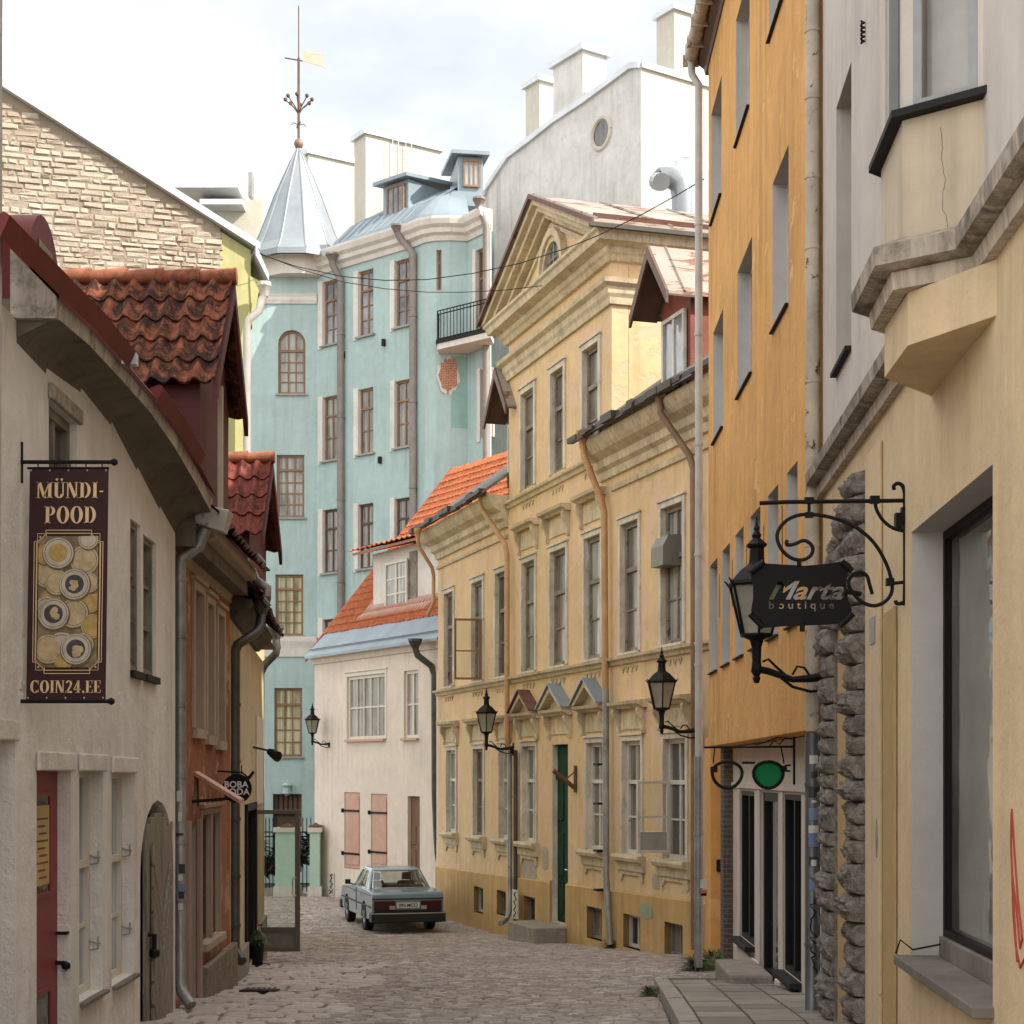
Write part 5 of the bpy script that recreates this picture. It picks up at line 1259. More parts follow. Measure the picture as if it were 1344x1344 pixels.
for i, o in enumerate(og):
    w = add_window(FY, H, *o[:4], rec=.14, fm=m_whiteframe if i != 1 else m_greyframe, gm=gm_g[i], cols=2, rows=2, trans=.36, fw=.075, mw=.035, sur=m_yelstone, sw=.10, sd=.035)
    a, b = o[:2]
    mb = MB(); FY.mould(mb, a-.2, b+.2, [(-.12, -1.46), (.16, -1.47), (.18, -1.52), (.16, -1.58), (.08, -1.61), (.07, -1.76), (-.01, -1.78)]); mb.prism([FY.P(s, .004, z) for s, z in ((a-.12, -1.76), (a-.12, -1.95), (a-.02, -1.95), (a+.06, -1.84), (b-.06, -1.84), (b+.02, -1.95), (b+.12, -1.95), (b+.12, -1.76))], FY.n*.035)
    mb.build('sill', m_yeltrim, w)
for i, o in enumerate(ou):
    add_window(FY, H, *o[:4], rec=.13, fm=m_greyframe, gm=[g_grey, g_sky, g_mid, g_pale, g_grey, g_pale, g_grey, g_pale][i], cols=1 if i not in (7,) else 2, rows=2, trans=.36, fw=.085, mw=.035, sur=m_yelstone, sw=.11, sd=.035, sill=m_yelstone, sp=.08, sh=.05, so=.05)
for i, o in enumerate(oa): add_window(FY, H, *o[:4], rec=.13, fm=m_greyframe, gm=g_grey, cols=1, rows=2, trans=.36, fw=.085, mw=.035, sur=m_yelstone, sw=.12, sd=.04)
# belts
mb = MB(); b1 = [(-.02, 2.06), (.05, 2.06), (.07, 2.12), (.14, 2.15), (.15, 2.2), (-.02, 2.23)]
FY.mould(mb, -.05, SE, b1)
FY.mould(mb, -.03, SA-.05, [(-.02, 5.38), (.05, 5.39), (.06, 5.46), (-.02, 5.47)]); FY.mould(mb, SB+.05, SE, [(-.02, 5.36), (.05, 5.37), (.07, 5.46), (-.02, 5.47)])
FY.mould(mb, SA-.02, SB+.02, [(-.02, 6.02), (.05, 6.03), (.07, 6.10), (.13, 6.13), (.14, 6.18), (-.02, 6.2)])
for o in ou+oa:
    zb = 2.06 if o[2] < 5 else 6.02
    for k in range(4): s = o[0]+(o[1]-o[0])*(k+.5)/4; mb.prism([FY.P(s-.07, .003, zb-.08), FY.P(s, .003, zb-.17), FY.P(s+.07, .003, zb-.08), FY.P(s+.07, .003, zb-.05), FY.P(s, .003, zb-.13), FY.P(s-.07, .003, zb-.05)], FY.n*.02)
mb.build('string_course', m_yeltrim, H)
def console(mb, s, z0, z1, w=.09):
    h = z1-z0; pr = [(-.0, 0), (.05, .0), (.07, .1*h), (.06, .3*h), (.09, .5*h), (.15, .72*h), (.17, .9*h), (.15, h), (0, h)]
    FY.mould(mb, s-w/2, s+w/2, [(d+.002, z0+z) for d, z in pr])
def hood(o, zt, z0, ped=0):
    a, b = o[0]-.16, o[1]+.16; mb = MB()
    for s in (a, b): console(mb, s, z0, zt)
    FY.mould(mb, a-.12, b+.12, [(-.01, zt), (.10, zt), (.14, zt+.04), (.22, zt+.07), (.24, zt+.13), (-.01, zt+.15)])
    FY.box(mb, a+.1, b-.1, .002, .025, z0+.08, zt-.07)
    h = mb.build('window_hood', m_yeltrim, H)
    if ped:
        zb = zt+.153; za = zb+ped; m = (a+b)/2; a2, b2 = a-.12, b+.12
        mb = MB(); mb.prism([FY.P(a2+.15, .002, zb), FY.P(b2-.15, .002, zb), FY.P(m, .002, za-.12)], FY.n*.05)
        for p, q in ((a2, m), (b2, m)): mb.hexa([FY.P(p, .002, zb), FY.P(q, .002, za), FY.P(q, .24, za), FY.P(p, .24, zb), FY.P(p+(m-p)*.2, .002, zb), FY.P(q, .002, za-.13), FY.P(q, .24, za-.13), FY.P(p+(m-p)*.2, .24, zb)])
        mb.build('gablet', m_yeltrim, h)
        mb = MB()
        for p, q in ((a2-.05, m), (b2+.05, m)): mb.hexa([FY.P(p, .0, zb-.01), FY.P(q, .0, za+.02), FY.P(q, .29, za+.02), FY.P(p, .29, zb-.01), FY.P(p, .0, zb+.02), FY.P(q, .0, za+.05), FY.P(q, .29, za+.05), FY.P(p, .29, zb+.02)])
        mb.build('metal_cover', m_zinc if ped > .45 else m_rustedge, h)
for i, o in enumerate(og): hood(o, 1.22, .76, .44 if i == 3 else (.47 if i == 4 else 0))
hood(odoor, 1.22, .76, .47)
for o in ou[3:6]: hood(o, 5.38, 4.88)
mb = MB(); FY.box(mb, odoor[0]+.02, odoor[1]-.02, -.17, -.11, -3.05, .6)
dr = mb.build('door', m_greendoor, H)
mb = MB(); w = odoor[1]-odoor[0]
for z0, z1 in ((-2.9, -2.2), (-2.1, -1.2), (-.95, -.1)): 
    for k in range(2): FY.box(mb, odoor[0]+.1+k*(w/2-.03), odoor[0]+w/2-.06+k*(w/2-.03), -.108, -.092, z0, z1)
FY.box(mb, odoor[0]+.03, odoor[1]-.03, -.107, -.06, -.1, -.0); mb.build('panel', m_greendoor, dr, bevel=.01)
mb = MB(); mb.tube([FY.P(odoor[1]-.16, -.1, -1.95), FY.P(odoor[1]-.16, -.04, -1.95), FY.P(odoor[1]-.3, -.04, -1.95)], .014, 6); mb.build('handle', m_zinclight, dr)
mb = MB(); FY.box(mb, odoor[0]-.75, odoor[1]+.1, .065, .75, -3.7, -3.10); FY.box(mb, odoor[0]+.003, odoor[1]-.003, -.105, .064, -3.9, -3.073); mb.build('doorstep', m_step, H, bevel=.03)
# casements standing open
def casement(px0, px1, py0, py1, Y, fm, gm, tilt, name, low=0, bars=(.5,)):
    k = 2200/Y; fw = .05
    a, b = V((X(px0, Y), Y-tilt, 0)), V((X(px1, Y), Y, 0)); u = (b-a); L = u.length; u.normalize(); n = V((u.y, -u.x, 0))
    z0, z1 = Z(py1, Y), Z(py0, Y); mb = MB()
    def bb(s0, s1, c, e, m=0): mb.hexa([a+u*s0+V((0, 0, c)), a+u*s1+V((0, 0, c)), a+u*s1-n*.04+V((0, 0, c)), a+u*s0-n*.04+V((0, 0, c)), a+u*s0+V((0, 0, e)), a+u*s1+V((0, 0, e)), a+u*s1-n*.04+V((0, 0, e)), a+u*s0-n*.04+V((0, 0, e))], m)
    bb(0, fw, z0, z1); bb(L-fw*1.3, L, z0, z1); bb(fw, L-fw*1.3, z0, z0+fw); bb(fw, L-fw*1.3, z1-fw, z1)
    for t in bars: zz_ = z0+(z1-z0)*t; bb(fw, L-fw*1.3, zz_-.015, zz_+.015)
    o = mb.build(name, fm, H)
    mb = MB(); a = a-n*.015; bb2 = lambda c, e: mb.hexa([a+u*.02+V((0, 0, c)), a+u*(L-.03)+V((0, 0, c)), a+u*(L-.03)-n*.005+V((0, 0, c)), a+u*.02-n*.005+V((0, 0, c)), a+u*.02+V((0, 0, e)), a+u*(L-.03)+V((0, 0, e)), a+u*(L-.03)-n*.005+V((0, 0, e)), a+u*.02-n*.005+V((0, 0, e))])
    bb2(z0+.02+low, z1-.02); mb.build('pane', gm, o)
    if low:
        mb = MB(); c, e = z0+.04, z0+low-.004; mb.hexa([a+u*.04+V((0, 0, c)), a+u*(L-.05)+V((0, 0, c)), a+u*(L-.05)-n*.01+V((0, 0, c)), a+u*.04-n*.01+V((0, 0, c)), a+u*.04+V((0, 0, e)), a+u*(L-.05)+V((0, 0, e)), a+u*(L-.05)-n*.01+V((0, 0, e)), a+u*.04-n*.01+V((0, 0, e))]); mb.build('lower_panel', m_sill, o)
g_case = clear('casement_glass', (.93, .95, .93, 1), .03)
casement(596.5, 632, 812, 892, FY.Yp(632, .05), paint('brown_casement', (.2, .10, .05), .6, .2), g_case, .1, 'open_casement', bars=(.47,))
casement(836, 880, 1025, 1119, FY.Yp(880, .06), m_whiteframe, g_case, .2, 'open_casement', low=.36, bars=(.5,))
# grey ventilation box in the last upper window
o = ou[7]; mb = MB(); a = o[0]+.02; mb.prism([FY.P(a, -.12, 3.62), FY.P(a, .22, 3.62), FY.P(a, .22, 3.95), FY.P(a, .12, 4.14), FY.P(a, -.12, 4.16)], FY.u*.55); mb.build('vent_box', paint('grey_green_metal', (.16, .155, .125), .5, .2), H)
# wall bracket by the door
mb = MB(); s = sy(757); mb.tube([FY.P(s, .03, FY.z(757, 1005)), FY.P(s, .03, FY.z(757, 1040))], .035, 6); p = FY.P(s, .05, FY.z(757, 1034)); mb.tube([p, p+FY.n*.45+V((0, 0, .35))], .045, 8); mb.tube([p+FY.n*.2+V((0, 0, .16)), FY.P(s, .03, FY.z(757, 1012))], .015, 5); mb.build('flag_holder', m_browndark, H)
# main cornices of the low wings
pc = [(-.02, 5.62), (.06, 5.64), (.08, 5.78), (.16, 5.84), (.18, 5.98), (.34, 6.08), (.40, 6.16), (.46, 6.28), (.46, 6.36), (-.3, 6.36)]
endL = Fac.__new__(Fac).set((FY.P(0, -3, 0).x, FY.P(0, -3, 0).y), (FY.P(0, 0, 0).x, FY.P(0, 0, 0).y))
wl = Fac.__new__(Fac).set(FY.P(0, 0, 0)[:2], FY.P(SA-.05, 0, 0)[:2]); wr = Fac.__new__(Fac).set(FY.P(SB-.55, 0, 0)[:2], FY.P(SE, 0, 0)[:2])
mb = MB(); corn_chain(mb, [endL, wl], pc); mb.build('cornice', m_yeltrim, H); mb = MB(); corn_chain(mb, [wr], pc); mb.build('cornice', m_yeltrim, H)
mb = MB()
for a, b in ((-.55, SA-.05), (SB-.75, SE)):
    mb.hexa([FY.P(a, .62, 6.363), FY.P(b, .62, 6.363), FY.P(b, -4.5, 10.0), FY.P(a, -4.5, 10.0), FY.P(a, .60, 6.44), FY.P(b, .60, 6.44), FY.P(b, -4.5, 10.1), FY.P(a, -4.5, 10.1)])
    FY.box(mb, a, b, -9, -4.5, 9.9, 10.1)
mb.build('slate_roof', paint('rough_slate', (.13, .12, .11), .8, .5, wear='6b6259', wth=.58, bump=.6), H)
mb = MB()
r2 = random.Random(3)
for a, b in ((-.6, SA-.1), (SB-.8, SE)):
    s = a; mb = MB()
    while s < b:
        w = r2.uniform(.25, .6); FY.box(mb, s, min(b, s+w), .5, .64+r2.uniform(-.03, .05), 6.38+r2.uniform(-.03, .02), 6.47+r2.uniform(-.02, .05)); s += w+.01
    mb.build('gutter', m_darkroof, H)
# entablature and pediment of the raised centre
Fl = Fac.__new__(Fac).set(FY.P(SA, -8.9, 0)[:2], FY.P(SA, 0, 0)[:2]); Fc = Fac.__new__(Fac).set(FY.P(SA, 0, 0)[:2], FY.P(SB, 0, 0)[:2]); Fs = Fac.__new__(Fac).set(FY.P(SB, 0, 0)[:2], FY.P(SB, -8.9, 0)[:2])
mb = MB(); corn_chain(mb, [Fl, Fc, Fs], [(-.02, 8.92), (.06, 8.93), (.08, 9.05), (.12, 9.12), (.13, 9.24), (.22, 9.30), (.24, 9.38), (-.02, 9.42)])
corn_chain(mb, [Fl, Fc, Fs], [(-.02, 9.74), (.08, 9.75), (.13, 9.84), (.18, 9.88), (.2, 9.97), (.40, 10.03), (.43, 10.16), (.48, 10.20), (.48, 10.26), (-.3, 10.26)])
mb.build('entablature', m_yeltrim, H)
sm = (SA+SB)/2; sl0, sr0 = SA-.52, SB+.52; za = 10.26+(sm-sl0)*.45
mb = MB(); mb.prism([FY.P(sl0+.4, .06, 10.263), FY.P(sr0-.4, .06, 10.263), FY.P(sm, .06, za-.3)], FY.n*-.4); mb.build('tympanum', m_yel, H)
mb = MB()
for p in (sl0, sr0):
    for t0, t1, dd in ((.0, .13, .52), (.13, .26, .40), (.26, .38, .25), (.47, .56, .12)):
        def q(s, t, d): return FY.P(s, d, 10.263+(abs(s-p))*.47-t) 
        lo0 = p+(1 if p < sm else -1)*t0/.45; lo1 = p+(1 if p < sm else -1)*t1/.45
        mb.hexa([FY.P(lo0, .055, 10.265), FY.P(sm, .055, za-t0), FY.P(sm, dd, za-t0), FY.P(lo0, dd, 10.265), FY.P(lo1, .055, 10.265), FY.P(sm, .055, za-t1), FY.P(sm, dd, za-t1), FY.P(lo1, dd, 10.265)])
mb.build('raking_cornice', m_yeltrim, H)
# lunette
mid, rl = sm+.15, .56
mb = MB(); N = 12
for rr0, rr1, dd in ((rl, rl+.10, .10), (rl+.10, rl+.24, .16)):
    for i in range(N):
        t0, t1 = math.pi*i/N, math.pi*(i+1)/N
        P4 = [(mid+r*math.cos(t), 10.42+r*1.12*math.sin(t)) for r, t in ((rr0, t0), (rr1, t0), (rr1, t1), (rr0, t1))]; mb.prism([FY.P(s, .05, z) for s, z in P4], FY.n*dd)
FY.box(mb, mid-rl-.24, mid+rl+.24, .05, .2, 10.27, 10.415)
lw = mb.build('lunette', m_yeltrim, H)
mb = MB(); mb.prism([FY.P(mid+rl*math.cos(math.pi*i/12), .063, 10.42+rl*1.12*math.sin(math.pi*i/12)) for i in range(13)], FY.n*.006); mb.build('pane', g_sky, lw)
mb = MB()
for s in (-.24, .24, 0): FY.box(mb, mid+s-.03, mid+s+.03, .07, .1, 10.42, 10.42+rl*1.1*math.sqrt(1-(s/rl)**2))
FY.box(mb, mid-rl, mid+rl, .07, .095, 10.7, 10.75); mb.build('glazing_bar', m_greyframe, lw)
mb = MB()
for p, q in ((sl0-.05, 1), (sr0+.05, -1)):
    zz0 = 10.27; mb.hexa([FY.P(p, .57, zz0), FY.P(sm, .57, za+.01), FY.P(sm, -8.9, za+.01), FY.P(p, -8.9, zz0), FY.P(p, .57, zz0+.05), FY.P(sm, .57, za+.06), FY.P(sm, -8.9, za+.06), FY.P(p, -8.9, zz0+.05)])
    for i in range(7):
        d = .5-i*1.5; mb.tube([FY.P(p, d, zz0+.06), FY.P(sm, d, za+.07)], .03, 4)
rf = mb.build('pediment_roof', m_rustroof, H)
mb = MB()
for p, q in ((sl0-.05, 1), (sr0+.05, -1)):
    mb.hexa([FY.P(p, .575, 10.24), FY.P(sm, .575, za-.02), FY.P(sm, .61, za-.02), FY.P(p, .61, 10.24), FY.P(p, .575, 10.33), FY.P(sm, .575, za+.08), FY.P(sm, .61, za+.08), FY.P(p, .61, 10.33)])
mb.hexa([FY.P(sr0-.16, .5, 10.36), FY.P(sr0-.16, -8.9, 10.36), FY.P(sr0-.22, -8.9, 10.38), FY.P(sr0-.22, .5, 10.38), FY.P(sr0-.13, .5, 10.50), FY.P(sr0-.13, -8.9, 10.50), FY.P(sr0-.19, -8.9, 10.52), FY.P(sr0-.19, .5, 10.52)])
mb.build('roof_edge', m_rustedge, H)
mb = MB(); FY.box(mb, sr0+.0, sr0+.08, -8.9, .66, 10.18, 10.26); mb.build('eave_gutter', m_darkroof, H)
# gabled roof dormers
hw = (sy(877, .3)-sy(828, .3))/2
def rdorm(sc, d0=-.28, ov=.5):
    zb, ze, zp = 6.45, 8.22, 9.24; w = hw-.22
    mb = MB(); mb.prism([FY.P(s, d0, z) for s, z in ((sc-w, zb), (sc+w, zb), (sc+w, ze+.1), (sc, zp-.12), (sc-w, ze+.1))], FY.n*-3.6); dm = mb.build('gabled_dormer', m_redwood2, H)
    mb = MB()
    for p in (-1, 1):
        mb.hexa([FY.P(sc+p*hw, d0+ov, ze), FY.P(sc, d0+ov, zp), FY.P(sc, d0-3.6, zp), FY.P(sc+p*hw, d0-3.6, ze), FY.P(sc+p*hw, d0+ov, ze+.05), FY.P(sc, d0+ov, zp+.05), FY.P(sc, d0-3.6, zp+.05), FY.P(sc+p*hw, d0-3.6, ze+.05)])
        for i in range(3): mb.tube([FY.P(sc+p*hw, d0+ov-.3-i*.9, ze+.06), FY.P(sc, d0+ov-.3-i*.9, zp+.06)], .025, 4)
    mb.build('dormer_roof', m_rustroof, dm)
    mb = MB()
    for p in (-1, 1): mb.hexa([FY.P(sc+p*hw, d0+ov+.003, ze-.16), FY.P(sc, d0+ov+.003, zp-.18), FY.P(sc, d0+ov+.05, zp-.18), FY.P(sc+p*hw, d0+ov+.05, ze-.16), FY.P(sc+p*hw, d0+ov+.003, ze+.055), FY.P(sc, d0+ov+.003, zp+.055), FY.P(sc, d0+ov+.05, zp+.055), FY.P(sc+p*hw, d0+ov+.05, ze+.055)]); \
        mb.hexa([FY.P(sc+p*hw, d0, ze-.03), FY.P(sc, d0, zp-.03), FY.P(sc, d0+ov, zp-.03), FY.P(sc+p*hw, d0+ov, ze-.03), FY.P(sc+p*hw, d0, ze-.006), FY.P(sc, d0, zp-.006), FY.P(sc, d0+ov, zp-.006), FY.P(sc+p*hw, d0+ov, ze-.006)])
    mb.build('bargeboard', m_browndark, dm)
    add_window(FY, dm, sc-w+.16, sc+w-.12, zb+.2, ze-.12, rec=-.03, d=d0, fm=m_whiteframe, gm=g_sky, cols=2, rows=1, trans=0, fw=.07, mw=.05, thick=.05)
rdorm(sy(852.5, .22)); rdorm(sy(651, .22))
# drainpipes
Y1 = FY.Yp(666, .14)
mb = MB()
pipe(H, [FY.P(sy(632, .45), .45, 6.3), FY.P(sy(633, .42), .42, 6.1), FY.P(sy(663, .14), .14, FY.z(664, 714, .14)), FY.P(sy(665.5, .14), .14, FY.z(665, 728, .14)), FY.P(sy(665.5, .14), .14, FY.z(666, 990, .14))], .06, m_pipetan, hopper=2)
pipe(H, [FY.P(sy(669, .16), .16, FY.z(669, 985, .16)), FY.P(sy(669, .16), .16, FY.z(669, 1196, .16)), FY.P(sy(665, .25), .25, FY.z(666, 1206, .2)), FY.P(sy(657, .5), .5, FY.z(659, 1211, .4))], .06, m_pipe, name='lower_drainpipe', rings=(-1.5, -.5))
pipe(H, [FY.P(sy(676.5, .09), .09, FY.z(676, 985)), FY.P(sy(676.5, .09), .09, -3.4)], .05, m_pipedark, name='cable_conduit')
mb = MB(); FY.box(mb, sy(672, .2), sy(679, .2), .17, .2, FY.z(676, 1206, .2), FY.z(676, 1168, .2)); cv_ = mb.build('junction_cover', m_gablesun, H)
mb = MB(); mb.tube([FY.P(sy(x, .2), .203, FY.z(x, y, .2)) for x, y in ((674, 1203), (677.5, 1198), (674.5, 1194), (677.5, 1189), (674.5, 1184), (678, 1180), (675, 1174), (677, 1171))], .016, 4); mb.build('black_tag', m_iron, cv_)
pipe(H, [FY.P(sy(765, .5), .5, 6.3), FY.P(sy(766, .48), .48, 6.1), FY.P(sy(787, .2), .2, FY.z(788, 650, .2)), FY.P(sy(793, .14), .14, FY.z(793, 672, .14)), FY.P(sy(794.5, .14), .14, FY.z(794, 906, .14))], .065, m_pipetan, hopper=2, rings=(3.0, 4.3))
pipe(H, [FY.P(sy(795, .14), .14, FY.z(794, 904, .14)), FY.P(sy(795.5, .15), .15, FY.z(798, 1150, .15)), FY.P(sy(801, .16), .16, FY.z(801, 1240, .16))], .063, m_pipe, name='lower_drainpipe')
mb = MB()
for z in (.2, -.55, -1.45, -2.2): FY.box(mb, sy(796)-.12, sy(796)+.12, .003, .23, z-.02, z+.02)
build_each(mb, 'pipe_clamp', m_iron, H)
pipe(H, [FY.P(sy(866, .5), .5, 6.3), FY.P(sy(867, .48), .48, 6.1), FY.P(sy(905, .14), .14, FY.z(905, 598, .14)), FY.P(sy(910, .12), .12, FY.z(910, 616, .12)), FY.P(sy(911, .12), .12, FY.z(911, 875, .12)), FY.P(sy(911, .12), .12, -2.9)], .06, paint('dark_tan_pipe', (.22, .13, .07), .6, .3), hopper=1.8)
Yc = 43.6
pipe(H, [PT(548, 706, Yc-.3), PT(549, 716, Yc-.3), PT(567, 745, Yc), PT(569, 755, Yc), PT(569, 790, Yc), PT(561, 808, Yc-.1)], .05, m_pipetan, name='eave_spout', hopper=1.7)
# dull repair patches in the plaster
def ypatch(px0, px1, py0, py1, m, d=.003, seed=1):
    r = random.Random(seed); a, b = sy(px0), sy(px1); z1, z0 = FY.z((px0+px1)/2, py0), FY.z((px0+px1)/2, py1); P = []
    for i in range(22):
        th = 2*math.pi*i/22; c, s = math.cos(th), math.sin(th); k = (1/max(abs(c), abs(s)))**.6*(1-.12*r.random()); P.append(FY.P((a+b)/2+(b-a)/2*c*k, d, (z0+z1)/2+(z1-z0)/2*s*k))
    mb = MB(); mb.prism(P, FY.n*.004); return mb.build('plaster_patch', m, H)
m_cement = plaster('cement_patch', (.42, .37, .3), grime=.3)
ypatch(684, 705, 1126, 1156, m_cement, seed=2); ypatch(712, 720, 1110, 1143, m_cement, seed=3); ypatch(856, 866, 1146, 1168, m_cement, seed=4); ypatch(842, 862, 1186, 1206, plaster('faded_green_graffiti', (.30, .33, .22), grime=.2), d=.064, seed=5)
# ------------------------------------------------------------------ duct on the roof behind
vd = thing('vent_duct', 'silver elbow ventilation duct with a metal hood above the pediment roof', 'duct', PT(890, 265, 45))
mb = MB(); yy = 46; mb.tube([PT(866, 240, yy)+V((0, -.5, -.15)), PT(864, 238, yy), PT(868, 233, yy), PT(880, 232, yy), PT(892, 240, yy), PT(896, 256, yy), PT(897, 330, yy)], [.24, .26, .29, .31, .31, .31, .31], 14); mb.build('elbow', metalroof('duct_metal', (.26, .28, .295), rough=.25), vd, smooth=60)
mb = MB(); mb.hexa([PT(873, 255, 49), PT(930, 255, 49), PT(930, 255, 51), PT(873, 255, 51), PT(873, 214, 49), PT(930, 196, 49), PT(930, 196, 51), PT(873, 214, 51)]); mb.box(X(890, 48), X(930, 48), 47.5, 48.9, Z(300, 48), Z(232, 48)); mb.prism([PT(895, 206, 48.8), PT(902, 190, 48.8), PT(908, 206, 48.8)], (0, .05, 0)); mb.build('hood', m_zinclight, vd)
# ------------------------------------------------------------------ orange house
FO = Fac(930, 22.7, 1057, 14.5); so = FO.s
H = thing('orange_house', 'tall orange plastered house overhanging a small white shopfront', 'house', V((3.2, 18.5, zg(18.5))))
up = []
for (a, b) in ((933.5, 947), (966, 983.8), (1009.5, 1031.5)): up.append((so(a), so(b), 7.33, 8.8, .24))
for (a, b) in ((936, 949), (968, 987), (1014, 1035)): up.append((so(a), so(b), 4.36, 5.82, .24))
nar = [(931.6, 941.7), (948, 958), (965, 976), (984.8, 998), (1007.5, 1021.5), (1032.8, 1046.8)]
lo = [(so(a), so(b), 1.36, 2.80, .24) for a, b in nar]
mb = MB(); FO.wall(mb, 0, FO.L, .385, 9.6, up+lo, mr=1)
FO.box(mb, .003, FO.L-.003, -7, -.35, .37, 9.58)
mb.poly([FO.P(0, 0, .385), FO.P(FO.L, 0, .385), FO.P(FO.L, -.6, .385), FO.P(0, -.6, .385)])
mb.build('wall', [m_orange, m_orrev], H)
for o in up+lo:
    add_window(FO, H, *o[:4], rec=.2, fm=m_browndark if o[2] < 2 else m_whiteframe, gm=g_mid, cols=2 if o[2] > 2 else 1, rows=1, fw=.06, sill=m_slate, sp=.035, sh=.02, so=.0)
mb = MB()
for i in range(5): s = (lo[i][1]+lo[i+1][0])/2; FO.box(mb, s-.02, s+.02, .002, .006, 2.0, 2.55)
build_each(mb, 'wall_slot', m_browndark, H)
mb = MB(); FO.mould(mb, -.25, FO.L, [(-.4, 9.55), (.02, 9.58), (.04, 9.66), (.12, 9.72), (.13, 9.80), (-.4, 9.9)]); mb.build('eave', m_browndark, H)
mb = MB(); N = 8
for i in range(N):
    pr = lambda k: (.13+.09*(1-math.cos(math.pi*k/N)), 9.82-.11*math.sin(math.pi*k/N)); a, b = pr(i), pr(i+1)
    mb.quad(FO.P(-.3, a[0], a[1]), FO.P(FO.L, a[0], a[1]), FO.P(FO.L, b[0], b[1]), FO.P(-.3, b[0], b[1]))
for s in [i*.62-.25 for i in range(15)]: FO.box(mb, s, s+.03, .11, .33, 9.69, 9.85)
mb.build('gutter', m_pipebeige, H)
mb = MB(); mb.hexa([FO.P(-.3, .12, 9.86), FO.P(FO.L, .12, 9.86), FO.P(FO.L, -6, 13.5), FO.P(-.3, -6, 13.5), FO.P(-.3, .11, 9.92), FO.P(FO.L, .11, 9.92), FO.P(FO.L, -6, 13.6), FO.P(-.3, -6, 13.6)]); mb.build('roof', m_rustedge, H)
pY = 22.9
pipe(H, [FO.P(-.16, .22, 9.72), FO.P(-.16, .21, 9.55), FO.P(-.13, .12, 9.4), FO.P(-.13, .12, 8.8), FO.P(-.13, .12, .2)], .052, m_pipewhite, hopper=1.6, rings=(7.5, 6, 4.5, 3, 1.5))
pipe(H, [FO.P(-.13, .125, .25), FO.P(-.13, .125, -2.62)], .056, m_pipe, name='lower_drainpipe', rings=(-.8, -2.0))
mb = MB()
for y, w, h, m in ((1160, 9, 11, 0), (1172, 9, 8, 3), (1174, 7, 3, 2)): mb.prism([PT(923.5+a*w/2, y+b*h/2, 22.74) for a, b in ((-1, -1), (1, -1), (1, 1), (-1, 1))], (0, -.003, 0), m)
build_each(mb, 'sticker', m_stk+[paint('sticker_red', (.4, .12, .1), .5)], H)
# shopfront under the overhang
FP = Fac.__new__(Fac).set((2.6+.0159*22.4, 22.4), (2.6+.0159*14.9, 14.9)); sp_ = lambda Y: 22.4-Y
ops = [(sp_(21.55), sp_(20.2), -2.07, -.2, .18), (sp_(19.6), sp_(18.2), -2.34, -.2, .3), (sp_(17.75), sp_(16.6), -2.06, -.2, .18)]
mb = MB(); FP.wall(mb, 0, FP.L, -3, .37, ops, mr=0); FP.box(mb, .003, FP.L, -6, -.36, -3, .36); mb.build('shop_wall', m_shop, H)
for o in (ops[0], ops[2]): 
    w = add_window(FP, H, *o[:4], rec=.07, fm=m_iron, gm=g_shop, cols=2, rows=1, fw=.06, mw=.05, name='shop_window')
    mb = MB(); FP.box(mb, o[0]-.04, o[1]+.04, -.1, .12, o[2]-.07, o[2]-.003); mb.build('sill', m_slate, w, bevel=.008)
    mb = MB(); FP.box(mb, o[0], o[1], -.32, -.26, o[2], o[3]); mb.build('display_back', paint('display_beige', (.25, .22, .17), .8, .4), w)
o = ops[1]; w = add_window(FP, H, *o[:4], rec=.09, fm=m_iron, gm=g_shop, cols=1, rows=1, fw=.1, name='shop_door'); mb = MB(); FP.box(mb, o[0], o[1], -.34, -.3, o[2], o[3]); mb.build('interior', m_browndark, w)
mb = MB(); mb.tube([FP.P(o[0]+.2, -.15, -1.5), FP.P(o[0]+.2, -.12, -1.3), FP.P(o[0]+.2, -.15, -1.1)], .015, 6); mb.build('handle', m_zinclight, w)
mb = MB()
for a, b in ((sp_(22.0), ops[0][0]), (ops[0][1], ops[1][0]), (ops[1][1], ops[2][0])): FP.box(mb, b-.2, b-.01, .003, .02, -2.3, -.18)
FP.box(mb, .0, FP.L, .003, .03, -.17, -.10); mb.build('shop_pilaster', m_shop, H, bevel=.006)
mb = MB(); FP.box(mb, ops[0][0]-.3, ops[1][0]-.05, .003, .05, -3, -2.2); FP.box(mb, ops[1][1]+.05, FP.L, .003, .05, -3, -2.2); mb.build('shop_plinth', m_shop, H, bevel=.02)
mb = MB(); FP.box(mb, sp_(19.75), sp_(18.15), .06, .52, -2.7, -2.17); mb.build('doorstep', m_step, H, bevel=.03)
mb = MB(); mb.box(2.83, 2.955, 22.42, 22.75, -3, .36); mb.build('brick_pier', m_dbrick, H)
mb = MB(); mb.box(2.88, 4.4, 24.3, 25.0, -3.2, .55); mb.build('return_wall', m_orange, H)
mb = MB(); mb.obox(PT(946, 1136, 24.27), (.06, 0, 0), (0, .025, 0), (0, 0, .09)); mb.build('intercom', m_iron, H, bevel=.01)
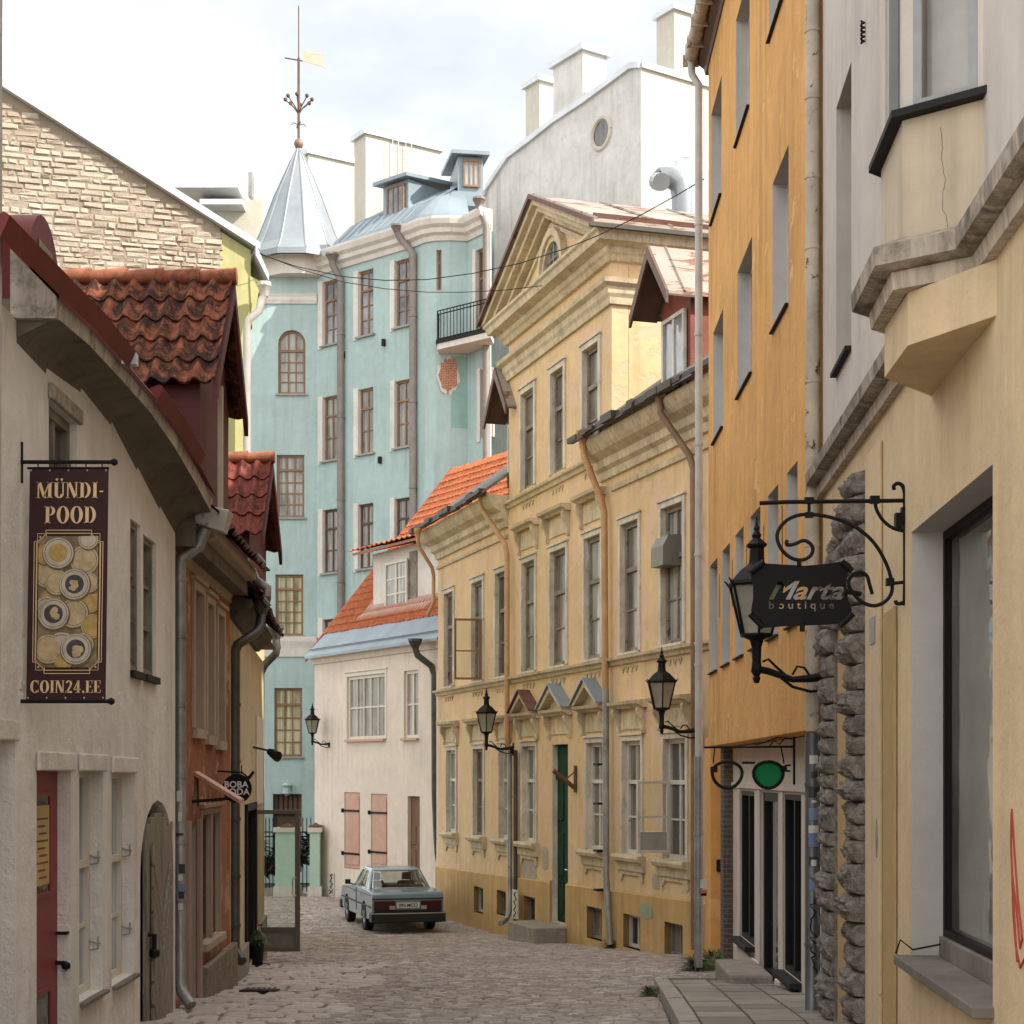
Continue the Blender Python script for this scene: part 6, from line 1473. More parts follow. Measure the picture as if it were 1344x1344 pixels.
# beige pipe between the orange and the grey house
px_, py_ = 2.575, 14.36
mb = MB(); pz = lambda y: Z(y, py_)
mb.tube([(px_, py_, 12), (px_, py_, pz(960))], .062, 12); 
for y in (40, 128, 232, 325, 500, 715): mb.tube([(px_, py_, pz(y)-.02), (px_, py_, pz(y)+.02)], .068, 12)
pp = mb.build('tall_drainpipe', m_pipebeige, H, smooth=40)
mb = MB(); mb.tube([(px_, py_, pz(962)), (px_, py_, -2.02), (px_-.02, py_-.05, -2.1)], .066, 12); 
for y in (1030, 1240): mb.tube([(px_, py_, pz(y)-.015), (px_, py_, pz(y)+.015)], .072, 12)
lp = mb.build('lower_pipe', paint('dark_zinc_pipe', (.13, .135, .14), .4, .4, metal=.4, wear='6a6a66', wth=.64), H, smooth=40)
mb = MB()
for y, w, h, m in ((997, 10, 11, 0), (1017, 7, 9, 2), (1040, 12, 14, 2), (1068, 11, 16, 1), (1088, 12, 10, 0), (1102, 12, 18, 1), (1130, 12, 12, 2), (1132, 7, 8, 0), (1160, 10, 14, 1), (1052, 5, 3, 0)):
    q = []
    for k in range(5):
        a = (k/4-.5)*w/10*1.15; q.append((px_+.0685*math.sin(a), py_-.0685*math.cos(a)))
    for k in range(4): mb.add([(q[k][0], q[k][1], pz(y+h/2)), (q[k+1][0], q[k+1][1], pz(y+h/2)), (q[k+1][0], q[k+1][1], pz(y-h/2)), (q[k][0], q[k][1], pz(y-h/2))], [[0, 1, 2, 3]], m)
build_each(mb, 'sticker', m_stk, lp)
mb = MB(); P = []
r3 = random.Random(12); y = 1180
while y < 1278: P.append((r3.uniform(-4.5, 4.5), y)); y += r3.uniform(2, 6)
mb.tube([(px_+x/10*.075, py_-.0705+abs(x)*.0022, pz(y)) for x, y in P], .006, 4); mb.build('black_scrawl', m_iron, lp)
# ------------------------------------------------------------------ grey and cream house, near right
FR = Fac(1080, 14.3, 1344, 1.71*2200/527); sr = FR.s; LR = FR.L+4
H = thing('cream_house_with_bay', 'cream and warm grey house with angular bay and rock-faced portal stones', 'house', FR.P(4, 0, zg(11)))
win = (sr(1196), sr(1303), -1.08, 1.435, .26)
mb = MB(); FR.wall(mb, 0, LR, -3, 2.40, [win], mr=1); mb.build('wall', [m_cream, m_orrev], H)
u1 = (sr(1097.5), sr(1117.5), 3.21, 5.33, .2); u2 = (sr(1097.5), sr(1117.5), 6.7, 8.9, .2)
mb = MB(); FR.wall(mb, 0, LR, 2.45, 11.5, [u1, u2], mr=0); FR.box(mb, .003, LR, -7, -.35, -3, 11.49); mb.build('upper_wall', m_r1up, H)
for u in (u1, u2): add_window(FR, H, *u[:4], rec=.19, fm=m_greyframe, gm=g_mid, cols=1, rows=2, fw=.06, sill=m_dark, sp=.05, sh=.035, so=0)
led = [(-.02, 2.36), (.05, 2.38), (.06, 2.44), (.13, 2.47), (.15, 2.56), (.02, 2.62), (-.02, 2.62)]
# bay plan
def RP(lat, Y): return (lat+.0659*Y, Y)
bay = [RP(1.71, 9.22), RP(1.37, 8.88), RP(1.37, 8.2), RP(1.71, 7.94)]
bf = [Fac.__new__(Fac).set(p, q) for p, q in zip(bay, bay[1:])]
far = Fac.__new__(Fac).set(FR.P(-.02, 0, 0)[:2], bay[0]); near = Fac.__new__(Fac).set(bay[3], FR.P(LR, 0, 0)[:2])
m_ledge2 = sootmat('streaked_ledge_stucco', (.52, .45, .36), soot=(.13, .105, .08, 1), lo=.46, hi=.66)
mb = MB(); corn_chain(mb, [far]+bf+[near], [(-.02, 2.452), (.10, 2.452), (.145, 2.47), (.15, 2.56), (.02, 2.62), (-.02, 2.62)]); mb.build('ledge', m_ledge, H)
mb = MB(); corn_chain(mb, [far]+bf+[near], [(-.02, 2.36), (.05, 2.365), (.06, 2.449), (-.02, 2.449)]); mb.build('ledge_frieze', m_ledge2, H)
mb = MB()
def ring(z): return [V((x, y, z)) for x, y in bay]
mb.prism(ring(2.58), (0, 0, .62)); o1 = mb.build('bay', m_oriel, H)
mb = MB()
low = [V((*RP(1.73, 9.32), 2.10)), V((*RP(1.385, 8.86), 2.10)), V((*RP(1.395, 8.2), 2.10)), V((*RP(1.71, 7.66), 2.10))]
hi = [V((*RP(1.73, 9.32), 2.358)), V((*RP(1.385, 8.86), 2.358)), V((*RP(1.395, 8.2), 2.358)), V((*RP(1.71, 7.66), 2.358))]
mb.hexa(low+hi); mb.build('bay_corbel', m_cream, H)
# bay window zone
mb = MB(); e = .05; sil = [RP(1.71, 9.3), RP(1.31, 8.92), RP(1.31, 8.17), RP(1.71, 7.86)]
mb.prism([V((x, y, 3.203)) for x, y in sil], (0, 0, .035)); mb.build('bay_sill', m_slate, H)
mb = MB(); mb.prism(ring(5.4), (0, 0, 4)); mb.build('bay_head', m_oriel, H)
mb = MB()
for F, w in ((bf[1], .12), (bf[0], .1), (bf[2], .1)):
    F.box(mb, 0, w, -.12, -.002, 3.24, 5.4); F.box(mb, F.L-w*.5, F.L, -.12, -.002, 3.24, 5.4)
mb.build('bay_post', m_r1up, H)
F = bf[2]; add_window(F, H, .055, F.L-.03, 3.24, 5.4, rec=.07, fm=paint('blue_grey_frame', (.29, .3, .3), .5, .25, wear='6d5a45', wth=.66), gm=pane('pale_grey_pane', (.36, .35, .32), .05), cols=1, rows=1, fw=.045, mw=.05, thick=.07, name='bay_window')
F = bf[1]; add_window(F, H, .14, F.L-.08, 3.24, 5.4, rec=.07, fm=bpy.data.materials['blue_grey_frame'], gm=g_mid, cols=1, rows=2, fw=.06, name='bay_window')
F = bf[0]; add_window(F, H, .12, F.L-.06, 3.24, 5.4, rec=.07, fm=bpy.data.materials['blue_grey_frame'], gm=g_shop, cols=1, rows=2, fw=.06, name='bay_window')
mb = MB()
def smooth2(P):
    r = random.Random(4); out = []
    for (a, b), (c, d) in zip(P, P[1:]):
        for k in range(4): out.append((a+(c-a)*k/4+r.uniform(-.004, .004), b+(d-b)*k/4))
    return out+[P[-1]]
F = bf[2]; pts = [(.2, 3.12), (.21, 3.05), (.2, 2.98), (.215, 2.92), (.22, 2.86), (.21, 2.79), (.205, 2.73), (.23, 2.68), (.24, 2.62)]
mb.tube([F.P(s, .001, z) for s, z in smooth2(pts)], .0011, 4); mb.build('crack', m_browndark, H)
# wall anchor
mb = MB(); s = sr(1136); zt_ = FR.z(1136, 42)
mb.tube([FR.P(s+.012*math.sin(i*1.3), .02+.012*math.cos(i*1.3), zt_-.08+.16*i/24) for i in range(25)], .009, 5); mb.build('wall_anchor', m_iron, H)
# display window
a, b = win[:2]
mb = MB(); F_ = FR; fw = .05
for q in ((a+.002, a+fw, win[2], win[3]), (b-fw, b-.002, win[2], win[3]), (a+fw, b-fw, win[3]-fw, win[3]-.002), (a+fw, b-fw, win[2]+.13, win[2]+.17)): FR.box(mb, q[0], q[1], -.25, -.185, q[2], q[3])
dw = mb.build('display_window', m_iron, H)
mb = MB(); FR.box(mb, a+.02, b-.02, -.235, -.228, win[2]+.14, win[3]-.01); mb.build('pane', pane('greenish_display_pane', (.20, .205, .18), .03, spec=.9), dw)
mb = MB(); FR.box(mb, a+.003, b-.003, -.25, -.16, win[2]+.003, win[2]+.128); FR.box(mb, a-.03, b+.03, -.16, .10, win[2]-.045, win[2]+.012); mb.build('sill', m_leadsill, dw, bevel=.008)
mb = MB(); mb.tube([FR.P(a-.01, .09, win[2]+.02), FR.P(a-.02, .06, win[2]+.1), FR.P(a+.05, .0, win[2]+.05), FR.P(a+.12, -.15, win[2]+.09)], .006, 5); mb.build('bird_wire', m_iron, dw)
mb = MB(); FR.box(mb, sr(1160), sr(1178), .002, .008, -3, 1.05); FR.box(mb, sr(1176.5), sr(1178), .002, .02, -3, 1.05); mb.build('recess_shade_strip', m_cream2, H)  # flat strips, the shade of a recess is put into their darker cream
mb = MB(); FR.box(mb, sr(1141), sr(1159), .002, .03, -3, 2.2); mb.build('wall_strip', m_cream, H, bevel=.01)
mb = MB(); c = FR.P(sr(1157), .032, FR.z(1157, 1100)); mb.prism([c+FR.u*s+V((0, 0, z)) for s, z in ((-.05, 0), (0, -.13), (.05, 0), (0, .13))], FR.n*.004); FR.box(mb, sr(1148), sr(1155), .032, .036, FR.z(1152, 845), FR.z(1152, 810)); build_each(mb, 'wall_plate', m_sill, H)
# rock-faced portal stones
mb = MB()
def rock(s0, s1, d1, z0, z1, seed):
    r = random.Random(seed); nu, nz, nd = 12, 11, 4
    # a displaced cushion: grid over front and flanks
    g = []
    for j in range(nz+1):
        row = []
        for i in range(nu+1):
            u, w = i/nu, j/nz
            eu = min(1, math.sin(math.pi*u)**.22) if 0 < u < 1 else 0; ez = min(1, math.sin(math.pi*w)**.3) if 0 < w < 1 else 0
            s = s0+(s1-s0)*u; z = z0+(z1-z0)*w
            dd = d1*eu*ez; nn = mnoise.fractal(V((s*15+seed*3.1, z*15, seed*1.7)), .75, 2.2, 4)
            dd = max(-.02, dd*(1+.42*nn)) if eu*ez > .01 else -.02
            s += .02*mnoise.noise(V((s*14, z*14, seed)))*eu; row.append(FR.P(s, dd, z+.012*nn))
        g.append(row)
    k = len(mb.v)
    for row in g: mb.v += [tuple(p) for p in row]
    for j in range(nz):
        for i in range(nu): q = k+j*(nu+1)+i; mb.f.append([q, q+1, q+nu+2, q+nu+1]); mb.m.append(0)
def column(Y0, Y1, za, zb, seed, dd=.15):
    r = random.Random(seed); z = za; i = 0
    while z < zb:
        h = r.uniform(.12, .24); rock((14.3-Y1)/14.3*0+FR.s(CX+f*(1.71+.0659*Y1)/Y1), FR.s(CX+f*(1.71+.0659*Y0)/Y0), dd*r.uniform(.7, 1.2), z, z+h, seed*50+i); z += h-.012; i += 1
column(13.35, 13.95, -2.3, 1.66, 1, .115); column(11.66, 12.22, -2.3, 2.0, 2)
for i in range(6):
    Y1 = 13.35-i*.19; column(Y1-.2, Y1, 1.05+.55*math.sin(math.pi*(i+.5)/6)*.6, 1.68+.06*i, 10+i, .13)
FR.box(mb, FR.s(1081), FR.s(1100), .0, .02, -2.4, 1.6); FR.box(mb, FR.s(1113.5), FR.s(1140), .0, .02, -2.4, 1.9)
mb.build('portal_stones', m_rustic, H, recalc=False, smooth=28)
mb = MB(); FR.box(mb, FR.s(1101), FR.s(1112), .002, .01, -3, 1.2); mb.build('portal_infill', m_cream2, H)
# red graffiti
gf = MB()
zz_ = [[(1329, 1062), (1332, 1110), (1337, 1180), (1343, 1232), (1340, 1245), (1335, 1190), (1329.5, 1148)], [(1328.5, 1066), (1328, 1110), (1330, 1160), (1333, 1215), (1336, 1262), (1339, 1262)], [(1329.5, 1148), (1331, 1200), (1334, 1240), (1340, 1270), (1346, 1258)]]
for st in zz_: gf.tube([FR.P(sr(x), .001, FR.z(x, y)) for x, y in st], .0075, 5)
gf.build('red_scrawl', paint('red_spray', (.36, .05, .035), .8, .15), H)
# ------------------------------------------------------------------ wrought iron boutique sign
Ym = 10.15
def G(px, py, dy=0): return PT(px, py, Ym)+V((0, dy, 0))
bs = thing('boutique_sign', 'black wrought iron sign on scrolled bracket with cut out shop lettering', 'sign', G(1187, 800))
def smooth_pts(P, n=6):
    out = []
    for i in range(len(P)-1):
        p0, p1, p2, p3 = P[max(i-1, 0)], P[i], P[i+1], P[min(i+2, len(P)-1)]
        for k in range(n):
            t = k/n; out.append(tuple(.5*((2*p1[j])+(-p0[j]+p2[j])*t+(2*p0[j]-5*p1[j]+4*p2[j]-p3[j])*t*t+(-p0[j]+3*p1[j]-3*p2[j]+p3[j])*t**3) for j in range(2)))
    return out+[P[-1]]
mb = MB()
def rod(P, r=.0115, n=6, sm=True): mb.tube([G(*p) for p in (smooth_pts(P) if sm else P)], r, n)
rod([(997, 660.5), (1030, 659), (1187, 657)], .0135, sm=False)
rod([(1174, 643), (1173, 638), (1178, 634.5), (1184, 637), (1187, 646), (1187.5, 660), (1187.5, 780), (1184, 791), (1177, 792), (1175.5, 788)], .012)
rod([(1148, 656), (1151, 670), (1160, 684), (1172, 693), (1186, 697)], .011)
rod([(1062, 657), (1062, 676)], .010, sm=False)
rod([(1033, 709), (1033, 715), (1043, 714), (1054, 709.5), (1063, 713), (1067, 721), (1063, 730), (1052, 735), (1038, 732), (1025, 720), (1020, 703), (1027, 688), (1042, 678), (1062, 675), (1090, 679), (1120, 690), (1145, 710), (1162, 737), (1170, 762), (1170, 778), (1161, 790), (1146, 795), (1130, 789), (1117, 774), (1114, 763), (1120, 754), (1130, 751), (1138, 756), (1141, 766), (1145, 780)], .0115)
for q in ((1062, 657, 6, 4), (1148, 656, 6, 5), (1062, 676, 5, 3.5), (1168, 764, 5, 5), (1187, 677, 4.5, 11)): mb.obox(G(q[0], q[1]), (q[2]/217, 0, 0), (0, .02, 0), (0, 0, q[3]/217))
rod([(1170, 766), (1187, 764)], .012, sm=False)
rod([(1049, 733), (1049, 742)], .014, sm=False); rod([(1053, 817), (1053, 829)], .016, sm=False); rod([(1108, 776), (1122, 778), (1130, 780)], .016, sm=False)
mb.obox(G(1180, 684, .02), (.02, 0, 0), (0, .03, 0), (0, 0, .05))
mb.build('bracket', m_iron, bs, smooth=50)
pts = [(989, 745), (1000, 739), (1030, 741), (1056, 742.5), (1085, 740), (1110, 736), (1117, 741), (1113, 752), (1111, 766), (1113, 785), (1118, 800), (1117, 808), (1106, 818), (1085, 820), (1056, 821), (1030, 822), (1003, 824), (987, 812), (986, 800), (988.5, 785), (988.5, 768), (985, 753)]
pm = MB(); pm.prism([G(*p) for p in pts], (0, .006, 0)); plate = pm.build('plate', m_iron, bs)
def cutter(name, s, size, O, xs, shear, off=0, spacing=1):
    o = text_mesh(name, s, size, m_iron, bs, O, (1, 0, 0), (0, 0, 1), .02, xs=xs, shear=shear, off=off, spacing=spacing); return o
c1_ = cutter('cut', 'Marta', .155, G(1056, 776), 1.22, .42, .0035); c2_ = cutter('cut', 'boutique', .066, G(1052, 794.5), 1.1, 0, .0006, 1.55)
for c in (c1_, c2_):
    bo = plate.modifiers.new('bool', 'BOOLEAN'); bo.operation = 'DIFFERENCE'; bo.object = c; bo.solver = 'EXACT'; bo.use_self = True
bpy.context.view_layer.update(); dg = bpy.context.evaluated_depsgraph_get()
nm = bpy.data.meshes.new_from_object(plate.evaluated_get(dg))
if len(nm.polygons) > 60: plate.modifiers.clear(); plate.data = nm
else: plate.modifiers.clear()
for c in (c1_, c2_): bpy.data.objects.remove(c)
mb = MB()    # rolled corners
for a, b in (((984, 752), (1002, 737.5)), ((1104, 737), (1118, 750)), ((984, 806), (1002, 824)), ((1102, 822), (1119, 806))): mb.tube([G(*a, -.012), G(*b, -.012)], .019, 10)
build_each(mb, 'rolled_corner', m_iron, bs, smooth=50)
# ------------------------------------------------------------------ spectacles sign
Yg = 17.0
gs = thing('spectacles_sign', 'hanging sign shaped like round black spectacles with one green lens', 'sign', PT(1040, 1040, Yg))
mb = MB(); mb.tube([PT(924, 981, Yg), PT(1043, 980, Yg)], .012, 6); mb.tube([PT(1043, 966, Yg), PT(1043, 1034, Yg)], .018, 6)
mb.tube([PT(x, y, Yg) for x, y in ((1010, 979), (1016, 972), (1023, 977), (1030, 969), (1040, 970))], .007, 5)
mb.tube([PT(x, y, Yg) for x, y in ((990, 978), (1005, 974), (1020, 968), (1043, 966))], .007, 5)
for xa, xb in ((938, 936), (1025, 1029)): mb.tube([PT(xa, 981, Yg), PT(xb, 1002, Yg)], .008, 5)
mb.build('bracket', m_iron, gs)
rim = MB()
def eye(cx_, flip):
    P = []
    for i in range(29):
        a = 2*math.pi*i/28; x = 19.5*math.cos(a)*flip; y = -18*math.sin(a)
        if y < 0: y = y*.93
        P.append((cx_+x*(1-.10*(y/16)), 1016.5+y))
    return P
lens = {}
for cx_, fl in ((954.5, 1), (1008.5, -1)): P = eye(cx_, fl); lens[cx_] = P; rim.tube([PT(x, y, Yg) for x, y in P], .017, 6, caps=False)
rim.tube([PT(974, 1001, Yg), PT(991, 1001, Yg)], .014, 6)
for x, y in ((937, 1010), (1028, 1009)): rim.obox(PT(x, y, Yg), (.035, 0, 0), (0, .02, 0), (0, 0, .03))
rim.tube([PT(1030, 1005, Yg), PT(1038, 1004, Yg)], .01, 5); rim.tube([PT(1029, 1012, Yg), PT(1037, 1012, Yg)], .01, 5)
rim.build('rim', m_iron, gs, smooth=50)
t = NT('green_acrylic'); t.b.inputs['Base Color'].default_value = (.0, .19, .055, 1); t.b.inputs['Roughness'].default_value = .06
mb = MB(); mb.prism([PT(x, y, Yg) for x, y in lens[1008.5][:-1]], (0, .01, 0)); mb.build('lens', t.mat, gs)
# ------------------------------------------------------------------ street lanterns
g_lamp = pane('frosted_lantern_glass', (.40, .37, .30), .25)
def lantern():
    root = thing('wall_lantern', 'x', 'lantern', (0, 0, 0))
    mb = MB(); hx = lambda r, z, k, ph=math.pi/6: V((r*math.cos(ph+k*math.pi/3), r*math.sin(ph+k*math.pi/3), z)) if False else V((1.16*r*math.cos(ph+k*math.pi/3), 1.16*r*math.sin(ph+k*math.pi/3), z))
    for k in range(6):
        mb.tube([hx(.115, .0, k), hx(.205, .42, k)], .012, 5)
        mb.tube([hx(.207, .42, k), hx(.207, .42, k+1)], .014, 5); mb.tube([hx(.115, 0, k), hx(.115, 0, k+1)], .014, 5)
        mb.tube([hx(.21, .42, k), hx(.25, .47, k)], [.016, .005], 5)
    fr = mb.build('frame', m_iron, root)
    mb = MB(); pr = [(.26, .425), (.25, .45), (.15, .55), (.075, .60), (.07, .62), (.062, .73), (.09, .745), (.095, .76), (.05, .80), (.035, .815), (.045, .84), (.03, .86), (.02, .88), (.028, .90), (.012, .93), (.003, 1.0)]
    mb.lathe((0, 0, 0), pr, 6); mb.build('roof', m_iron, root)
    mb = MB(); k = len(mb.v); mb.prism([hx(.108, .012, i) for i in range(6)], (0, 0, .001)); mb.v = mb.v[:6]+[tuple(hx(.197, .415, i)) for i in range(6)]; mb.build('glass', g_lamp, root)
    mb = MB(); mb.lathe((0, 0, 0), [(.02, -.40), (.035, -.36), (.025, -.34), (.05, -.30), (.045, -.27), (.038, -.22), (.042, -.1), (.06, -.04), (.11, -.015), (.12, .0), (.1, .008)], 8); mb.build('stem', m_iron, root, smooth=40)
    mb = MB(); mb.tube([(0, 0, -.28), (.1, 0, -.30), (.3, 0, -.37), (.45, 0, -.36), (.58, 0, -.34)], [.03, .03, .026, .034, .04], 8)
    mb.tube([(.05, 0, -.22), (.1, 0, -.2), (.16, 0, -.26), (.24, 0, -.33)], .012, 6); mb.tube([(.3, 0, -.33), (.34, 0, -.26), (.4, 0, -.27), (.44, 0, -.33)], .011, 6)
    mb.tube([(.2, 0, -.35), (.3, 0, -.43), (.45, 0, -.47), (.57, 0, -.46)], .014, 6); mb.obox((.59, 0, -.38), (.02, 0, 0), (0, .06, 0), (0, 0, .14)); mb.obox((.55, 0, -.38), (.03, 0, 0), (0, .07, 0), (0, 0, .07))
    mb.build('arm', m_iron, root, smooth=40)
    return root
proto = lantern()
LP = [(993, 834, 14.05, 0, 'large black lantern half hidden behind the cut out iron sign', 1.0), (868.5, 930, 27.6, .0, 'black lantern on an arm beside the white drainpipe of the orange house', 1.03),
      (638.5, 961, 37.0, .0, 'black lantern on the ochre facade above the parked car', 1.0), (410, 962, 51.6, 0, 'black lantern at the corner of the white house against the teal wall', .95)]
GRP = 'black wall lanterns along the street'
for i, (px, py, Y, rz, lab, sc_) in enumerate(LP):
    if i == 0: r = proto
    else:
        r = proto.copy(); COL.objects.link(r)
        for ch in proto.children: c = ch.copy(); COL.objects.link(c); c.parent = r
    r.location = PT(px, py, Y); r.rotation_euler = (0, 0, rz); r.scale = (sc_,)*3
    tag(r, lab, 'lantern', GRP)
# ------------------------------------------------------------------ parked car
def carpaint(name, col):
    t = NT(name); c = lin(col); base = t.ramp(t.noise(3, 4, .5), .3, .7, mul(c, .9), mul(c, 1.08))
    t.b.inputs['Coat Weight'].default_value = .6; t.b.inputs['Coat Roughness'].default_value = .08
    return t.fin(base, .35, metal=.2)
m_car = carpaint('pale_blue_car_paint', (.15, .225, .265))
m_rub = paint('black_rubber', (.008, .008, .008), .85, .3); m_chr = paint('chrome_trim', (.6, .6, .58), .15, .05, metal=1)
m_plas = paint('black_bumper', (.009, .009, .0095), .65, .2); m_seat = paint('brown_seat', (.09, .06, .04), .9, .3)
hd = math.radians(14.5); cb_ = V((X(535.5, 39.0), 39.0, zg(39.0)))
fw_, rt = V((-math.sin(hd), math.cos(hd), 0)), V((math.cos(hd), math.sin(hd), 0))
slope = (zg(43)-zg(39.5))/3.5
def C(x, y, z): p = cb_+rt*x+fw_*y; return V((p.x, p.y, cb_.z+z+slope*y))
car = thing('parked_car', 'pale blue boxy old saloon car parked on the cobbles, seen from behind', 'car', cb_+fw_*2.3)
hw_ = .845
def arch(yc, r, z0=.36, n=8): return [(yc+r*math.cos(math.pi-math.pi*i/n), .31+r*math.sin(math.pi-math.pi*i/n)) for i in range(n+1)]
prof = [(.04, .36), (.0, .52), (.0, .80), (.03, .92), (.10, .965), (1.02, 1.0), (3.18, .985), (4.45, .89), (4.62, .84), (4.68, .75), (4.68, .36)] 
bot = [(4.22, .32)] + arch(3.80, .40)[::-1] + [(1.6, .32)] + arch(1.17, .40)[::-1] + [(.3, .34)]
outl = prof+bot
mb = MB(); mb.prism([C(-hw_, y, z) for y, z in outl], rt*(2*hw_)); body = mb.build('body', m_car, car, bevel=.035)
mb = MB(); mb.hexa([C(-.74, .5, .36), C(.74, .5, .36), C(.74, 4.3, .36), C(-.74, 4.3, .36), C(-.74, .5, .9), C(.74, .5, .9), C(.74, 4.3, .8), C(-.74, 4.3, .8)]); mb.build('underbody', m_rub, car)
# greenhouse
bb = [(-.76, .98, .99), (.76, .98, .99), (.76, 3.2, .98), (-.76, 3.2, .98)]; tt = [(-.60, 1.52, 1.41), (.60, 1.52, 1.41), (.60, 2.72, 1.42), (-.60, 2.72, 1.42)]
mb = MB(); mb.hexa([C(*p) for p in tt]+[C(p[0]*.93, p[1]+(.08 if i < 2 else -.08), p[2]+.045) for i, p in enumerate(tt)])
def lerp(a, b, t): return tuple(a[i]+(b[i]-a[i])*t for i in range(3))
def pil(p0, p1, wy, wx, wy2=None):
    wy2 = wy2 or wy; s = 1 if p0[0] > 0 else -1
    mb.hexa([C(p0[0], p0[1], p0[2]), C(p0[0], p0[1]+wy, p0[2]), C(p0[0]-s*wx, p0[1]+wy, p0[2]), C(p0[0]-s*wx, p0[1], p0[2]), C(p1[0], p1[1], p1[2]), C(p1[0], p1[1]+wy2, p1[2]), C(p1[0]-s*wx, p1[1]+wy2, p1[2]), C(p1[0]-s*wx, p1[1], p1[2])])
for s in (-1, 1):
    pil((s*.76, .98, .97), (s*.60, 1.52, 1.42), .42, .05, .16); pil((s*.76, 3.10, .97), (s*.60, 2.66, 1.43), .08, .05, .08); pil((s*.765, 2.2, .97), (s*.605, 2.2, 1.43), .09, .03, .09)
mb.build('cabin_frame', m_car, car, bevel=.03)
g_car = clear('car_glass', (.86, .88, .86, 1), .02)
def gl(name, q, m=g_car, trim=True):
    mb = MB(); P = [C(*p) for p in q]; n = (P[1]-P[0]).cross(P[3]-P[0]).normalized(); mb.prism(P, n*.006); o = mb.build(name, m, car)
    if trim:
        tb = MB(); tb.tube(P+[P[0]], .021, 5); tb.build('chrome_trim', m_chr, o)
    return o
gl('rear_window', [(-.66, 1.0, 1.005), (.66, 1.0, 1.005), (.545, 1.50, 1.40), (-.545, 1.50, 1.40)])
gl('windscreen', [(.68, 3.2, .99), (-.68, 3.2, .99), (-.55, 2.74, 1.41), (.55, 2.74, 1.41)])
for s in (-1, 1):
    gl('side_window', [(s*.752, 1.42, 1.0), (s*.752, 2.18, 1.0), (s*.605, 2.18, 1.40), (s*.605, 1.70, 1.40)]); gl('side_window', [(s*.752, 2.31, 1.0), (s*.752, 3.05, 1.0), (s*.605, 2.64, 1.40), (s*.605, 2.31, 1.40)])
mb = MB()
for x in (-.38, .38):
    for y in (2.35,): mb.hexa([C(x-.24, y-.08, .8), C(x+.24, y-.08, .8), C(x+.24, y+.08, .8), C(x-.24, y+.08, .8), C(x-.2, y-.16, 1.12), C(x+.2, y-.16, 1.12), C(x+.2, y-.06, 1.12), C(x-.2, y-.06, 1.12)]); mb.hexa([C(x-.12, y-.2, 1.14), C(x+.12, y-.2, 1.14), C(x+.12, y-.1, 1.14), C(x-.12, y-.1, 1.14), C(x-.1, y-.22, 1.32), C(x+.1, y-.22, 1.32), C(x+.1, y-.13, 1.32), C(x-.1, y-.13, 1.32)])
mb.hexa([C(-.68, 1.35, .9), C(.68, 1.35, .9), C(.68, 1.5, .9), C(-.68, 1.5, .9), C(-.62, 1.3, 1.08), C(.62, 1.3, 1.08), C(.62, 1.42, 1.08), C(-.62, 1.42, 1.08)]); mb.build('seats', m_seat, car, bevel=.03)
mb = MB(); mb.tube([C(-.35+.17*math.cos(a*math.pi/10), 2.85+.06*math.sin(a*math.pi/10), 1.02+.16*math.sin(a*math.pi/10)) for a in range(21)], .012, 5); mb.build('steering_wheel', m_plas, car)
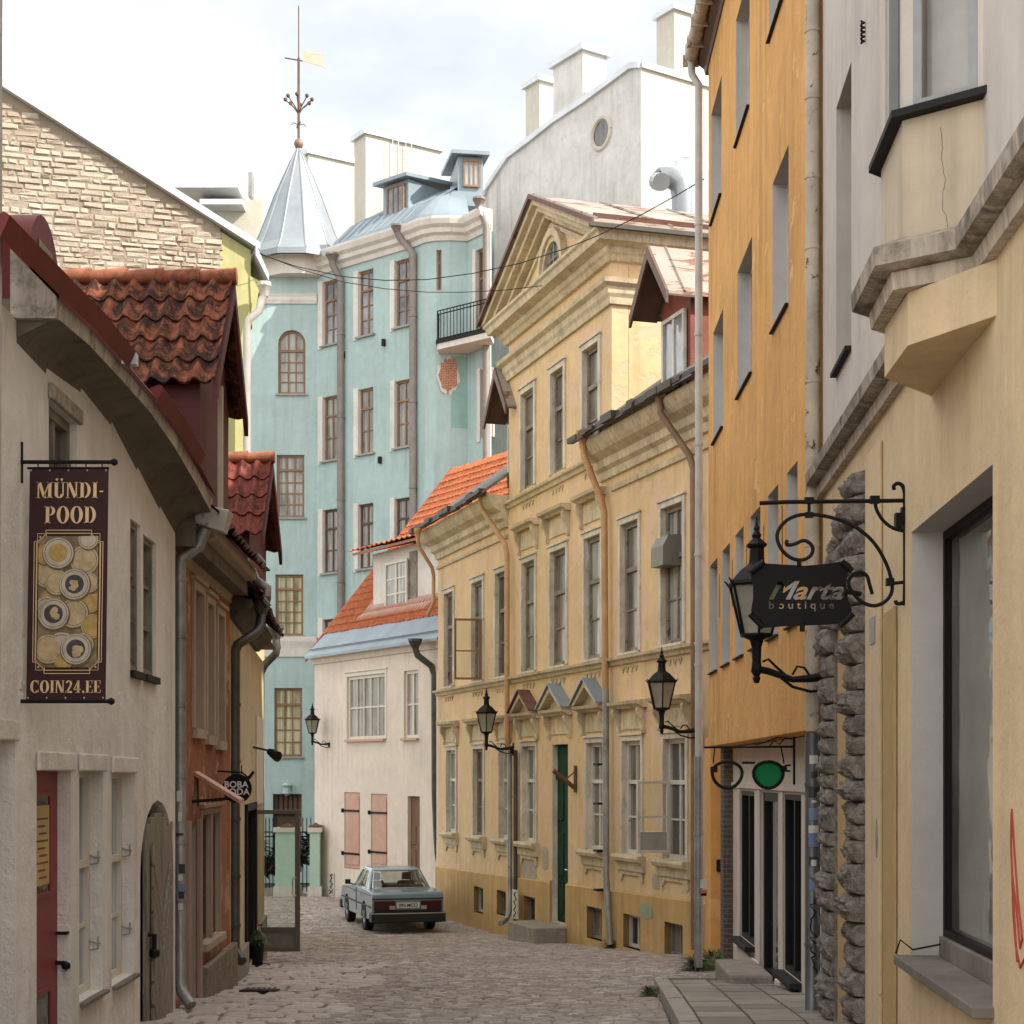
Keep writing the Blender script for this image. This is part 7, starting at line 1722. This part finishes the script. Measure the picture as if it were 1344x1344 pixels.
for s in (-1, 1):
    mb = MB(); x0, x1 = sorted((s*.30, s*.80)); mb.hexa([C(x0, -.018, .56), C(x1, -.018, .56), C(x1, .02, .56), C(x0, .02, .56), C(x0, -.018, .775), C(x1, -.018, .775), C(x1, .02, .775), C(x0, .02, .775)]); tl = mb.build('tail_light', paint('tail_light_red', (.05, .005, .005), .2, .2), car, bevel=.008)
    mb = MB(); xa, xb = sorted((s*.31, s*.44)); mb.hexa([C(xa, -.021, .57), C(xb, -.021, .57), C(xb, 0, .57), C(xa, 0, .57), C(xa, -.021, .66), C(xb, -.021, .66), C(xb, 0, .66), C(xa, 0, .66)]); mb.build('reversing_lamp', paint('clear_lamp', (.42, .32, .26), .2), tl)
    mb = MB(); mb.hexa([C(*p) for p in ((s*.87, 3.0, 1.0), (s*1.0, 3.0, 1.0), (s*1.0, 3.09, 1.0), (s*.87, 3.09, 1.0), (s*.87, 3.0, 1.12), (s*1.0, 3.0, 1.12), (s*1.0, 3.09, 1.12), (s*.87, 3.09, 1.12))]); mb.tube([C(s*.76, 3.05, .98), C(s*.9, 3.04, 1.03)], .02, 5); mb.build('wing_mirror', m_plas, car, bevel=.02)
    for y in (1.62, 2.62):
        mb = MB(); x0, x1 = sorted((s*.846, s*.87)); mb.hexa([C(x0, y-.08, .84), C(x1, y-.08, .84), C(x1, y+.08, .84), C(x0, y+.08, .84), C(x0, y-.08, .875), C(x1, y-.08, .875), C(x1, y+.08, .875), C(x0, y+.08, .875)]); mb.build('door_handle', m_chr, car)
    mb = MB(); x0, x1 = sorted((s*.846, s*.858))
    for y0, y1, z0, z1 in ((.15, 4.6, .60, .64), (2.25, 2.254, .42, .96), (.15, 4.4, .885, .893)): mb.hexa([C(x0, y0, z0), C(x1, y0, z0), C(x1, y1, z0), C(x0, y1, z0), C(x0, y0, z1), C(x1, y0, z1), C(x1, y1, z1), C(x0, y1, z1)])
    mb.build('side_strip', m_plas, car)
    for yc in (1.17, 3.80):
        mb = MB(); N = 20; c = (s*.70, yc, .31)
        pr = [(.20, .105), (.29, .10), (.315, .06), (.315, -.06), (.29, -.10), (.20, -.105)]; k = len(mb.v)
        for r_, w_ in pr:
            for j in range(N): a = 2*math.pi*j/N; mb.v.append(tuple(C(s*.745+w_*s, yc+r_*math.cos(a), .31+r_*math.sin(a))))
        for i in range(len(pr)-1):
            for j in range(N): a = k+i*N+j; b = k+i*N+(j+1) % N; mb.f.append([a, b, b+N, a+N]); mb.m.append(0)
        mb.f.append([k+5*N+j for j in range(N)]); mb.m.append(0)
        wh = mb.build('wheel', m_rub, car, smooth=40)
        mb = MB(); ring_ = [C(s*.825, yc+.195*math.cos(2*math.pi*j/16), .31+.195*math.sin(2*math.pi*j/16)) for j in range(16)]; mb.prism(ring_, rt*(s*.012))
        for j in range(5): a = 2*math.pi*j/5; mb.tube([C(s*.838, yc+.03*math.cos(a), .31+.03*math.sin(a)), C(s*.84, yc+.18*math.cos(a), .31+.18*math.sin(a))], .025, 5)
        mb.build('rim', paint('alloy_rim', (.25, .25, .25), .35, .2, metal=.7), wh)
mb = MB(); mb.hexa([C(*p) for p in ((-.88, -.12, .27), (.88, -.12, .27), (.88, .25, .27), (-.88, .25, .27), (-.88, -.12, .50), (.88, -.12, .50), (.88, .25, .50), (-.88, .25, .50))]); bp = mb.build('rear_bumper', m_plas, car, bevel=.03)
mb = MB(); mb.hexa([C(*p) for p in ((-.885, -.125, .475), (.885, -.125, .475), (.885, -.11, .475), (-.885, -.11, .475), (-.885, -.125, .50), (.885, -.125, .50), (.885, -.11, .50), (-.885, -.11, .50))]); mb.build('bumper_trim', m_chr, bp)
mb = MB(); mb.hexa([C(*p) for p in ((-.88, 4.55, .3), (.88, 4.55, .3), (.88, 4.8, .3), (-.88, 4.8, .3), (-.88, 4.55, .52), (.88, 4.55, .52), (.88, 4.8, .52), (-.88, 4.8, .52))]); mb.build('front_bumper', m_plas, car, bevel=.03)
mb = MB(); mb.hexa([C(*p) for p in ((-.79, -.006, .50), (.79, -.006, .50), (.79, .03, .50), (-.79, .03, .50), (-.79, -.006, .565), (.79, -.006, .565), (.79, .03, .565), (-.79, .03, .565))]); mb.hexa([C(*p) for p in ((-.84, -.004, .80), (.84, -.004, .80), (.84, .03, .80), (-.84, .03, .80), (-.84, -.004, .83), (.84, -.004, .83), (.84, .03, .83), (-.84, .03, .83))]); mb.build('rear_panel', m_plas, car)
mb = MB(); mb.hexa([C(*p) for p in ((-.27, -.03, .60), (.27, -.03, .60), (.27, -.01, .60), (-.27, -.01, .60), (-.27, -.03, .73), (.27, -.03, .73), (.27, -.01, .73), (-.27, -.01, .73))]); np_ = mb.build('number_plate', paint('plate_white', (.66, .65, .60), .4), car, bevel=.006)
text_mesh('plate_lettering', '095 MCO', .115, m_iron, np_, C(0, -.033, .665), rt, (0, 0, 1), .002, xs=.95, off=.002)
mb = MB(); mb.tube([C(.45, .3, .30), C(.45, -.06, .29)], .025, 8); mb.build('exhaust', m_pipedark, car)
# ------------------------------------------------------------------ overhead cables
def cable(name, lab, P, r=.008):
    mb = MB(); mb.tube(P, r, 5); tag(mb.build(name, m_iron, base=P[0]), lab, 'cable')
def sag(a, b, px_list):
    # follow real sag between two anchors in space
    out = []
    for k in range(len(px_list)): out.append(PT(*px_list[k], a+(b-a)*k/(len(px_list)-1)))
    return out
cable('overhead_cable', 'thin sagging cable rising from the stone gable to the orange wall', sag(30.2, 23.0, [(342, 334), (390, 350), (450, 363), (505, 368), (560, 367), (620, 359), (681, 346), (740, 327), (783, 310), (840, 283), (892, 254), (924, 235)]))
cable('overhead_cable', 'thin cable dipping from the stone gable to the pediment', sag(30.2, 34.5, [(340, 332), (390, 352), (450, 370), (505, 379), (560, 383.5), (610, 383.5), (660, 381), (712, 375)]))
# ------------------------------------------------------------------ weeds
WD = [(455, 1176, 51.0, .35, 'green weeds at the foot of the white house behind the car'), (377, 1172, 52.6, .5, 'grassy weeds below the mint green pillar'), (432, 1170, 52.3, .25, 'small tuft of weeds under the white meter cover'), (588, 1196, 44.2, .3, 'dark weeds at the far corner of the ochre plinth'),
      (912, 1268, 23.0, .38, 'bushy grass round the foot of the white drainpipe'), (938, 1262, 23.6, .5, 'rank weeds in the corner by the orange return wall'), (852, 1312, 17.6, .16, 'little weeds along the granite kerb'), (957, 1312, 18.0, .13, 'moss and grass beside the shop doorstep'), (803, 1243, 31.6, .3, 'dark tuft at the foot of the grey drainpipe below the ochre windows')]
for i, (px, py, Y, r_, lab) in enumerate(WD):
    c = V((X(px, Y), Y, zg(Y)+.02)); mb = MB(); leaves(mb, c, 420, r_, r_*.9, .004+r_*.012, .3, 40+i); leaves(mb, c+V((r_*.5, .1, 0)), 260, r_*.7, r_*.7, .004+r_*.012, .3, 60+i)
    tag(mb.build('weed_clump', m_leaf2 if i not in (3, 8) else m_leaf, base=c), lab, 'weeds', None)
dc = thing('drain_cover', 'small rusty iron drain grating set among the pale flagstones', 'drain', V((-2.78, 18.4, zg(18.4)+.02)))
mb = MB(); z = zg(18.4)+.012
mb.hexa([(-2.98, 18.3, z), (-2.58, 18.25, z), (-2.56, 18.5, z), (-2.96, 18.55, z), (-2.98, 18.3, z+.02), (-2.58, 18.25, z+.02), (-2.56, 18.5, z+.012), (-2.96, 18.55, z+.012)]); mb.build('frame', m_iron, dc)
mb = MB()
for i in range(6): mb.box(-2.93+i*.06, -2.90+i*.06, 18.3, 18.5, z+.02, z+.03)
mb.build('grating', m_browndark, dc)
# ------------------------------------------------------------------ neighbour pipe at the picture's left edge
mb = MB(); mb.tube([(X(-4, 9.2), 9.2, 6), (X(-6, 9.2), 9.2, 2.2), (X(-12, 9.2), 9.2, zg(9.2))], .035, 10); tag(mb.build('wall_pipe', m_pipelight, base=(X(-12, 9.2), 9.2, zg(9.2)), smooth=40), 'pale vertical pipe on the near end of the limewashed house', 'pipe')
# ------------------------------------------------------------------ sky, sun, camera
EL, AZ = math.radians(40), math.atan2(.84, -.42)      # azimuth from +Y towards +X
sun_dir = V((math.sin(AZ)*math.cos(EL), math.cos(AZ)*math.cos(EL), math.sin(EL)))
w = bpy.data.worlds.new('World'); sc.world = w; w.use_nodes = True; nt = w.node_tree
bg = nt.nodes['Background']; sk = nt.nodes.new('ShaderNodeTexSky'); sk.sky_type = 'NISHITA'; sk.sun_disc = False; sk.sun_elevation = EL; sk.sun_rotation = AZ
sk.air_density = 1.0; sk.dust_density = 1.5
tc = nt.nodes.new('ShaderNodeTexCoord'); mp = nt.nodes.new('ShaderNodeMapping'); mp.inputs['Scale'].default_value = (1.6, 1.6, 3.2); mp.inputs['Location'].default_value = (.4, .2, .1)
n1 = nt.nodes.new('ShaderNodeTexNoise'); n1.inputs['Scale'].default_value = 2.2; n1.inputs['Detail'].default_value = 7; n1.inputs['Roughness'].default_value = .5
rp = nt.nodes.new('ShaderNodeValToRGB'); e = rp.color_ramp.elements; e[0].position = .36; e[0].color = (2.75, 2.95, 3.15, 1); e[1].position = .66; e[1].color = (10, 9.85, 9.5, 1)
k = e.new(.45); k.color = (3.5, 3.5, 3.45, 1); k = e.new(.52); k.color = (8.0, 7.9, 7.7, 1)
mx = nt.nodes.new('ShaderNodeMix'); mx.data_type = 'RGBA'; mx.inputs[0].default_value = .9
nt.links.new(tc.outputs['Generated'], mp.inputs[0]); nt.links.new(mp.outputs[0], n1.inputs['Vector']); nt.links.new(n1.outputs['Fac'], rp.inputs[0]); nt.links.new(sk.outputs[0], mx.inputs[6]); nt.links.new(rp.outputs[0], mx.inputs[7]); nt.links.new(mx.outputs[2], bg.inputs['Color'])
bg.inputs['Strength'].default_value = .1
sl = bpy.data.lights.new('sun', 'SUN'); sl.energy = 2.3; sl.angle = math.radians(.5); sl.color = (1, .93, .82)
so_ = bpy.data.objects.new('sun', sl); COL.objects.link(so_); so_.rotation_euler = (-sun_dir).to_track_quat('-Z', 'Y').to_euler()
cam = bpy.data.cameras.new('camera'); cam.sensor_width = 36; cam.lens = f/1344*36; cam.shift_y = (CY-672)/1344; cam.clip_end = 5000; cam.clip_start = .05
co = bpy.data.objects.new('camera', cam); COL.objects.link(co); co.rotation_euler = (math.pi/2, 0, 0); sc.camera = co
vs = sc.view_settings; vs.view_transform = 'Standard'; vs.look = 'None'; vs.exposure = 1.65; vs.gamma = 1; vs.use_curve_mapping = False
sc.cycles.max_bounces = 8; sc.cycles.diffuse_bounces = 4
